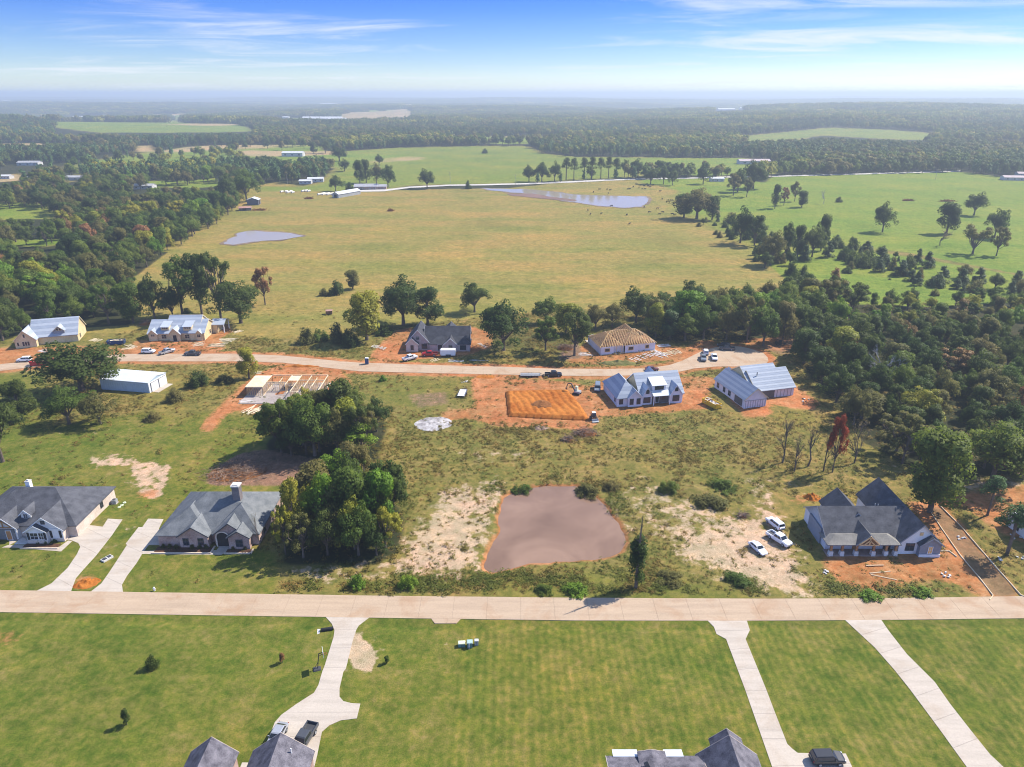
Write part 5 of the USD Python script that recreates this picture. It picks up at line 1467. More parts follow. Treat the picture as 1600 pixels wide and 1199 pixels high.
def T_bare(seed, n=500, tall=1.0, spread=2.4):
    rg = np.random.default_rng(seed)
    m = MB()
    tips = []

    def grow(p, d, L, r, depth):
        q = p + d * L
        k = p + d * L * .5 + rg.normal(size=3) * L * .06
        m.tube([p, k, q], [r, r * .8, r * .6], 6 if depth == 0 else 4)
        if depth >= 4:
            tips.append(q)
            return
        for _ in range(3 if depth else 4):
            e = d + rg.normal(size=3) * np.array([.55, .55, .3]) * (spread / 2.4)
            e[2] = abs(e[2]) * .8 + .25
            e /= np.linalg.norm(e)
            grow(q if rg.random() < .7 else k, e, L * rg.uniform(.52, .78), r * .55, depth + 1)
    grow(np.array([0, 0, -.3]), np.array([.03, .02, 1.0]), 3.4, .2, 0)
    bl = [(t_, .35) for t_ in tips]
    v, f = m.get()
    v = v.copy()
    s = 10 / v[:, 2].max()
    v[:, 2] *= s
    for b in bl:
        b[0][2] *= s
    return (v, f), (leaves(bl, n, .10, rg, aspect=.3, shell=.1) if n else None)


def T_bush(seed, n=2600, wid=5.0):
    rg = np.random.default_rng(seed)
    bl = []
    for _ in range(26):
        a, d = rg.uniform(0, 6.28), wid * rg.random() ** .6
        hh = (9.0 - 6.5 * (d / wid) ** 1.5) * rg.uniform(.45, 1.05)
        r = rg.uniform(.7, 1.7)
        bl.append((np.array([math.cos(a) * d * rg.uniform(.8, 1.2), math.sin(a) * d * rg.uniform(.6, 1.1), hh * .75]), (r, r, r * rg.uniform(1.0, 1.9))))
        bl.append((np.array([math.cos(a) * d, math.sin(a) * d, hh * .3]), (r * 1.1, r * 1.1, r * 1.2)))
    return limbs(rg, bl, .16, 1.2, 10), leaves(bl, n, .38, rg, shell=.35)


def T_far(seed, n=620, wid=4.6):
    rg = np.random.default_rng(seed)
    bl = dome(rg, 0, 5.4, wid, 4.4, 11, 1.5, 2.4)
    return limbs(rg, bl, .36, 3.0, 4), leaves(bl, n, .62, rg)


def T_farpine(seed, n=420):
    rg = np.random.default_rng(seed)
    bl = [(np.array([rg.normal() * .7, rg.normal() * .7, z]), (1.2 * (1 - (z - 3) / 9) + .3,) * 3) for z in np.linspace(2.8, 9.3, 12)]
    return limbs(rg, bl, .25, 7.0, 0), leaves(bl, n, .5, rg)


def T_clump(seed, n=520):
    """A piece of distant wood: several crowns in one."""
    rg = np.random.default_rng(seed)
    bl = [(np.array([rg.uniform(-14, 14), rg.uniform(-14, 14), rg.uniform(4, 9)]), (r_, r_, r_ * .9)) for r_ in rg.uniform(3.6, 5.6, 13)]
    return None, leaves(bl, n, 1.9, rg)


for k_ in range(3):
    shape(f'broad{k_}', *T_broad(20 + k_))
    shape(f'upright{k_}', *T_upright(40 + k_))
    shape(f'bush{k_}', *T_bush(60 + k_))
    shape(f'far{k_}', *T_far(80 + k_))
for k_ in range(2):
    shape(f'loose{k_}', *T_loose(50 + k_))
    shape(f'cedar{k_}', *T_cedar(70 + k_))
    shape(f'pine{k_}', *T_pine(90 + k_))
    shape(f'bare{k_}', *T_bare(100 + k_))
    shape(f'clump{k_}', *T_clump(110 + k_))
shape('vase0', *T_vase(120))
shape('slim0', *T_slim(121))
shape('tallbare0', *T_bare(122, 260, spread=1.3))
shape('farpine0', *T_farpine(123))
SIZE = {k: (np.ptp(np.vstack([m[0] for m in v if m is not None])[:, 2]) - .3, max(np.ptp(np.vstack([m[0] for m in v if m is not None])[:, 0]), np.ptp(np.vstack([m[0] for m in v if m is not None])[:, 1]))) for k, v in SHAPES.items()}
CLASSES = {}


def tree_class(shp, leaf, bark=None):
    key = (shp, leaf, bark)
    if key not in CLASSES:
        path = f'/World/plant_class_{len(CLASSES)}'
        stage.CreateClassPrim(path)
        UsdGeom.Xform.Define(stage, path)
        stage.GetPrimAtPath(path).SetSpecifier(Sdf.SpecifierClass)
        tr, cr = SHAPES[shp]
        if tr is not None:
            usdkit.mesh(stage, path + '/trunk', tr, bark or bark_m, smooth=False)
        if cr is not None and leaf:
            leaf_mesh(path + '/crown', cr, LM[leaf])
        CLASSES[key] = path
    return CLASSES[key]


prg = np.random.default_rng(99)
occupied = []


def plant(name, shp, leaf, x, y, height, width, label, category='tree', group=None, bark=None, z=None):
    h0, w0 = SIZE[shp]
    z = gz(x, y) if z is None else z
    s = width / w0
    o = thing(name, label, category, (x, y, z - .02), float(prg.uniform(0, 360)), group, None, (s * prg.uniform(.94, 1.06), s * prg.uniform(.94, 1.06), height / h0))
    o.GetReferences().AddInternalReference(tree_class(shp, leaf, bark))
    o.SetInstanceable(True)
    occupied.append((x, y, width / 2))
    return o


def height_for(b, top):
    lo, hi = 0.0, 70.0
    for _ in range(40):
        m = (lo + hi) / 2
        if seen((b[0], b[1], m))[1] > top:
            lo = m
        else:
            hi = m
    return lo


def grow(name, shp, leaf, bx, by, top, wpx, label, category='tree', group=None, bark=None):
    b = at(bx, by)
    h = height_for(b, top)
    d = math.hypot(b[1], CAMH - h / 2)
    # crowns lean towards the lens in a view from above: the top edge seen is nearer the camera than the stem
    plant(name, shp, leaf, b[0], b[1], max(.5, h * (1 - .10 * (top > 400))), wpx * d / FPX, label, category, group, bark)


HEDGE = 'trees of the belt behind the lane'
LOT = 'trees of the thicket on the wooded lot'
UPL = 'trees of the upper thicket beside the wall frames'
MEAD = 'trees standing in the green meadow'
BELT = 'trees of the belt between pasture and meadow'
FARM = 'trees round the farm road'
T = [
    # the belt behind the lane
    ('tree', 'upright0', 'yellow', 573, 532, 446, 62, 'tall yellow green tree left of the dark roofed house', HEDGE), ('tree', 'broad0', 'dark', 630, 508, 422, 84, 'large spreading oak behind the dark roofed house, its trunk showing', HEDGE),
    ('tree', 'upright1', 'dark', 668, 507, 440, 58, 'dark drooping tree touching the spreading oak on its right', HEDGE), ('tree', 'broad1', 'dark', 741, 488, 434, 56, 'dark tree at the pasture edge left of the biggest belt tree', HEDGE),
    ('tree', 'broad2', 'dark', 786, 548, 458, 108, 'biggest dark tree of the belt, right of the dark roofed house', HEDGE), ('tree', 'loose0', 'mid', 852, 548, 488, 46, 'small tree in front of the belt on the cleared grass', HEDGE),
    ('tree', 'broad0', 'mid', 852, 505, 457, 48, 'round green tree behind the small tree on the cleared grass', HEDGE), ('tree', 'upright2', 'yellow', 884, 522, 468, 42, 'yellow topped tree left of the leaning tree', HEDGE),
    ('tree', 'loose1', 'dark', 897, 556, 470, 66, 'leaning dark tree with bare stem left of the bare rafters', HEDGE), ('tree', 'broad1', 'olive', 930, 515, 470, 44, 'olive tree behind the leaning tree', HEDGE), ('tree', 'broad2', 'olive', 956, 512, 468, 46, 'olive tree behind the left end of the bare rafters', HEDGE),
    ('tree', 'broad0', 'dark', 993, 505, 440, 62, 'tall oak standing clear above the bare rafters', HEDGE), ('tree', 'upright0', 'yellow', 1024, 527, 466, 34, 'yellow green tree right of the oak above the rafters', HEDGE), ('tree', 'upright1', 'cedar', 1046, 530, 478, 38, 'dark narrow tree between two yellow green ones', HEDGE),
    ('tree', 'upright2', 'bright', 1070, 522, 445, 52, 'bright green tree of the belt above the parked vehicles', HEDGE), ('tree', 'broad1', 'mid', 1098, 530, 468, 56, 'broad tree right of the bright green belt tree', HEDGE), ('tree', 'upright0', 'dark', 1106, 515, 455, 34, 'dark top behind the broad belt tree', HEDGE),
    ('tree', 'broad2', 'olive', 1134, 533, 465, 52, 'olive tree directly above the turning circle', HEDGE), ('tree', 'loose0', 'olive', 1166, 535, 452, 46, 'tall thin olive tree right of the turning circle', HEDGE), ('tree', 'broad0', 'mid', 1192, 540, 470, 50, 'green tree over the pile of dead limbs', HEDGE), ('tree', 'upright1', 'olive', 1222, 535, 462, 44, 'olive tree at the corner of the right wood', HEDGE),
    ('slender_tree', 'upright2', 'olive', 551, 452, 418, 24, 'slender tree alone at the pasture edge above the yellow green one', HEDGE), ('bush', 'bush0', 'dark', 526, 460, 431, 28, 'dark bush left of the slender pasture tree', HEDGE), ('bush', 'bush1', 'olive', 506, 462, 446, 18, 'low olive bush left of the dark pasture bush', HEDGE),
    ('bush', 'bush1', 'olive', 478, 536, 503, 32, 'olive bush beside the lane, left of the bushy thicket', HEDGE), ('bush', 'bush2', 'mid', 500, 532, 508, 30, 'green bush right of the olive lane bush', HEDGE), ('bush', 'bush0', 'olive', 528, 534, 496, 40, 'large olive bush of the lane thicket', HEDGE), ('bush', 'bush1', 'dark', 548, 540, 505, 36, 'dark bush under the tall yellow green tree', HEDGE), ('bush', 'bush2', 'dark', 600, 522, 500, 34, 'dark bush right of the tall yellow green tree', HEDGE),
    # the group left of centre
    ('tree', 'broad1', 'dark', 376, 505, 428, 92, 'large dark oak right of the house with two dormers', 'trees of the group in the pasture corner'), ('tree', 'loose0', 'dark', 345, 498, 392, 64, 'tall tree in the middle of the pasture corner group', 'trees of the group in the pasture corner'), ('tree', 'loose1', 'mid', 285, 492, 396, 66, 'leaning open tree with bare limbs in the pasture corner group', 'trees of the group in the pasture corner'),
    ('tree', 'upright0', 'dark', 315, 490, 392, 42, 'upright dark tree of the pasture corner group', 'trees of the group in the pasture corner'), ('tree', 'broad2', 'dark', 242, 500, 415, 54, 'round dark tree at the left of the pasture corner group', 'trees of the group in the pasture corner'), ('tree', 'upright2', 'mid', 208, 505, 432, 44, 'narrow green tree leftmost of the pasture corner group', 'trees of the group in the pasture corner'), ('tree', 'loose0', 'brown', 414, 476, 408, 34, 'thin brownish tree rightmost of the pasture corner group', 'trees of the group in the pasture corner'),
    ('tree', 'broad0', 'dark', 270, 498, 440, 40, 'small dark tree under the leaning open tree', 'trees of the group in the pasture corner'),
    ('cedar_tree', 'cedar0', 'cedar', 293, 496, 479, 21, 'small cedar behind the roof of the house with two dormers', None),
    ('tree', 'broad0', 'dark', 128, 610, 521, 140, 'huge dark oak in front of the lane left of the white shed', None), ('tree', 'broad1', 'mid', 108, 662, 598, 88, 'green bushy tree below the huge oak, left of a pair', None), ('tree', 'broad2', 'olive', 156, 662, 607, 74, 'olive bushy tree below the huge oak, right of a pair', None),
    ('tree', 'broad1', 'dark', 4, 722, 600, 96, 'tall dark tree cut by the left edge below the lane', None), ('tree', 'upright1', 'dark', 34, 655, 585, 56, 'dark tree behind the one cut by the left edge', None), ('tree', 'broad0', 'dark', -28, 668, 590, 70, 'dark tree top at the left edge near the lane', None),
    ('bush', 'bush0', 'dark', 310, 603, 571, 38, 'dark bush to the right of the white shed', None), ('bush', 'bush1', 'olive', 273, 626, 600, 32, 'low bush in the rough grass below the dark bush', None), ('bush', 'bush2', 'olive', 350, 598, 580, 34, 'spreading olive bush between the shed and the thin yellow tree', None), ('bush', 'bush1', 'olive', 238, 656, 640, 30, 'low clump in the grass below the white shed', None),
    ('tree', 'upright1', 'yellow', 389, 592, 537, 38, 'thin yellow topped tree standing by the lane', None),
    # thickets of the wooded lot
    ('tree', 'loose0', 'mid', 440, 706, 612, 76, 'open green tree leftmost of the upper thicket', UPL), ('tree', 'upright0', 'yellow', 470, 690, 608, 54, 'yellowish tree of the upper thicket below the wall frames', UPL), ('tree', 'broad0', 'mid', 492, 712, 606, 84, 'broad green tree in the middle of the upper thicket', UPL), ('tree', 'upright2', 'dark', 538, 682, 582, 54, 'tall dark tree highest of the upper thicket', UPL),
    ('tree', 'broad1', 'dark', 588, 674, 614, 46, 'rounded dark tree at the right end of the upper thicket', UPL), ('tree', 'loose1', 'bright', 566, 714, 655, 70, 'bright green low tree at the lower right of the upper thicket', UPL), ('tree', 'broad2', 'olive', 528, 712, 625, 64, 'olive tree behind the bright low tree', UPL), ('tree', 'broad0', 'dark', 455, 712, 660, 50, 'dark low tree at the foot of the upper thicket', UPL), ('tree', 'upright1', 'dark', 512, 672, 602, 44, 'dark tree behind the broad middle tree', UPL),
    ('tree', 'broad2', 'bright', 503, 836, 723, 70, 'bright green crown highest of the roadside thicket', LOT), ('tree', 'upright1', 'yellow', 462, 852, 732, 46, 'yellow green tree on the left side of the roadside thicket', LOT), ('tree', 'upright0', 'mid', 548, 842, 717, 64, 'tall tree at the back of the roadside thicket', LOT), ('tree', 'upright2', 'bright', 594, 838, 722, 54, 'bright tree at the back right of the roadside thicket', LOT), ('tree', 'broad0', 'mid', 560, 868, 775, 74, 'broad tree in the middle front of the roadside thicket', LOT),
    ('tree', 'broad1', 'dark', 512, 868, 786, 74, 'dark tree in the front of the roadside thicket', LOT), ('tree', 'loose0', 'olive', 474, 872, 800, 56, 'olive low tree at the front left of the roadside thicket', LOT), ('tree', 'loose1', 'yellow', 602, 856, 786, 52, 'yellowish open tree at the right end of the roadside thicket', LOT), ('tree', 'loose0', 'yellow', 446, 866, 782, 34, 'yellowish tree overhanging the brick house corner', LOT), ('tree', 'broad2', 'dark', 588, 868, 812, 50, 'low dark tree at the front right of the roadside thicket', LOT),
    ('pond_tree', 'slim0', 'dark', 993, 919, 791, 30, 'narrow dark tree with a bare top beside the muddy pond', None),
    # along the wood on the right
    ('red_tree', 'loose1', 'red', 1300, 738, 632, 30, 'thin tree with red leaves at the edge of the right wood', None), ('bare_tree', 'tallbare0', 'grey', 1222, 724, 636, 28, 'thin bare tree leftmost in front of the red tree', None), ('bare_tree', 'tallbare0', 'grey', 1240, 738, 672, 20, 'thin bare tree second from the left before the red tree', None), ('bare_tree', 'tallbare0', 'brown', 1262, 728, 648, 28, 'bare brownish tree nearest the red tree on its left', None), ('bare_tree', 'bare0', 'grey', 1334, 724, 648, 50, 'grey bare tree just right of the red tree', None), ('bare_tree', 'tallbare0', 'brown', 1286, 736, 660, 22, 'short bare tree touching the red tree', None),
    ('tree', 'upright1', 'yellow', 1310, 572, 505, 62, 'yellow green tree brightest of the right wood', None), ('dead_tree', 'bare1', None, 1376, 606, 528, 62, 'white dead tree with bare limbs inside the right wood', None), ('tree', 'upright2', 'mid', 1452, 800, 652, 96, 'large green tree behind the porch house on the right', None), ('tree', 'broad0', 'mid', 1548, 756, 640, 124, 'broad spreading tree at right above the young pine', None), ('pine_tree', 'pine0', 'pine', 1542, 806, 735, 40, 'young pine with bare stem right of the unpaved drive', None), ('pine_tree', 'pine1', 'pine', 1572, 868, 776, 56, 'leaning dark pine in front of the white house corner', None),
    ('tree', 'loose0', 'olive', 1400, 705, 640, 74, 'grey olive tree between the bare trees and the large green tree', None), ('tree', 'loose1', 'olive', 1440, 720, 655, 60, 'thin olive tree left behind the large green tree', None), ('tree', 'broad1', 'yellow', 1430, 660, 598, 74, 'yellowish crown above the grey olive tree', None), ('tree', 'broad2', 'olive', 1345, 655, 600, 80, 'olive crown at the wood edge above the red tree', None),
    # lawn saplings
    ('sapling', 'bush0', 'dark', 238, 1043, 1018, 22, 'small round tree on the lower left lawn', None), ('sapling', 'upright1', 'dark', 198, 1133, 1106, 15, 'thin sapling low on the left lawn', None), ('sapling', 'upright0', 'brown', 441, 1036, 1019, 9, 'tiny brownish sapling left of the basketball hoop', None), ('sapling', 'upright2', 'mid', 604, 1036, 1023, 8, 'tiny leaning sapling right of the sandy patch', None),
    # shrubs by the road
    ('shrub', 'bush1', 'bright', 557, 917, 893, 30, 'bright green roadside shrub below the left of the thicket', None), ('shrub', 'bush2', 'bright', 637, 917, 893, 32, 'large bright roadside shrub below the sandy strip', None), ('shrub', 'bush0', 'mid', 850, 924, 912, 30, 'spreading green clump below the middle of the pond', None), ('shrub', 'bush1', 'bright', 898, 925, 911, 42, 'widest bright shrub clump below the pond', None), 
    ('shrub', 'bush0', 'olive', 1110, 788, 772, 60, 'large olive shrub mass on the spoil bank of the sandy lot', None), ('shrub', 'bush2', 'mid', 1044, 768, 746, 36, 'dark green shrub left on the spoil bank', None), ('shrub', 'bush1', 'mid', 1126, 764, 748, 50, 'green shrub behind the olive mass on the spoil bank', None), ('shrub', 'bush0', 'olive', 918, 768, 750, 44, 'olive shrub on the upper right bank of the muddy pond', None), ('shrub', 'bush1', 'olive', 955, 762, 748, 34, 'pale olive shrub right of the one on the pond bank', None), ('shrub', 'bush2', 'mid', 814, 764, 754, 36, 'green shrub on the upper left bank of the pond', None), ('shrub', 'bush1', 'bright', 598, 595, 584, 14, 'small round green shrub below the lane', None), ('shrub', 'bush2', 'olive', 1046, 906, 894, 50, 'long olive roadside shrub right of the narrow tree', None), ('shrub', 'bush0', 'mid', 1150, 908, 896, 46, 'green roadside shrub at the sandy lot entrance', None), ('shrub', 'bush1', 'bright', 1360, 934, 924, 40, 'bright shrub before the red earth of the porch house', None), ('shrub', 'bush2', 'bright', 1440, 928, 916, 36, 'bright shrub right of the one before the red earth', None),
    # meadow trees
    ('tree', 'broad2', 'dark', 1378, 363, 313, 40, 'dark rounded oak alone in the green meadow, leftmost', MEAD), ('tree', 'upright0', 'dark', 1478, 365, 315, 36, 'leaning dark tree in the green meadow right of the rounded oak', MEAD), ('tree', 'broad0', 'dark', 1521, 337, 298, 34, 'dark oak farthest back in the green meadow', MEAD), ('tree', 'broad1', 'dark', 1553, 372, 325, 44, 'broad flat topped dark tree at the right of the meadow', MEAD), ('tree', 'vase0', 'olive', 1519, 397, 350, 42, 'vase shaped olive tree in front of the flat topped one', MEAD), ('tree', 'loose0', 'olive', 1556, 400, 354, 30, 'narrow olive tree right of the vase shaped one', MEAD), ('bare_tree', 'bare0', 'pinkish', 1468, 384, 357, 32, 'pinkish bare tree in front of the leaning dark tree', MEAD),
    ('tree', 'upright1', 'dark', 1210, 326, 287, 18, 'slim dark tree on the rise, left of a scattered five', MEAD), ('tree', 'upright2', 'dark', 1252, 324, 297, 17, 'small dark tree on the rise beside the dead snag', MEAD), ('tree', 'loose0', 'brown', 1224, 321, 292, 14, 'brownish thin tree on the rise', MEAD), ('tree', 'loose1', 'olive', 1241, 315, 282, 18, 'tall thin tree on the rise', MEAD), ('dead_tree', 'bare0', None, 1286, 319, 294, 14, 'dead snag with forked top on the rise', MEAD), ('bush', 'bush0', 'dark', 1310, 316, 306, 12, 'round dark bush right of the dead snag', MEAD),
    ('tree', 'broad0', 'dark', 1176, 295, 248, 44, 'big dark shade tree on the farm rise', MEAD), ('tree', 'broad1', 'dark', 1152, 300, 262, 36, 'dark shade tree left of the big one on the rise', MEAD), ('tree', 'loose0', 'olive', 1145, 306, 270, 26, 'thin stemmed tree in front of the shade trees, left one', MEAD), ('tree', 'loose1', 'olive', 1166, 308, 276, 20, 'thin stemmed tree in front of the shade trees, right one', MEAD), ('tree', 'broad2', 'dark', 1098, 288, 256, 28, 'round tree by the white roofed shed', MEAD), ('tree', 'upright0', 'dark', 1118, 278, 262, 14, 'small dark tree behind the white roofed shed', MEAD),
    ('tree', 'broad1', 'olive', 1088, 342, 292, 74, 'wide grey green clump at the pasture corner', BELT), ('tree', 'upright2', 'dark', 1068, 340, 302, 30, 'dark left flank of the wide clump at the pasture corner', BELT), ('tree', 'upright0', 'dark', 1112, 344, 305, 26, 'dark right flank of the wide clump at the pasture corner', BELT),
    ('tree', 'broad2', 'dark', 1156, 380, 319, 48, 'dark tree with two tiers at the top of the belt', BELT), ('tree', 'loose0', 'dark', 1178, 384, 335, 34, 'dark tree right of the two tiered one', BELT), ('tree', 'broad0', 'olive', 1203, 414, 358, 44, 'grey green rounded tree in the belt', BELT), ('tree', 'loose1', 'dark', 1225, 408, 345, 30, 'tall thin dark tree in the belt', BELT), ('tree', 'upright1', 'dark', 1245, 402, 350, 28, 'slender dark tree of the belt beside the thin one', BELT), ('tree', 'broad1', 'dark', 1268, 402, 352, 40, 'dark rounded tree of the belt', BELT), ('tree', 'upright2', 'dark', 1282, 392, 333, 22, 'tallest narrow tree of the belt', BELT),
    ('brown_cedar_tree', 'cedar1', 'brown', 1299, 464, 412, 30, 'brown dying cedar in front of the right wood', None), ('cedar_tree', 'cedar0', 'cedar', 1268, 455, 434, 16, 'small dark cedar left of the brown one', None), ('cedar_tree', 'cedar1', 'cedar', 1432, 446, 420, 17, 'small cedar in the rough meadow, left of two', None), ('bush', 'bush2', 'cedar', 1463, 449, 419, 27, 'round dark cedar bush in the rough meadow, right of two', None), ('bush', 'bush1', 'dark', 1236, 430, 402, 22, 'dark bush on the pasture edge below the belt', None), ('bush', 'bush0', 'dark', 1254, 436, 408, 22, 'dark bush beside the one on the pasture edge', None), ('bush', 'bush2', 'olive', 1460, 462, 447, 14, 'small olive bush under the round cedar bush', None), ('bush', 'bush0', 'olive', 1414, 432, 418, 15, 'low bush left behind the small meadow cedar', None), ('bush', 'bush1', 'olive', 1328, 420, 404, 14, 'yellowish bush on the rough meadow', None),
    # the farm
    ('tree', 'broad0', 'dark', 667, 295, 262, 29, 'dark round tree alone on the farm road', FARM), ('tree', 'broad1', 'dark', 606, 293, 256, 32, 'dark tree right of the brick ranch house', FARM), ('tree', 'upright0', 'dark', 562, 288, 249, 18, 'narrow tree behind the brick ranch house, left one', FARM), ('tree', 'upright1', 'dark', 572, 286, 248, 20, 'narrow tree behind the brick ranch house, right one', FARM), ('tree', 'broad2', 'olive', 588, 288, 252, 24, 'olive tree behind the brick ranch house', FARM), ('tree', 'broad0', 'dark', 592, 259, 240, 17, 'round tree on the yellow field behind the ranch house', FARM), ('tree', 'broad1', 'dark', 524, 299, 273, 25, 'dark tree left of the brick ranch house', FARM), ('tree', 'bush1', 'dark', 546, 297, 282, 14, 'low dark tree beside the ranch house wall', FARM), ('tree', 'broad2', 'dark', 538, 268, 247, 24, 'dark tree in the field hedge above the farm', FARM), ('tree', 'broad0', 'dark', 530, 252, 228, 28, 'big dark tree in the field hedge above the farm', FARM), ('tree', 'broad1', 'dark', 508, 240, 218, 22, 'dark round tree at the back of the brown field', FARM), ('tree', 'upright2', 'dark', 490, 240, 222, 13, 'small dark tree at the back of the brown field', FARM), ('bush', 'bush0', 'dark', 731, 295, 280, 13, 'dark bush at the farm road by the long pond', FARM), ('bush', 'bush2', 'dark', 757, 240, 230, 9, 'small round dark tree alone on the far yellow field', FARM),
    ('tree', 'broad1', 'mid', 385, 315, 262, 48, 'tall green tree above the dark tin barn', FARM), ('tree', 'broad0', 'dark', 358, 320, 270, 40, 'green tree left of the tall one above the dark tin barn', FARM),
]
px_pines = [(826, 284, 257, 24), (846, 284, 252, 26), (866, 284, 250, 24), (884, 282, 245, 16), (896, 282, 246, 16), (912, 280, 245, 16), (924, 281, 244, 17), (938, 280, 245, 15), (950, 279, 244, 15), (962, 279, 246, 17), (975, 277, 248, 18), (996, 278, 246, 34), (1016, 288, 262, 26), (1036, 288, 258, 22), (1050, 290, 262, 20), (1060, 278, 262, 18)]
ORD = ('first', 'second', 'third', 'fourth', 'fifth', 'sixth', 'seventh', 'eighth', 'ninth', 'tenth', 'eleventh', 'twelfth', 'thirteenth', 'fourteenth', 'fifteenth', 'sixteenth')
for k_, (a_, b_, c_, d_) in enumerate(px_pines):
    leaf_ = 'dark'
    shp_ = ('broad0', 'broad1', 'broad2', 'pine0', 'pine1')[k_ % 3 if k_ < 3 or k_ > 9 else 3 + k_ % 2]
    T.append(('tree' if 'broad' in shp_ else 'pine_tree', shp_, leaf_, a_, b_, c_, d_, f'{ORD[k_]} tree from the left in the dark row above the long pond', 'trees of the row above the long pond'))
for row in T:
    nm, shp, leaf, bx, by, top, wpx, lab, grp = row
    cat_ = {'bush': 'bush', 'shrub': 'shrub', 'sapling': 'sapling'}.get(nm, 'tree')
    grow(nm, shp, leaf, bx, by, top, wpx, lab, cat_, grp, greybark_m if nm in ('dead_tree',) else None)

for poly_, n_, seed_, lab_, grp_, hh_ in (([(425, 708), (440, 672), (480, 655), (560, 655), (600, 672), (588, 706), (540, 716), (470, 716)], 14, 3, 'filling the upper thicket below the wall frames', UPL, (9, 15)), ([(462, 862), (468, 812), (500, 786), (570, 780), (606, 800), (612, 846), (580, 868), (510, 872)], 15, 4, 'filling the roadside thicket of the wooded lot', LOT, (9, 16))):
    rg = np.random.default_rng(seed_)
    c_ = Polygon(px_poly(poly_))
    k_ = 0
    x0_, y0_, x1_, y1_ = c_.bounds
    while k_ < n_:
        x_, y_ = rg.uniform(x0_, x1_), rg.uniform(y0_, y1_)
        if not c_.contains(Point(x_, y_)):
            continue
        lf_ = ('mid', 'dark', 'bright', 'olive', 'yellow')[k_ % 5]
        h_ = rg.uniform(*hh_)
        look = {'yellow': 'yellow green', 'bright': 'bright green', 'mid': 'mid green', 'olive': 'dull olive', 'dark': 'dark green'}[lf_]
        plant('tree', ('broad0', 'loose1', 'broad2', 'upright1', 'broad1', 'loose0')[k_ % 6], lf_, x_, y_, h_, h_ * rg.uniform(.55, .85), f'{look} tree {lab_}', 'tree', f'{look} trees {lab_}')
        k_ += 1

# ---- woods: the nearest trees one by one, the rest as stuff
from scipy.spatial import cKDTree


def scatter(poly, gap, seed, tries=4000):
    rg = np.random.default_rng(seed)
    s = Polygon(poly).buffer(0)
    x0, y0, x1, y1 = s.bounds
    import shapely
    pts, taken = [], {}
    c = np.c_[rg.uniform(x0, x1, tries * 6), rg.uniform(y0, y1, tries * 6)]
    c = c[shapely.contains_xy(s, c[:, 0], c[:, 1])]
    for p in c:
        k = (int(p[0] // gap), int(p[1] // gap))
        if any(np.hypot(*(p - q)) < gap for dx in (-1, 0, 1) for dy in (-1, 0, 1) for q in taken.get((k[0] + dx, k[1] + dy), [])):
            continue
        taken.setdefault(k, []).append(p)
        pts.append(p)
    return np.array(pts)


occ = np.array(occupied)
okd = cKDTree(occ[:, :2])
wood_pts = []                                        # (x, y, height, width, shape, leaf, which wood)
wr = scatter(px_poly(WOOD_R), 7.2, 1, 6000)
wl_ = scatter(px_poly(WOOD_L), 8.2, 2, 9000)
hb = scatter(px_poly([(1085, 352), (1150, 385), (1195, 420), (1240, 415), (1300, 405), (1380, 428), (1470, 452), (1560, 470), (1640, 470), (1640, 452), (1560, 448), (1470, 425), (1400, 402), (1340, 385), (1290, 372), (1200, 355), (1120, 340)]), 7.5, 3, 4000)
hb = hb[fnoise(hb[:, 0], hb[:, 1], 22.0, 2, 6.0) > -.2]
mead = scatter(px_poly([(1290, 405), (1420, 435), (1560, 455), (1640, 470), (1640, 490), (1420, 478), (1260, 468), (1235, 445)]), 13, 4, 400)
mead = mead[fnoise(mead[:, 0], mead[:, 1], 18.0, 2, 8.0) > .05]
wrg = np.random.default_rng(5)


def kind_for(x, y, where):
    v = float(fnoise(np.array([x]), np.array([y]), 34.0, 2, 4.0)[0]) + wrg.normal() * .22
    leaf = 'yellow' if v > .45 else 'bright' if v > .36 else 'mid' if v > -.02 else 'olive' if v > -.22 else 'dark'
    if where == 'left' and leaf == 'dark' and wrg.random() < .25:
        leaf = 'mid'
    if wrg.random() < .02:
        leaf = 'brown'
    return leaf


OPEN_VIEW = [q for q in ([(228, 290), (228, 282), (300, 281), (362, 277), (362, 290)], [(-60, 338), (-60, 318), (50, 315), (85, 326), (80, 338)], [(10, 384), (14, 373), (110, 374), (80, 385)], [(-60, 287), (-60, 279), (30, 272), (34, 282)], [(98, 284), (100, 279), (130, 271), (130, 278)],
             [(14, 264), (14, 256), (54, 254), (54, 263)], [(98, 284), (100, 276), (120, 276), (120, 284)], [(204, 297), (204, 288), (224, 288), (224, 297)], [(376, 323), (380, 306), (404, 306), (404, 323)], [(368, 331), (370, 322), (395, 320), (395, 331)],
             [(80, 208), (98, 196), (250, 194), (390, 199), (395, 206), (250, 208)], [(264, 186), (272, 174), (288, 170), (280, 186)], [(1150, 219), (1170, 212), (1290, 204), (1400, 208), (1456, 213), (1440, 219), (1290, 213)], [(212, 237), (214, 229), (238, 229), (240, 237)], [(374, 241), (380, 236), (530, 237), (470, 243)], [(435, 247), (435, 238), (460, 238), (460, 247)],
             [(425, 188), (425, 180), (515, 179), (600, 172), (645, 172), (640, 184), (530, 188)], [(1140, 258), (1142, 249), (1180, 247), (1180, 258)], [(458, 291), (460, 279), (500, 276), (500, 290)], [(1110, 176), (1112, 168), (1165, 168), (1165, 176)], [(1556, 286), (1560, 268), (1610, 266), (1610, 284)], [(1200, 276), (1500, 269), (1500, 274), (1210, 280)], [(100, 178), (100, 172), (118, 171), (175, 172), (172, 179)])]


open_im = Image.new('L', (1680, 400), 0)
for q in OPEN_VIEW:
    ImageDraw.Draw(open_im).polygon([(a + 40, b) for a, b in q], fill=1)
open_im = np.asarray(open_im) > 0


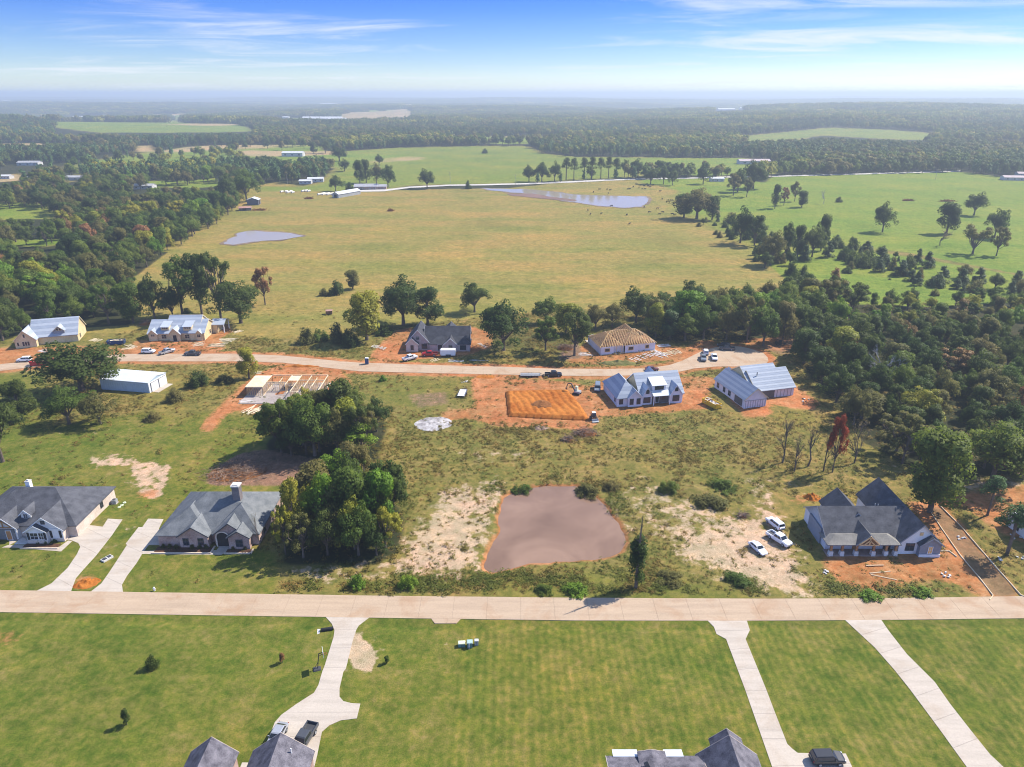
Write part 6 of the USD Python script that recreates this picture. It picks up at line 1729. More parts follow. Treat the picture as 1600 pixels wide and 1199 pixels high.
def blocks_view(x, y, h, w=0.0):
    """A tree here would stand in front of a clearing or a building that the photograph shows."""
    for k in (.35, .65, .95):
        a, b = seen((x, y, h * k))
        if 0 <= b < 400 and -40 <= a < 1640 and open_im[int(b), int(a) + 40]:
            return True
    return False


for pts, where in ((wr, 'right'), (wl_, 'left'), (hb, 'belt'), (mead, 'meadow')):
    for x, y in pts:
        d, i = okd.query((x, y))
        if d < occ[i, 2] * .55 + 1.0:
            continue
        leaf = kind_for(x, y, where)
        if where == 'belt':
            h = wrg.uniform(2.5, 9.5)
            w = h * wrg.uniform(.6, 1.3)
            shp = ('cedar0', 'cedar1', 'broad0', 'bush1', 'bush2')[wrg.integers(5)]
            leaf = 'cedar' if 'cedar' in shp else ('dark', 'olive', 'dark')[wrg.integers(3)]
        elif where == 'meadow':
            h = wrg.uniform(.8, 3.6)
            w = h * wrg.uniform(1.1, 2.2)
            shp, leaf = f'bush{wrg.integers(3)}', ('olive', 'dark', 'mid')[wrg.integers(3)]
        else:
            px_, py_ = seen((x, y, 0))
            edge = 1.0
            if where == 'right':
                # young growth towards the open meadow and the far right, taller by the lane
                h = wrg.uniform(9, 14.5) if px_ < 1330 else wrg.uniform(7.5, 13) if py_ > 520 else wrg.uniform(4.5, 9)
            else:
                h = wrg.uniform(10, 17)
            w = h * wrg.uniform(.72, 1.12)
            shp = ('broad0', 'broad1', 'broad2', 'upright0', 'broad1', 'upright2', 'loose0', 'broad2')[wrg.integers(8)]
            if 'upright' in shp:
                w *= .75
        if where in ('left', 'belt') and blocks_view(x, y, h):
            continue
        wood_pts.append((x, y, h, w, shp, leaf, where))
wood_pts.sort(key=lambda r: math.hypot(r[0], r[1]))
WL = {'right': ('tree', 'green tree crowded into the dense wood on the right', 'trees of the dense right wood'), 'left': ('tree', 'green tree of the wide wood on the left side', 'trees of the left wood'),
      'belt': ('small_tree', 'small dark tree in the scrubby belt between pasture and meadow', 'small trees of the scrubby belt'), 'meadow': ('bush', 'low bush scattered over the rough meadow before the right wood', 'bushes of the rough meadow')}
n_single = 300 - 29 - sum(1 for r in T if r[0] not in ('bush', 'shrub', 'sapling'))
rest, count = [], 0
for r in wood_pts:
    inview = abs(seen((r[0], r[1], r[2] * .6))[0] - 800) < 830
    if (r[6] == 'meadow' or count < n_single) and inview:
        nm, lab, grp = WL[r[6]]
        if nm == 'tree':
            a_, b_ = seen((r[0], r[1], 0))
            look = {'yellow': 'yellow green', 'bright': 'bright green', 'mid': 'mid green', 'olive': 'dull olive', 'dark': 'dark green', 'brown': 'brown leaved'}[r[5]]
            form = 'round crowned' if 'broad' in r[4] else 'upright' if 'upright' in r[4] else 'thin crowned'
            spot = ('behind the two wrapped houses' if a_ < 1330 and b_ < 560 else 'beside the long roofed house' if a_ < 1330 else 'near the white dead tree' if a_ < 1450 and b_ < 640 else 'above the large green tree' if a_ < 1500 else 'by the right edge') if r[6] == 'right' else ('beside the far left strand board house')
            lab = f'{look} {form} tree in the dense wood {spot}'
            grp = f'{look} {form} trees {spot}'
        plant(nm, r[4], r[5], r[0], r[1], r[2], r[3], lab, 'bush' if nm == 'bush' else 'tree', grp)
        count += nm != 'bush'
    else:
        rest.append(r)


def instancer(path, label, protos, items, category=None, kind='stuff'):
    """items: (prototype index, x, y, z, sx, sy, sz, turn). protos: list of (mesh, material) lists."""
    pi = UsdGeom.PointInstancer.Define(stage, path)
    tag(pi.GetPrim(), label, category, None, kind)
    targets = []
    for k, pieces in enumerate(protos):
        pp = f'{path}/plant_kind_{k:03d}'
        UsdGeom.Xform.Define(stage, pp)
        for nm, mesh, mat in pieces:
            leaf_mesh(f'{pp}/{nm}', mesh, mat)
        targets.append(Sdf.Path(pp))
    pi.CreatePrototypesRel().SetTargets(targets)
    a = np.array(items, float)
    pi.CreateProtoIndicesAttr(Vt.IntArray.FromNumpy(a[:, 0].astype(np.int32)))
    pi.CreatePositionsAttr(Vt.Vec3fArray.FromNumpy(a[:, 1:4].astype(np.float32)))
    pi.CreateScalesAttr(Vt.Vec3fArray.FromNumpy(a[:, 4:7].astype(np.float32)))
    h = np.radians(a[:, 7]) / 2
    pi.CreateOrientationsAttr(Vt.QuathArray([Gf.Quath(float(math.cos(t_)), 0.0, 0.0, float(math.sin(t_))) for t_ in h]))
    return pi


def proto(shp, leaf):
    tr, cr = SHAPES[shp]
    return ([('trunk', tr, bark_m)] if tr is not None else []) + [('crown', cr, LM[leaf])]


keys, items = {}, []
for x, y, h, w, shp, leaf, where in rest:
    k = keys.setdefault((shp, leaf), len(keys))
    h0, w0 = SIZE[shp]
    items.append((k, x, y, gz(x, y) - .05, w / w0, w / w0, h / h0, wrg.uniform(0, 360)))
instancer('/World/woodland', 'deeper trees of the woods beside and behind the houses', [proto(*k) for k in keys], items)

# ---- woods of the far country
frg = np.random.default_rng(17)
fm = ndimage.binary_dilation(field_mask > .5, iterations=1)


def in_field(x, y, grow=False):
    a = (fm if grow else field_mask > .5).astype(np.float32)
    return ndimage.map_coordinates(a, [(y - FY0) / FRES - .5, (x - FX0) / FRES - .5], order=0, mode='constant', cval=0) > .5


nearwood = Polygon(px_poly(WOOD_L)).buffer(0)
nearright = Polygon(px_poly(WOOD_R)).buffer(4)
meadow_all = Polygon(px_poly([(190, 520), (195, 430), (380, 290), (1060, 285), (1700, 440), (1700, 480), (1230, 480), (1000, 540), (190, 540)])).buffer(0)
rows = []
yy = 420.0
while yy < 15000:
    gap = 11.0 if yy < 1400 else 11.0 * (yy / 1400) ** .95
    half = .80 * yy + 80
    n = int(2 * half / gap)
    x = (np.arange(n) + frg.uniform(-.42, .42, n)) * gap - half
    y = yy + frg.uniform(-.42, .42, n) * gap
    rows.append(np.c_[x, y, np.full(n, gap)])
    yy += gap
F_ = np.vstack(rows)
import shapely
jit = frg.normal(size=(len(F_), 2)) * np.minimum(9, F_[:, 2:3] * .5)
keepf = ~in_field(F_[:, 0] + jit[:, 0], F_[:, 1] + jit[:, 1], False) & ~shapely.contains_xy(nearwood, F_[:, 0], F_[:, 1]) & ~shapely.contains_xy(nearright, F_[:, 0], F_[:, 1]) & ~shapely.contains_xy(meadow_all, F_[:, 0], F_[:, 1])
F_ = F_[keepf]
# small openings and thin places
op = far_gap(F_[:, 0], F_[:, 1])
F_ = F_[(op < np.where(F_[:, 1] > 2000, .40, .50)) | (frg.random(len(F_)) < .07) | (F_[:, 1] < 560)]
d_, i_ = okd.query(F_[:, :2])
F_ = F_[d_ > 7]
hb_ = np.array([at(a, b)[:2] for a, b, *_ in FARBLD] + [at(575, 294)[:2], at(530, 303)[:2], at(394, 318)[:2], at(378, 327)[:2]])
hs_ = np.array([max(w_, 14) * .75 + 6 for _, _, w_, *_ in FARBLD] + [22, 20, 9, 9])
hp_ = np.array([[w_ / 2, d_ * -.2] for _, _, w_, d_, *_ in FARBLD] + [[0, 0]] * 4)
bd = np.hypot(F_[:, None, 0] - (hb_ + hp_)[None, :, 0], (F_[:, None, 1] - (hb_ + hp_)[None, :, 1]) * .8)
F_ = F_[(bd > hs_[None]).all(1)]
tone = fnoise(F_[:, 0], F_[:, 1], 140.0, 3, 21.0) + frg.normal(size=len(F_)) * .22
fl = np.where(tone > .42, 2, np.where(tone > .1, 1, np.where(tone > -.15, 3, 0)))       # leaf colour of the far wood
FARLEAF = ['dark', 'mid', 'yellow', 'olive']
fk, items = {}, []
fz = ground_z(F_[:, 0], F_[:, 1])
pin = fnoise(F_[:, 0], F_[:, 1], 200.0, 2, 33.0)
for (x, y, g), lc, z, pn in zip(F_, fl, fz, pin):
    if y < 2000:
        piney = pn > .1
        shp = 'farpine0' if piney and frg.random() < .6 else f'far{frg.integers(3)}'
        leaf = 'pine' if 'pine' in shp else FARLEAF[lc]
        h = frg.uniform(11, 18)
        w = h * frg.uniform(.7, 1.0) * (.55 if 'pine' in shp else 1)
        h0, w0 = SIZE[shp]
        s = (w / w0, w / w0, h / h0)
    else:
        shp, leaf = f'clump{frg.integers(2)}', FARLEAF[lc]
        w = g * 1.35
        s = (w / 28.0, w / 28.0, frg.uniform(1.0, 1.7))
        h = 12
    if 150 < seen((x, y, 6))[1] < 345 and blocks_view(x, y, h):
        continue
    k = fk.setdefault((shp, leaf), len(fk))
    items.append((k, x, y, z - .3, *s, frg.uniform(0, 360)))
instancer('/World/far_woods', 'far woods and tree lines running out to the horizon', [proto(*k) for k in fk], items)
N_FAR = len(items)

# ---- tall weeds over the unmown ground
def tuft(seed, n, size, spread, h):
    rg = np.random.default_rng(seed)
    bl = [(np.array([rg.normal() * spread * .4, rg.normal() * spread * .4, h * .45]), (spread * .45, spread * .45, h * .5)) for _ in range(5)]
    return leaves(bl, n, size, rg, aspect=.35, shell=.2, up=.8)


grass_o = leaf_mat('weed_olive', (.070, .064, .022), (.115, .098, .040), .35, .2)
grass_y = leaf_mat('weed_straw', (.095, .074, .030), (.145, .108, .052), .35, .2)
grass_g = leaf_mat('weed_green', (.046, .060, .014), (.078, .088, .024), .35, .2)
wp = [[('tuft', tuft(1, 46, .26, 1.3, .55), grass_o)], [('tuft', tuft(2, 40, .24, 1.2, .45), grass_y)], [('tuft', tuft(3, 52, .28, 1.4, .6), grass_g)], [('tuft', tuft(4, 70, .34, 2.0, 1.1), grass_o)]]
krg = np.random.default_rng(23)
cand = np.c_[krg.uniform(-150, 190, 150000), krg.uniform(103, 300, 150000)]
fan = np.abs(cand[:, 0]) < .78 * cand[:, 1] + 15
cand = cand[fan]
cx, cy = cand[:, 0], cand[:, 1]
w_ = 1 - pick(near_w['lawn'], cx, cy) * .96 - pick(near_w['dirt'], cx, cy) * .98 - pick(near_w['sand'], cx, cy) * 1.05 - pick(near_w['brush'], cx, cy) * .9 - pick(near_w['mud'], cx, cy) - pick(hard, cx, cy) * 2.5 - pick(near_w['pasture'], cx, cy) * .97 - pick(near_w['wood'], cx, cy) * .5
dens = .34 + .55 * fnoise(cx, cy, 9.0, 3, 31.0)
okk = (w_ * np.clip(dens, .05, 1.3) > krg.random(len(cx))) & (pick(pond_sd, cx, cy) < -.9)
okk &= ~((cx > -38.5) & (cx < -13.5) & (cy > 236) & (cy < 252)) & ~((cx > 28) & (cx < 54) & (cy > 188) & (cy < 206)) & ~((cx > 62) & (cx < 88) & (cy > 187) & (cy < 211)) & ~((cx > 62) & (cx < 85) & (cy > 117) & (cy < 137)) & ~((cx > -128) & (cx < -108) & (cy > 199) & (cy < 213)) & ~((cx > -137) & (cx < -108) & (cy > 248) & (cy < 266)) & ~((cx > 104) & (cy > 117) & (cy < 131))
cand = cand[okk]
cx, cy = cand[:, 0], cand[:, 1]
sel = fnoise(cx, cy, 7.0, 3, 41.0) + krg.normal(size=len(cx)) * .25
kk = np.where(sel > .3, 2, np.where(sel > -.05, 0, np.where(sel > -.45, 1, 3)))
road_strip = Polygon(px_poly([(440, 936), (440, 912), (560, 896), (700, 900), (760, 902), (860, 888), (960, 882), (1010, 896), (1180, 906), (1200, 936)])).buffer(0)
road_strip2 = Polygon(px_poly([(1285, 934), (1290, 905), (1330, 918), (1400, 920), (1455, 908), (1470, 934)])).buffer(0)
ring_ = Polygon(pond).buffer(5.5).difference(Polygon(pond).buffer(.6))
extra = krg.uniform([-60, 103], [75, 150], (60000, 2))
ein = (shapely.contains_xy(road_strip, extra[:, 0], extra[:, 1]) | shapely.contains_xy(road_strip2, extra[:, 0], extra[:, 1])) & (krg.random(len(extra)) < .25) | (shapely.contains_xy(ring_, extra[:, 0], extra[:, 1]) & (krg.random(len(extra)) < .10) & ((extra[:, 1] > 133) | (extra[:, 1] < 113)))
ein &= (fnoise(extra[:, 0], extra[:, 1], 5.0, 3, 51.0) + .12 > 0) & (pick(hard, extra[:, 0], extra[:, 1]) < .04) & (pick(pond_sd, extra[:, 0], extra[:, 1]) < -.5)
extra = extra[ein]
cx, cy = np.r_[cx, extra[:, 0]], np.r_[cy, extra[:, 1]]
ek = fnoise(extra[:, 0], extra[:, 1], 6.0, 2, 61.0) + krg.normal(size=len(extra)) * .2
kk = np.r_[kk, np.where(ek > -.05, 2, np.where(ek > -.35, 0, 1))]
cz = ground_z(cx, cy)
sc = krg.uniform(.3, .75, len(cx))
sc[-len(extra):] *= 1.35
instancer('/World/weeds', 'tall olive and straw coloured weeds over the unmown ground', wp, np.c_[kk, cx, cy, cz - .03, sc, sc, sc * krg.uniform(.45, .9, len(cx)), krg.uniform(0, 360, len(cx))])
N_WEED = len(cx)
# ================================================================== VEHICLES
PAINT = {}


def paint(name, c, rough=.3, metal=0.0):
    if name not in PAINT:
        PAINT[name] = usdkit.material(stage, '/World/Looks/car_paint_' + name, {'p': ('principled_bsdf', {'base_color': c, 'roughness': rough, 'metallic': metal, 'specular_ior_level': .5, 'coat_weight': .4, 'coat_roughness': .08})}, [], surface='p.BSDF')
    return PAINT[name]


WHITE, BLACK, DARKG = paint('white', (.74, .75, .77)), paint('black', (.014, .014, .017)), paint('dark_grey', (.055, .058, .065), .35)
SILVER, RED_, MAROON, BLUEG = paint('silver', (.42, .43, .45), .3, .4), paint('red', (.33, .012, .016)), paint('maroon', (.13, .045, .04)), paint('blue_grey', (.16, .19, .22), .35)
CARS = {  # length, width, height; x runs from the tail (-) to the nose (+)
    'sedan': dict(L=4.75, Wd=1.82, H=1.44, belt=.92, hood=.86, tail=.95, c0=-1.95, c1=1.05, r0=-1.15, r1=.25),
    'suv': dict(L=4.85, Wd=1.95, H=1.78, belt=1.08, hood=1.08, tail=1.10, c0=-2.32, c1=1.20, r0=-2.05, r1=.45),
    'van': dict(L=5.5, Wd=2.05, H=2.05, belt=1.15, hood=1.12, tail=1.15, c0=-2.70, c1=1.75, r0=-2.60, r1=.95),
    'pickup': dict(L=5.9, Wd=2.02, H=1.93, belt=1.16, hood=1.18, tail=1.12, c0=-.95, c1=1.50, r0=-.70, r1=.75)}


def lerp(a, b, t):
    return np.asarray(a, float) * (1 - t) + np.asarray(b, float) * t


def car(kind, px, py, heading, col, label, group=None, cat=None, bed=None, z=.06):
    """heading: degrees of the nose from +x (right in the picture) towards +y (away)."""
    d = CARS[kind]
    L, w, H = d['L'], d['Wd'] / 2, d['H']
    p = on(px, py)
    t = thing({'sedan': 'parked_car', 'suv': 'parked_suv', 'van': 'parked_van', 'pickup': 'pickup_truck'}[kind], label, cat or {'sedan': 'car', 'suv': 'car', 'van': 'van', 'pickup': 'pickup truck'}[kind], (p[0], p[1], max(p[2], 0) + z), heading, group, None, (.93, .93, .93))
    r = .40 if kind in ('pickup', 'van') else .36
    zb, h0, h1, belt = .34, d['hood'], d['tail'], d['belt']
    nose, tail = L / 2, -L / 2
    m = MB()

    def ring(x, zl, zu, ww, k=.9):
        return [(x, s * ww * q, z_) for s in (-1, 1) for z_, q in ((zl, .94), ((zl + zu) / 2, 1.0), (zu - .12, .985), (zu, k))]
    if kind == 'pickup':
        m.hull(ring(nose, zb + .08, h0 - .26, w * .90) + ring(nose - .25, zb, h0 - .08, w * .97) + ring(d['c1'] - .05, zb, h0 + .02, w))
        m.hull(ring(d['c1'] - .02, zb, belt, w * .995, .93) + ring(d['c0'] - .03, zb, belt, w * .995, .93))
        x1 = d['c0'] - .06
        m.hull(ring(x1, zb, .72, w * .97) + ring(tail + .1, zb + .1, .72, w * .95))
        for s in (-1, 1):
            m.hull([(x, s * (w * .97 - q), z_) for x in (x1, tail + .04) for q in (0, .16) for z_ in (.60, h1)])
        m.hull([(x, y, z_) for x in (tail, tail + .12) for y in (-w * .94, w * .94) for z_ in (.52, h1)])
        m.hull([(x, y, z_) for x in (x1 - .08, x1) for y in (-w * .9, w * .9) for z_ in (.6, h1)])
    else:
        m.hull(ring(nose, zb + .05, h0 - .26, w * .86) + ring(nose - .30, zb, h0 - .10, w * .96) + ring(d['c1'] + .02, zb, h0 + .04, w) + ring(d['c1'] - .4, zb, belt, w))
        m.hull(ring(d['c1'] - .38, zb, belt, w * .998, .93) + ring(tail + .35, zb, h1, w * .99, .92) + ring(tail, zb + .08, h1 - .16, w * .90))
    body = part(t, 'body', m.get(), col)
    # cabin
    c0, c1, r0, r1 = d['c0'], d['c1'], d['r0'], d['r1']
    bz = belt - .03
    wb, wt = w * .93, w * .76
    cab = [(c0, -wb, bz), (c0, wb, bz), (c1, wb * .97, bz), (c1, -wb * .97, bz)]
    top = [(r0, -wt, H), (r0, wt, H), (r1, wt, H), (r1, -wt, H)]
    mid = [(lerp(c0, r0, .82), s * lerp(wb, wt, .8), lerp(bz, H, .86)) for s in (-1, 1)] + [(lerp(c1, r1, .82), s * lerp(wb, wt, .8), lerp(bz, H, .86)) for s in (-1, 1)]
    tp = [(x * .97 + .02 * (r0 + r1), y * .95, H) for x, y, z_ in top]
    part(t, 'cabin', MB().hull(cab + tp + mid).get(), col)

    def pane(name, q, n, off=.035, th=.02):
        q = np.array(q, float)
        n = np.asarray(n, float) / np.linalg.norm(n)
        part(t, name, MB().hull(np.vstack([q + n * off, q + n * (off - th - .03)])).get(), glass_m)
    lo, hi = .10, .80
    fl = [lerp(cab[3], top[3], lo), lerp(cab[2], top[2], lo), lerp(cab[2], top[2], hi), lerp(cab[3], top[3], hi)]
    pane('windscreen', [q * np.array([1, .92, 1]) for q in fl], (H - bz, 0, c1 - r1))
    bl = [lerp(cab[0], top[0], .18), lerp(cab[1], top[1], .18), lerp(cab[1], top[1], hi), lerp(cab[0], top[0], hi)]
    pane('rear_window', [q * np.array([1, .86, 1]) for q in bl], (-(H - bz), 0, r0 - c0 + .01))
    nwin = 2 if kind != 'suv' and kind != 'van' else 3
    for s, (a_, b_, c_, e_) in ((-1, (cab[0], cab[3], top[3], top[0])), (1, (cab[1], cab[2], top[2], top[1]))):
        for k in range(nwin):
            u0, u1 = .06 + (k + .03) * .88 / nwin, .06 + (k + .95) * .88 / nwin
            if kind == 'van' and k == 0 and 'cargo' in label:
                continue
            lo_, hi_ = (lerp(a_, e_, .14), lerp(b_, c_, .14)), (lerp(a_, e_, .80), lerp(b_, c_, .80))
            q = [lerp(*lo_, u0), lerp(*lo_, u1), lerp(*hi_, u1), lerp(*hi_, u0)]
            pane('side_window', q, (0, s * (H - bz), w * .17))
    for fx in (L * .5 - L * .19, -L * .5 + L * .21):
        for s in (-1, 1):
            c = trimesh.creation.cylinder(r, .24, sections=20)
            c.apply_transform(trimesh.transformations.rotation_matrix(np.pi / 2, [1, 0, 0]))
            c.apply_translation((fx, s * (w - .10), r - .02))
            wh = part(t, 'wheel', (c.vertices, c.faces), black_m)
            c = trimesh.creation.cylinder(r * .6, .05, sections=14)
            c.apply_transform(trimesh.transformations.rotation_matrix(np.pi / 2, [1, 0, 0]))
            c.apply_translation((fx, s * (w + .03), r - .02))
            part(wh, 'rim', (c.vertices, c.faces), steel_m)
    for s in (-1, 1):
        part(t, 'headlight', MB().hull([(nose - .14 + a, s * (w * .62 + b), h0 - .34 + c) for a in (0, .13) for b in (0, .22) for c in (0, .15)]).get(), lamp_w)
        part(t, 'tail_light', MB().hull([(tail - .02 + a, s * (w * .74 + b), h1 - .36 + c) for a in (0, .1) for b in (0, .13) for c in (0, .26)]).get(), lamp_r)
        part(t, 'mirror', MB().hull([(c1 - .45 + a, s * (w * .97 + b), belt + c) for a in (0, .12) for b in (0, .22) for c in (0, .16)]).get(), col)
    part(t, 'bumper', MB().hull([(nose - .1 + a, s * w * .82, .36 + c) for a in (0, .16) for s in (-1, 1) for c in (0, .22)]).get(), dark_m if kind != 'sedan' else col)
    part(t, 'bumper', MB().hull([(tail - .06 + a, s * w * .82, .36 + c) for a in (0, .16) for s in (-1, 1) for c in (0, .22)]).get(), dark_m if kind != 'sedan' else col)
    if kind == 'pickup':
        part(t, 'bed_liner', MB().box(tail + .13, d['c0'] - .16, -w * .78, w * .78, .722, .75).get(), bed or dark_m)
    return t


car('suv', 1210, 822, 110, WHITE, 'white van parked farthest back of three on the sandy lot', cat='van')
car('pickup', 1216, 846, -60, WHITE, 'white crew cab pickup parked in the middle of three on the sandy lot')
car('sedan', 1183, 860, -70, WHITE, 'white sedan on the sandy lot, in front of the white pickup')
car('suv', 1291, 1190, 2, BLACK, 'black car parked on the driveway apron at the bottom edge')
car('pickup', 475, 1160, -104, DARKG, 'dark pickup nosed towards the violet grey gables at the bottom')
car('sedan', 433, 1154, -100, SILVER, 'silver car half hidden behind the violet grey gable')
car('suv', 38, 565, -172, WHITE, 'white van on the lane at the far left before the strand board house', cat='van')
car('suv', 232, 552, 0, WHITE, 'white vehicle beside the lane, leftmost of three before the dormered house')
car('pickup', 261, 552, 55, SILVER, 'silver pickup on the red earth, middle of three before the dormered house')
car('pickup', 301, 555, 178, DARKG, 'dark pickup beside the lane, rightmost of three before the dormered house')
car('pickup', 640, 562, 40, WHITE, 'white pickup with dark bed slanted before the dark roofed house')
car('pickup', 671, 556, 180, RED_, 'red pickup in front of the dark roofed house')
car('pickup', 864, 588, 0, BLACK, 'black pickup on the lane pulling the flat trailer')
car('sedan', 1018, 579, 0, MAROON, 'maroon car on the lane behind the wrapped house with front dormer')
car('suv', 1102, 553, 80, WHITE, 'white vehicle at the turning circle, left and farther of four')
car('pickup', 1098, 562, -100, BLUEG, 'grey pickup at the turning circle in front of the white vehicle')
car('pickup', 1115, 561, -98, WHITE, 'white pickup at the turning circle right of the grey one')
car('pickup', 1135, 547, 170, DARKG, 'dark grey pickup lying across the top of the turning circle')
car('suv', 1130, 542, 172, BLACK, 'black vehicle behind the dark grey pickup at the turning circle')
car('van', 933, 609, -98, BLUEG, 'grey van parked between the orange pad and the wrapped house')


def wheel_pair(t, xs_, w, r=.36):
    for x in xs_:
        for s in (-1, 1):
            c = trimesh.creation.cylinder(r, .22, sections=18)
            c.apply_transform(trimesh.transformations.rotation_matrix(np.pi / 2, [1, 0, 0]))
            c.apply_translation((x, s * w, r))
            part(t, 'wheel', (c.vertices, c.faces), black_m)


p = on(700, 556)
t = thing('cargo_trailer', 'white enclosed cargo trailer right of the red pickup', 'trailer', p, 180)
part(t, 'box', MB().hull([(x, y, z_) for x in (-2.5, 2.5) for y in (-1.15, 1.15) for z_ in (.55, 2.55)] + [(2.9, 0, .55), (2.9, 0, 2.4)] + [(x, 0, 2.75) for x in (-2.4, 2.4)]).get(), white_p)
part(t, 'frame', MB().bar((2.7, 0, .5), (4.1, 0, .5), .12).box(-2.5, 2.5, -1.0, 1.0, .42, .54).get(), dark_m)
part(t, 'fender', MB().box(-1.0, .8, -1.3, -1.16, .45, .95).box(-1.0, .8, 1.16, 1.3, .45, .95).get(), dark_m)
wheel_pair(t, (-.55, .35), 1.2)
part(t, 'rear_door', MB().box(-2.56, -2.51, -1.0, 1.0, .62, 2.4).get(), white_p)
for nm_, lab_, px_, py_, rot_, L_, deck_ in (('flat_trailer', 'flat dark trailer hitched behind the black pickup', 828, 588, 0, 6.4, rust_m), ('flat_trailer', 'pale decked trailer parked alone on the grass below the lane', 722, 617, 84, 5.2, white_p)):
    t = thing(nm_, lab_, 'trailer', on(px_, py_), rot_)
    n_ = 9
    for k in range(n_):
        part(t, 'deck_plank', MB().box(-L_ / 2, L_ / 2, -1.1 + k * 2.2 / n_ + .015, -1.1 + (k + 1) * 2.2 / n_ - .015, .62, .68).get(), deck_ if deck_ is white_p else steel_m)
    part(t, 'frame', MB().box(-L_ / 2, L_ / 2, -1.15, -1.05, .45, .62).box(-L_ / 2, L_ / 2, 1.05, 1.15, .45, .62).bar((L_ / 2, -.9, .55), (L_ / 2 + 1.5, 0, .55), .12).bar((L_ / 2, .9, .55), (L_ / 2 + 1.5, 0, .55), .12).get(), dark_m)
    part(t, 'side_rail', MB().bar((-L_ / 2, -1.15, .95), (L_ / 2, -1.15, .95), .07).bar((-L_ / 2, 1.15, .95), (L_ / 2, 1.15, .95), .07).bar((L_ / 2, -1.15, .95), (L_ / 2, 1.15, .95), .07).get(), dark_m)
    wheel_pair(t, (-.5, .4), 1.28, .34)


def dumpster(px, py, rot, mat, label, L=5.6, wd=2.2, h=1.5, fill=True):
    t = thing('dumpster', label, 'dumpster', on(px, py), rot)
    m = MB()
    m.box(-L / 2, L / 2, -wd / 2, wd / 2, .15, .25)
    for y in (-1, 1):
        m.hull([(x, y * (wd / 2 - a), z_) for x, z_ in ((-L / 2, .25), (L / 2, .25), (L / 2 + .15, h), (-L / 2 - .15, h)) for a in (0, .08)])
    for x in (-1, 1):
        m.hull([(x * (L / 2 - a) + (x * .15 if z_ > 1 else 0), y, z_) for a in (0, .08) for y in (-wd / 2, wd / 2) for z_ in (.25, h)])
    part(t, 'body', m.get(), mat)
    for k in range(6):
        x = -L / 2 + .3 + k * (L - .6) / 5
        part(t, 'rib', MB().box(x - .06, x + .06, -wd / 2 - .08, -wd / 2 - .002, .25, h - .1).box(x - .06, x + .06, wd / 2 + .002, wd / 2 + .08, .25, h - .1).get(), mat)
    part(t, 'top_rail', MB().bar((-L / 2 - .15, -wd / 2, h), (L / 2 + .15, -wd / 2, h), .1).bar((-L / 2 - .15, wd / 2, h), (L / 2 + .15, wd / 2, h), .1).bar((-L / 2 - .15, -wd / 2, h), (-L / 2 - .15, wd / 2, h), .1).bar((L / 2 + .15, -wd / 2, h), (L / 2 + .15, wd / 2, h), .1).get(), mat)
    if fill:
        rg = np.random.default_rng(int(px))
        m = MB()
        for _ in range(26):
            c = np.array([rg.uniform(-L * .42, L * .42), rg.uniform(-wd * .34, wd * .34), rg.uniform(h * .55, h * .98)])
            dd = rg.normal(size=3) * [.5, .35, .12]
            m.bar(c - dd, c + dd, rg.uniform(.1, .5), .06)
        part(t, 'rubbish', m.get(), plank_m if mat is not yellow_m else stone_m)
    return t


dumpster(182, 538, 8, navy_m, 'navy blue dumpster full of timber scraps left of the dormered house')
dumpster(1111, 634, 118, yellow_m, 'yellow dumpster beside the long roofed house')
dumpster(66, 570, 12, redp_m, 'red dumpster on the lane half hidden by the huge oak', 6.6, 2.3, 1.6)

# portable toilet
t = thing('portable_toilet', 'dark blue portable toilet with white roof on the lane edge', 'portable toilet', on(573, 569), 5)
part(t, 'cabin', MB().hull([(s * a, q * a, z_) for s in (-1, 1) for q in (-1, 1) for a, z_ in ((.56, .1), (.54, 2.0))]).get(), navy_m)
part(t, 'roof', MB().hull([(s * .6, q * .6, 2.0) for s in (-1, 1) for q in (-1, 1)] + [(s * .45, q * .45, 2.35) for s in (-1, 1) for q in (-1, 1)]).get(), white_p)
part(t, 'door', MB().box(-.42, .42, -.61, -.56, .2, 1.9).get(), navy_m)
part(t, 'skid', MB().box(-.6, .6, -.55, -.35, 0, .1).box(-.6, .6, .35, .55, 0, .1).get(), dark_m)


def tracks(t, L, w, tw, h):
    for s in (-1, 1):
        prof = [(-L / 2, h * .5), (-L / 2 + h * .35, h), (L / 2 - h * .35, h), (L / 2, h * .5), (L / 2 - h * .35, 0), (-L / 2 + h * .35, 0)]
        part(t, 'track', MB().prism(prof, 'y', s * w - tw / 2, s * w + tw / 2).get(), black_m)


t = thing('mini_excavator', 'small excavator with raised arm at the upper right of the orange pad', 'excavator', on(901, 616), 150)
tracks(t, 2.4, .75, .38, .55)
part(t, 'house', MB().hull([(x, y, z_) for x in (-1.1, .7) for y in (-.75, .75) for z_ in (.6, 1.15)] + [(-1.25, 0, .7)]).get(), steel_m)
cb = part(t, 'cab', MB().hull([(-.1, -.7, 1.15), (.8, -.7, 1.15), (-.1, .1, 1.15), (.8, .1, 1.15), (-.05, -.65, 2.4), (.65, -.65, 2.4), (-.05, .05, 2.4), (.65, .05, 2.4)]).get(), cream_m)
part(cb, 'cab_glass', MB().hull([(.84, -.6, 1.3), (.84, 0, 1.3), (.70, -.55, 2.25), (.70, 0, 2.25), (.80, -.6, 1.3), (.80, 0, 1.3)]).get(), glass_m)
part(t, 'boom', MB().bar((.7, .2, 1.0), (1.9, .2, 3.1), .26, .3).bar((1.9, .2, 3.1), (3.0, .2, 3.0), .22, .26).get(), dark_m)
part(t, 'dipper', MB().bar((3.0, .2, 3.0), (3.5, .2, 1.5), .2, .22).get(), dark_m)
part(t, 'bucket', MB().hull([(3.2, -.1, 1.5), (3.2, .5, 1.5), (3.9, -.1, 1.4), (3.9, .5, 1.4), (3.3, -.1, .9), (3.3, .5, .9)]).get(), rust_m)
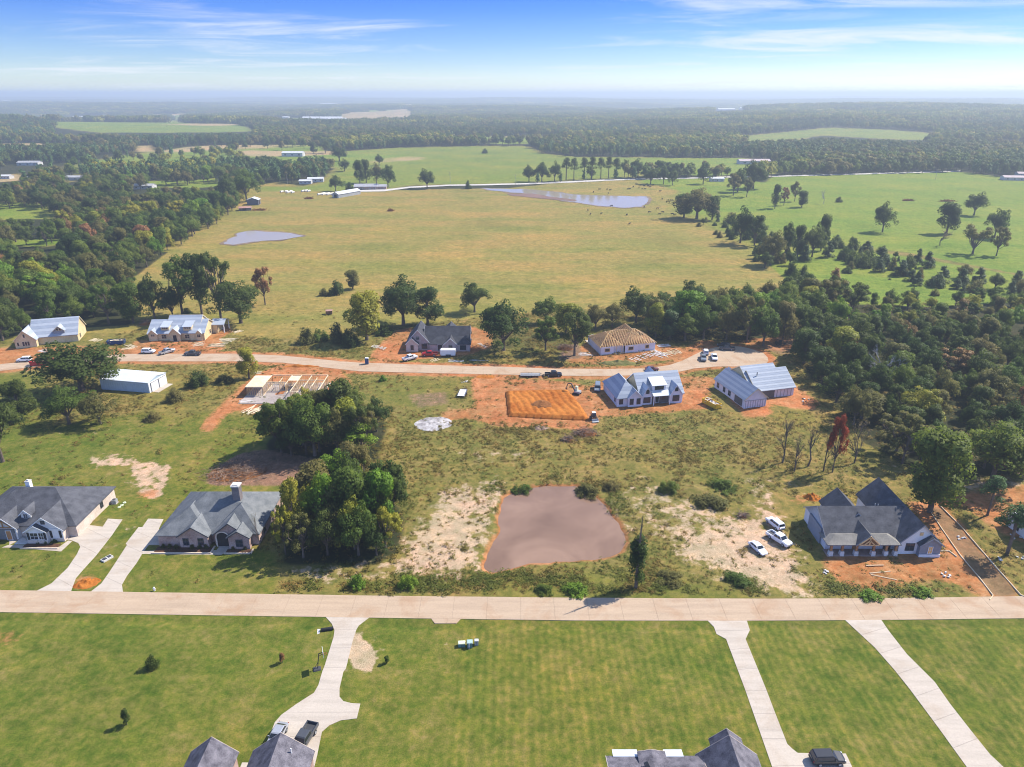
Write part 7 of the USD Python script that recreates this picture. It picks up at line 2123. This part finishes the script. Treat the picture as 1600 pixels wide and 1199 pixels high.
t = thing('skid_loader', 'dark tracked loader at the lower right corner of the orange pad', 'loader', on(927, 656), -80)
tracks(t, 2.2, .78, .42, .7)
part(t, 'body', MB().hull([(-1.3, -.55, .5), (-1.3, .55, .5), (.9, -.55, .5), (.9, .55, .5), (-1.35, -.5, 1.3), (-1.35, .5, 1.3), (.3, -.5, 1.1), (.3, .5, 1.1)]).get(), maroon_m if 'maroon_m' in globals() else rust_m)
part(t, 'cab', MB().hull([(-.6, -.5, 1.2), (.6, -.5, 1.2), (-.6, .5, 1.2), (.6, .5, 1.2), (-.5, -.45, 2.1), (.45, -.45, 2.1), (-.5, .45, 2.1), (.45, .45, 2.1)]).get(), dark_m)
part(t, 'cab_roof', MB().box(-.55, .5, -.5, .5, 2.11, 2.2).get(), white_p)
for s_ in (-1, 1):
    part(t, 'lift_arm', MB().bar((-1.1, s_ * .68, 1.5), (1.2, s_ * .68, .9), .14, .2).bar((1.2, s_ * .68, .9), (1.5, s_ * .68, .35), .14, .18).get(), rust_m)
part(t, 'bucket', MB().prism([(1.4, .1), (2.3, .1), (2.35, .2), (1.6, .25), (1.55, .75), (1.4, .75)], 'y', -.95, .95).get(), steel_m)
t = thing('tractor', 'faded orange tractor standing in the shade at the wood edge', 'tractor', on(1218, 539), 12)
part(t, 'hood', MB().hull([(x, y, z_) for x in (.2, 2.0) for y in (-.4, .4) for z_ in (.8, 1.5)] + [(2.15, 0, 1.2)]).get(), P('faded_orange', (.35, .17, .07), .7))
part(t, 'cab', MB().hull([(x, y, z_) for x, z_ in ((-1.2, .9), (.2, .9), (-1.1, 2.4), (.1, 2.4)) for y in (-.7, .7)]).get(), glass_m)
part(t, 'cab_roof', MB().box(-1.25, .2, -.8, .8, 2.41, 2.55).get(), '/World/Looks/faded_orange')
for x_, r_, w_ in ((-.7, .8, .8), (1.5, .5, .7)):
    for s_ in (-1, 1):
        c = trimesh.creation.cylinder(r_, .4, sections=20)
        c.apply_transform(trimesh.transformations.rotation_matrix(np.pi / 2, [1, 0, 0]))
        c.apply_translation((x_, s_ * w_, r_))
        part(t, 'wheel', (c.vertices, c.faces), black_m)

# ================================================================== YARD THINGS
t = thing('basketball_hoop', 'portable basketball hoop with white backboard beside the widening driveway', 'basketball hoop', on(498, 1045), 20)
part(t, 'base', MB().hull([(x, y, z_) for x, y, z_ in ((-.9, -.5, 0), (-.9, .5, 0), (.3, -.5, 0), (.3, .5, 0), (-.8, -.4, .22), (-.8, .4, .22), (.2, -.35, .16), (.2, .35, .16))]).get(), dark_m)
part(t, 'pole', MB().bar((-.2, 0, .15), (.25, 0, 3.0), .11).bar((-.7, 0, .2), (0, 0, 1.4), .06).bar((.25, 0, 2.9), (.85, 0, 3.05), .09).bar((.2, 0, 2.5), (.85, 0, 2.7), .07).get(), black_m)
part(t, 'backboard', MB().box(.86, .92, -.72, .72, 2.5, 3.6).get(), white_p)
g_ = np.linspace(0, 2 * np.pi, 17)
part(t, 'rim', MB().tube(np.c_[1.2 + .24 * np.cos(g_), .24 * np.sin(g_), np.full(17, 2.75)], .02, 5).get(), redp_m)
for nm_, lab_, px_, py_, sz_, m_, top_ in (('utility_cabinet', 'low utility cabinet with cream lid, left of three by the road', 721, 1009, (1.15, .75, .65), teal_m, cream_m), ('utility_cabinet', 'square green utility transformer, middle of three by the road', 733.5, 1010, (.9, .9, .95), teal_m, P('pale_green_lid', (.30, .42, .40), .5)), ('utility_cabinet', 'small grey utility pedestal, right of three by the road', 744, 1007, (.65, .55, .85), steel_m, stone_m)):
    t = thing(nm_, lab_, 'utility box', on(px_, py_), 4)
    a_, b_, h_ = sz_
    part(t, 'cabinet', MB().box(-a_ / 2, a_ / 2, -b_ / 2, b_ / 2, 0, h_).get(), m_)
    part(t, 'lid', MB().hull([(s * (a_ / 2 + .04), q * (b_ / 2 + .04), h_ + .003) for s in (-1, 1) for q in (-1, 1)] + [(s * a_ * .46, q * b_ * .46, h_ + .12) for s in (-1, 1) for q in (-1, 1)]).get(), top_)
    part(t, 'door_seam', MB().box(-.02, .02, -b_ / 2 - .02, -b_ / 2 - .003, .1, h_ - .1).get(), dark_m)
t = thing('marker_post', 'short white marker post in front of the green transformer', 'post', on(732.6, 1014), 0)
part(t, 'post', MB().hull([(s * .07, q * .05, z_) for s in (-1, 1) for q in (-1, 1) for z_ in (0, 1.0)] + [(0, 0, 1.08)]).get(), white_p)
part(t, 'sleeve', MB().box(-.09, .09, -.07, .07, .0, .35).get(), steel_m)
t = thing('fire_hydrant', 'small white hydrant on the lawn edge before the brick house', 'hydrant', on(241, 923), 0)
part(t, 'barrel', MB().tube([(0, 0, 0), (0, 0, .55), (0, 0, .72), (0, 0, .82)], [.16, .16, .17, .06], 12).get(), white_p)
part(t, 'outlet', MB().tube([(-.25, 0, .5), (.25, 0, .5)], .08, 8).tube([(0, -.22, .45), (0, 0, .45)], .1, 8).get(), white_p)
for px_, py_, a_, lab_ in ((511, 985, 12, 'dark corrugated culvert pipe end beside the widening driveway'),):
    t = thing('culvert_pipe', lab_, 'pipe', on(px_, py_) + [0, 0, .02], a_)
    ring_ = trimesh.creation.annulus(.22, .29, 2.0, sections=20)
    ring_.apply_transform(trimesh.transformations.rotation_matrix(np.pi / 2, [0, 1, 0]))
    ring_.apply_translation((0, 0, .25))
    part(t, 'pipe', (ring_.vertices, ring_.faces), black_m)
    part(t, 'end_apron', MB().hull([(-1.2, -.5, .0), (-1.2, .5, .0), (-1.7, -.7, -.02), (-1.7, .7, -.02), (-1.2, -.5, .05), (-1.2, .5, .05)]).get(), stone_m)
t = thing('drain_box', 'concrete drain box with dark lids in the strip between the white driveways', 'drain box', on(167, 874), 60)
part(t, 'box', MB().box(-1.0, 1.0, -.55, .55, -.1, .35).get(), stone_m)
part(t, 'lid', MB().box(-.85, -.1, -.4, .4, .352, .40).get(), dark_m)
part(t, 'lid', MB().box(.15, .85, -.4, .4, .352, .40).get(), dark_m)
for k_, (px_, py_) in enumerate(((186, 793), (190, 790), (194, 786))):
    t = thing('tank_lid', ('pale septic lid nearest the house corner', 'pale septic lid, middle of three on the grass', 'pale septic lid farthest from the house corner')[k_], 'tank lid', on(px_, py_), 0)
    part(t, 'lid', MB().tube([(0, 0, 0), (0, 0, .12), (0, 0, .16)], [.36, .36, .3], 16).get(), cream_m)
    part(t, 'handle', MB().bar((-.15, 0, .19), (.15, 0, .19), .04).get(), dark_m)


def planks(name, label, px, py, rot, n, L, seed, mat=None, spread=1.2, cat='timber'):
    rg = np.random.default_rng(seed)
    t = thing(name, label, cat, on(px, py), rot)
    for k in range(n):
        l_ = L * rg.uniform(.7, 1.1)
        y, z_, a = (k - n / 2) * spread / n * 2 + rg.normal() * .1, .04 + .05 * rg.integers(0, 3), rg.normal() * 9
        part(t, 'board', MB().box(-l_ / 2, l_ / 2, y - .13, y + .13, z_, z_ + .05, a).get(), mat or plank_m)
    return t


planks('lumber', 'loose boards lying left of the navy dumpster road edge', 200, 545, 30, 5, 5.0, 1)
planks('lumber', 'long boards beside the white vehicle before the dormered house', 205, 541, -20, 4, 7.0, 2)
planks('lumber', 'pale boards stacked right of the house with two dormers, upper row', 355, 531, 4, 7, 6.5, 3, None, 2.0)
planks('lumber', 'pale boards stacked right of the house with two dormers, lower row', 340, 539, 4, 7, 6.0, 4, None, 2.2)
planks('lumber', 'broken boards on the grass under the pasture corner oak', 370, 518, 50, 5, 4.0, 5)
planks('lumber', 'sheets and boards at the front right corner of the dormered house', 310, 538, 20, 6, 4.0, 6, None, 2.5)
planks('lumber', 'scattered white boards before the far left strand board house', 70, 549, 60, 7, 3.6, 7, white_p, 3.0)
planks('lumber', 'scrap boards between the strand board house and the navy dumpster', 148, 532, 70, 6, 3.2, 8, None, 2.2)
planks('lumber', 'long pale boards below the wall frames, left bundle', 392, 640, 62, 6, 6.0, 9, None, 1.6)
planks('lumber', 'long pale boards below the wall frames, right bundle', 404, 641, 66, 7, 6.4, 10, None, 1.4)
planks('lumber', 'sheet boards on red earth left below the wall frames', 385, 627, 4, 5, 5.2, 11, white_p, 2.0)
planks('lumber', 'short boards at the upper left corner of the wall frames', 403, 583, 0, 3, 3.0, 12)
planks('lumber', 'long pale boards leaning out right of the bare rafters house', 1030, 553, -50, 7, 6.5, 13, white_p, 2.0)
planks('lumber', 'row of pale boards farther right of the bare rafters house', 1050, 551, -50, 8, 5.0, 14, None, 4.0)
planks('lumber', 'white trim boards before the bare rafters house', 1003, 558, -50, 7, 4.2, 15, white_p, 5.0)
planks('lumber', 'stack of white sheets at the right corner of the bare rafters house', 1036, 540, 5, 5, 5.0, 16, white_p, 1.6)
planks('lumber', 'grey boards left of the bare rafters house', 914, 553, 0, 5, 5.0, 17, stone_m, 2.0)
planks('lumber', 'pale board lying on red earth before the red pickup', 678, 562, 60, 3, 3.2, 18)
planks('lumber', 'long white boards on the verge right of the cargo trailer', 712, 564, 0, 3, 6.0, 19, white_p, .8)
planks('lumber', 'thin white boards farther along the verge', 748, 563, 0, 2, 8.0, 20, stone_m, .6)
planks('lumber', 'rubble of pale boards left of the dark roofed house', 590, 543, 55, 8, 2.6, 21, stone_m, 3.5)
planks('lumber', 'scrap at the right wall of the dark roofed house', 752, 540, 30, 6, 1.6, 22, stone_m, 3.0)
planks('lumber', 'boards before the porch house on red earth', 1370, 890, 0, 3, 4.5, 23, P('weathered_board', (.40, .30, .20), .8), 2.6)
for k_, (px_, py_, lab_) in enumerate(((1290, 895, 'pale rubble heap on the grass left of the porch house'), (1475, 897, 'white scrap sheet on the red earth by the unpaved drive'), (1562, 875, 'pale rocks on the grass near the leaning pine'), (1500, 842, 'white scrap on the far side of the unpaved drive'), (1584, 842, 'pale stone block before the white house corner'), (1596, 872, 'pale slab at the right edge below the white house'), (697, 664, 'grey stone slab right of the ash heap'), (1258, 625, 'black bag and scrap by the long roofed house'), (725, 598, 'small grey cylinder by the lane near the decked trailer'))):
    rg = np.random.default_rng(300 + k_)
    t = thing('rubble', lab_, 'rubble', on(px_, py_), 0)
    for q_ in range(5):
        c_ = rg.normal(size=2) * .6
        part(t, 'stone', MB().hull(np.clip(rg.normal(size=(14, 3)), -1.3, 1.3) * [.22, .20, .12] + [c_[0], c_[1], .15]).get(), dark_m if 'black' in lab_ and q_ % 2 else stone_m)

# ---- farm: bales, cattle, poles
for k_ in range(6):
    p = at(496 + 7.2 * k_, 305.5)
    t = thing('bale_row', f'white wrapped row of hay bales beside the grey hay barn, {("first", "second", "third", "fourth", "fifth", "sixth")[k_]} from the left', 'hay bales', (p[0], p[1], gz(p[0], p[1])), 64, 'rows of wrapped bales by the hay barn')
    for q_ in range(6):
        c = trimesh.creation.cylinder(.85, 1.6, sections=14)
        c.apply_transform(trimesh.transformations.rotation_matrix(np.pi / 2, [0, 1, 0]))
        c.apply_translation((q_ * 1.7 + .8, 0, .8))
        part(t, 'bale', (c.vertices, c.faces), bale_m)
bl_ = [(440, 301), (447, 300.5), (454, 300.5), (450, 302), (457, 302), (473, 300), (478, 299.5), (482, 300)]
for k_, (a_, b_) in enumerate(bl_):
    p = on(a_, b_)
    c = trimesh.creation.cylinder(.9, 3.4, sections=14)
    c.apply_transform(trimesh.transformations.rotation_matrix(np.pi / 2, [0, 1, 0]))
    c.apply_transform(trimesh.transformations.rotation_matrix(math.radians(62), [0, 0, 1]))
    c.apply_translation(p + [0, 0, .85])
    g_ = 'left cluster' if k_ < 5 else 'right cluster'
    solo('hay_bale', (c.vertices, c.faces), bale_m, f'round white hay bale in the {g_} left of the bale rows', 'hay bale', f'hay bales of the {g_}', smooth=40)


def cow_mesh():
    import manifold3d as m3
    J = {'rump': ((-.75, 0, 1.15), .30), 'mid': ((0, 0, 1.05), .36), 'chest': ((.65, 0, 1.05), .34), 'neck': ((1.0, 0, 1.22), .19), 'head': ((1.28, 0, 1.30), .14), 'muzzle': ((1.55, 0, 1.12), .09), 'tail0': ((-1.02, 0, 1.25), .05), 'tail1': ((-1.1, 0, .6), .04)}
    for s, n in ((-1, 'r'), (1, 'l')):
        J |= {'fh' + n: ((.62, s * .2, .85), .14), 'fk' + n: ((.66, s * .2, .42), .075), 'ff' + n: ((.64, s * .2, .06), .06), 'hh' + n: ((-.72, s * .2, .92), .18), 'hk' + n: ((-.86, s * .2, .48), .08), 'hf' + n: ((-.78, s * .2, .06), .06), 'ear' + n: ((1.2, s * .24, 1.36), .05)}
    B = [('rump', 'mid'), ('mid', 'chest'), ('chest', 'neck'), ('neck', 'head'), ('head', 'muzzle'), ('rump', 'tail0'), ('tail0', 'tail1')]
    for n in 'rl':
        B += [('chest', 'fh' + n), ('fh' + n, 'fk' + n), ('fk' + n, 'ff' + n), ('rump', 'hh' + n), ('hh' + n, 'hk' + n), ('hk' + n, 'hf' + n), ('head', 'ear' + n)]
    out = m3.Manifold()
    for a, b in B:
        sp = [m3.Manifold.sphere(J[k][1], 10).translate(J[k][0]) for k in (a, b)]
        out += m3.Manifold.batch_hull(sp)
    return out


stage.CreateClassPrim('/World/cow_class')
UsdGeom.Xform.Define(stage, '/World/cow_class')
stage.GetPrimAtPath('/World/cow_class').SetSpecifier(Sdf.SpecifierClass)
usdkit.mesh(stage, '/World/cow_class/body', cow_mesh(), cow_m, smooth=60)
cow_px = [(1006, 292), (1001, 290), (998, 294), (989, 293), (984, 296), (981, 296.5), (1003, 296), (1010, 289), (1012, 292), (994, 289), (1015, 293), (1020, 290), (1007, 296.5), (1031, 300), (953, 298), (948, 297), (936, 297), (927, 301), (950, 303), (1034, 312), (1006, 325), (1027, 327), (1014, 333), (1030, 335.5), (1035, 333), (1050, 336), (1053, 337), (922, 336), (939, 335), (979, 337), (983, 351), (918, 330), (955, 323)]
for k_, (a_, b_) in enumerate(cow_px):
    p = on(a_, b_)
    near_ = a_ > 976 and b_ < 301
    lab_, grp_ = ('black cow in the herd gathered under the trees beyond the long pond', 'cattle under the trees beyond the pond') if near_ else ('black cow grazing on the far bank of the long pond', 'cattle on the far pond bank') if b_ < 315 else ('black cow in the pasture on the near side of the long pond', 'cattle on the near side of the pond')
    x = thing('cow', lab_, 'cow', p, float(prg.uniform(0, 360)), grp_)
    x.GetReferences().AddInternalReference('/World/cow_class')
    x.SetInstanceable(True)
for k_, (a_, b_, lab_) in enumerate(((703, 286, 'far power pole on the farm road left of the dark bush'), (805, 290, 'power pole at the farm road above the long pond'), (449, 288, 'power pole beside the small white farmhouse'), (342, 292, 'power pole in the small left green field'), (1461, 281, 'power pole on the far edge of the green meadow'), (915, 284, 'power pole under the tall dark row by the road'))):
    t = thing('power_pole', lab_, 'power pole', on(a_, b_), 10)
    part(t, 'pole', MB().tube([(0, 0, -.3), (0, 0, 10.5)], [.17, .11], 8).get(), greybark_m)
    part(t, 'crossarm', MB().bar((-1.2, 0, 9.8), (1.2, 0, 9.8), .14).get(), greybark_m)
    for x_ in (-1.1, 0, 1.1):
        part(t, 'insulator', MB().tube([(x_, 0, 9.87), (x_, 0, 10.1)], .06, 6).get(), stone_m)
# farm road
fr_t = [(548, 298), (600, 296.5), (640, 292), (700, 289), (760, 288), (830, 286.3), (900, 283), (960, 280.3), (1010, 278.6), (1060, 278), (1130, 276.3), (1195, 275.5), (1300, 272.5), (1400, 270), (1500, 267)]
fr_b = [(1500, 268.6), (1400, 271.6), (1300, 274.2), (1195, 277.2), (1130, 278.2), (1060, 280), (1010, 280.8), (960, 282.4), (900, 285.3), (830, 288.3), (760, 290), (700, 291), (640, 294.2), (600, 299.5), (550, 300.5)]
v_, f_ = flat_sheet(px_poly(fr_t + fr_b), 0)
v_ = trimesh.remesh.subdivide_to_size(v_, f_, 25)
v2_ = np.array(v_[0])
v2_[:, 2] = ground_z(v2_[:, 0], v2_[:, 1]) + .25
solo('farm_road', (v2_, v_[1]), P('pale_gravel', (.46, .43, .39), .9, None, .3), 'pale farm road running across beyond the pasture', None, None, 'structure')
# feeder in the pasture, mud bank of the far pond
t = thing('hay_feeder', 'rusty red feeder box standing alone in the near pasture', 'feeder', on(514, 491), 10)
part(t, 'box', MB().box(-1.3, 1.3, -.9, .9, .3, 1.5).get(), rust_m)
part(t, 'lid', MB().hull([(-1.4, -1.0, 1.5), (1.4, -1.0, 1.5), (-1.4, 1.0, 1.5), (1.4, 1.0, 1.5), (-1.3, 0, 1.95), (1.3, 0, 1.95)]).get(), red_roof)
part(t, 'leg', MB().box(-1.2, -1.05, -.8, -.65, 0, .3).get(), dark_m)
part(t, 'leg', MB().box(1.05, 1.2, -.8, -.65, 0, .3).get(), dark_m)
part(t, 'leg', MB().box(-1.2, -1.05, .65, .8, 0, .3).get(), dark_m)
part(t, 'leg', MB().box(1.05, 1.2, .65, .8, 0, .3).get(), dark_m)
# fallen trunks and wood piles in the pastures
for k_, (a_, b_, L_, lab_) in enumerate(((1418, 314, 14, 'dark log pile lying in the green meadow, left one'), (1480, 315, 18, 'dark log pile lying in the green meadow behind the leaning tree'), (404, 329, 16, 'low dark wood pile in the pasture right of the rusty roofed shed'), (482, 311, 8, 'dark wood pile left of the grey hay barn'), (610, 330, 4, 'weedy clump in the upper pasture'))):
    stick_pile('log_pile', lab_, on(a_, b_), L_ / 2, 1.6, 1.3, 70, 60 + k_, 3, soil_m, .16, (2.5, 5.0))
# planting in the beds by the houses
for k_, (a_, b_) in enumerate(((255, 855), (265, 855), (275, 856), (300, 856), (312, 856), (322, 856))):
    grow('bed_shrub', 'bush0', 'olive', a_, b_ + 1, b_ - 7, 9, 'small olive shrub in the long bed of the brick house', 'shrub', 'shrubs of the long brick house bed')
for k_, (a_, b_) in enumerate(((364, 858), (383, 858))):
    grow('bed_shrub', 'bush1', 'olive', a_, b_ + 1, b_ - 6, 8, 'small olive shrub in the short bed of the brick house', 'shrub', 'shrubs of the short brick house bed')
for k_, (a_, b_) in enumerate(((50, 846), (60, 848), (72, 848), (85, 847))):
    grow('bed_shrub', 'bush2', 'mid', a_, b_ + 1, b_ - 6, 8, 'small green shrub in the bed below the shuttered windows', 'shrub', 'shrubs below the shuttered windows')
grow('sapling', 'bare0', 'olive', 406, 858, 792, 20, 'thin olive sapling over the right slope of the brick house roof', 'sapling')
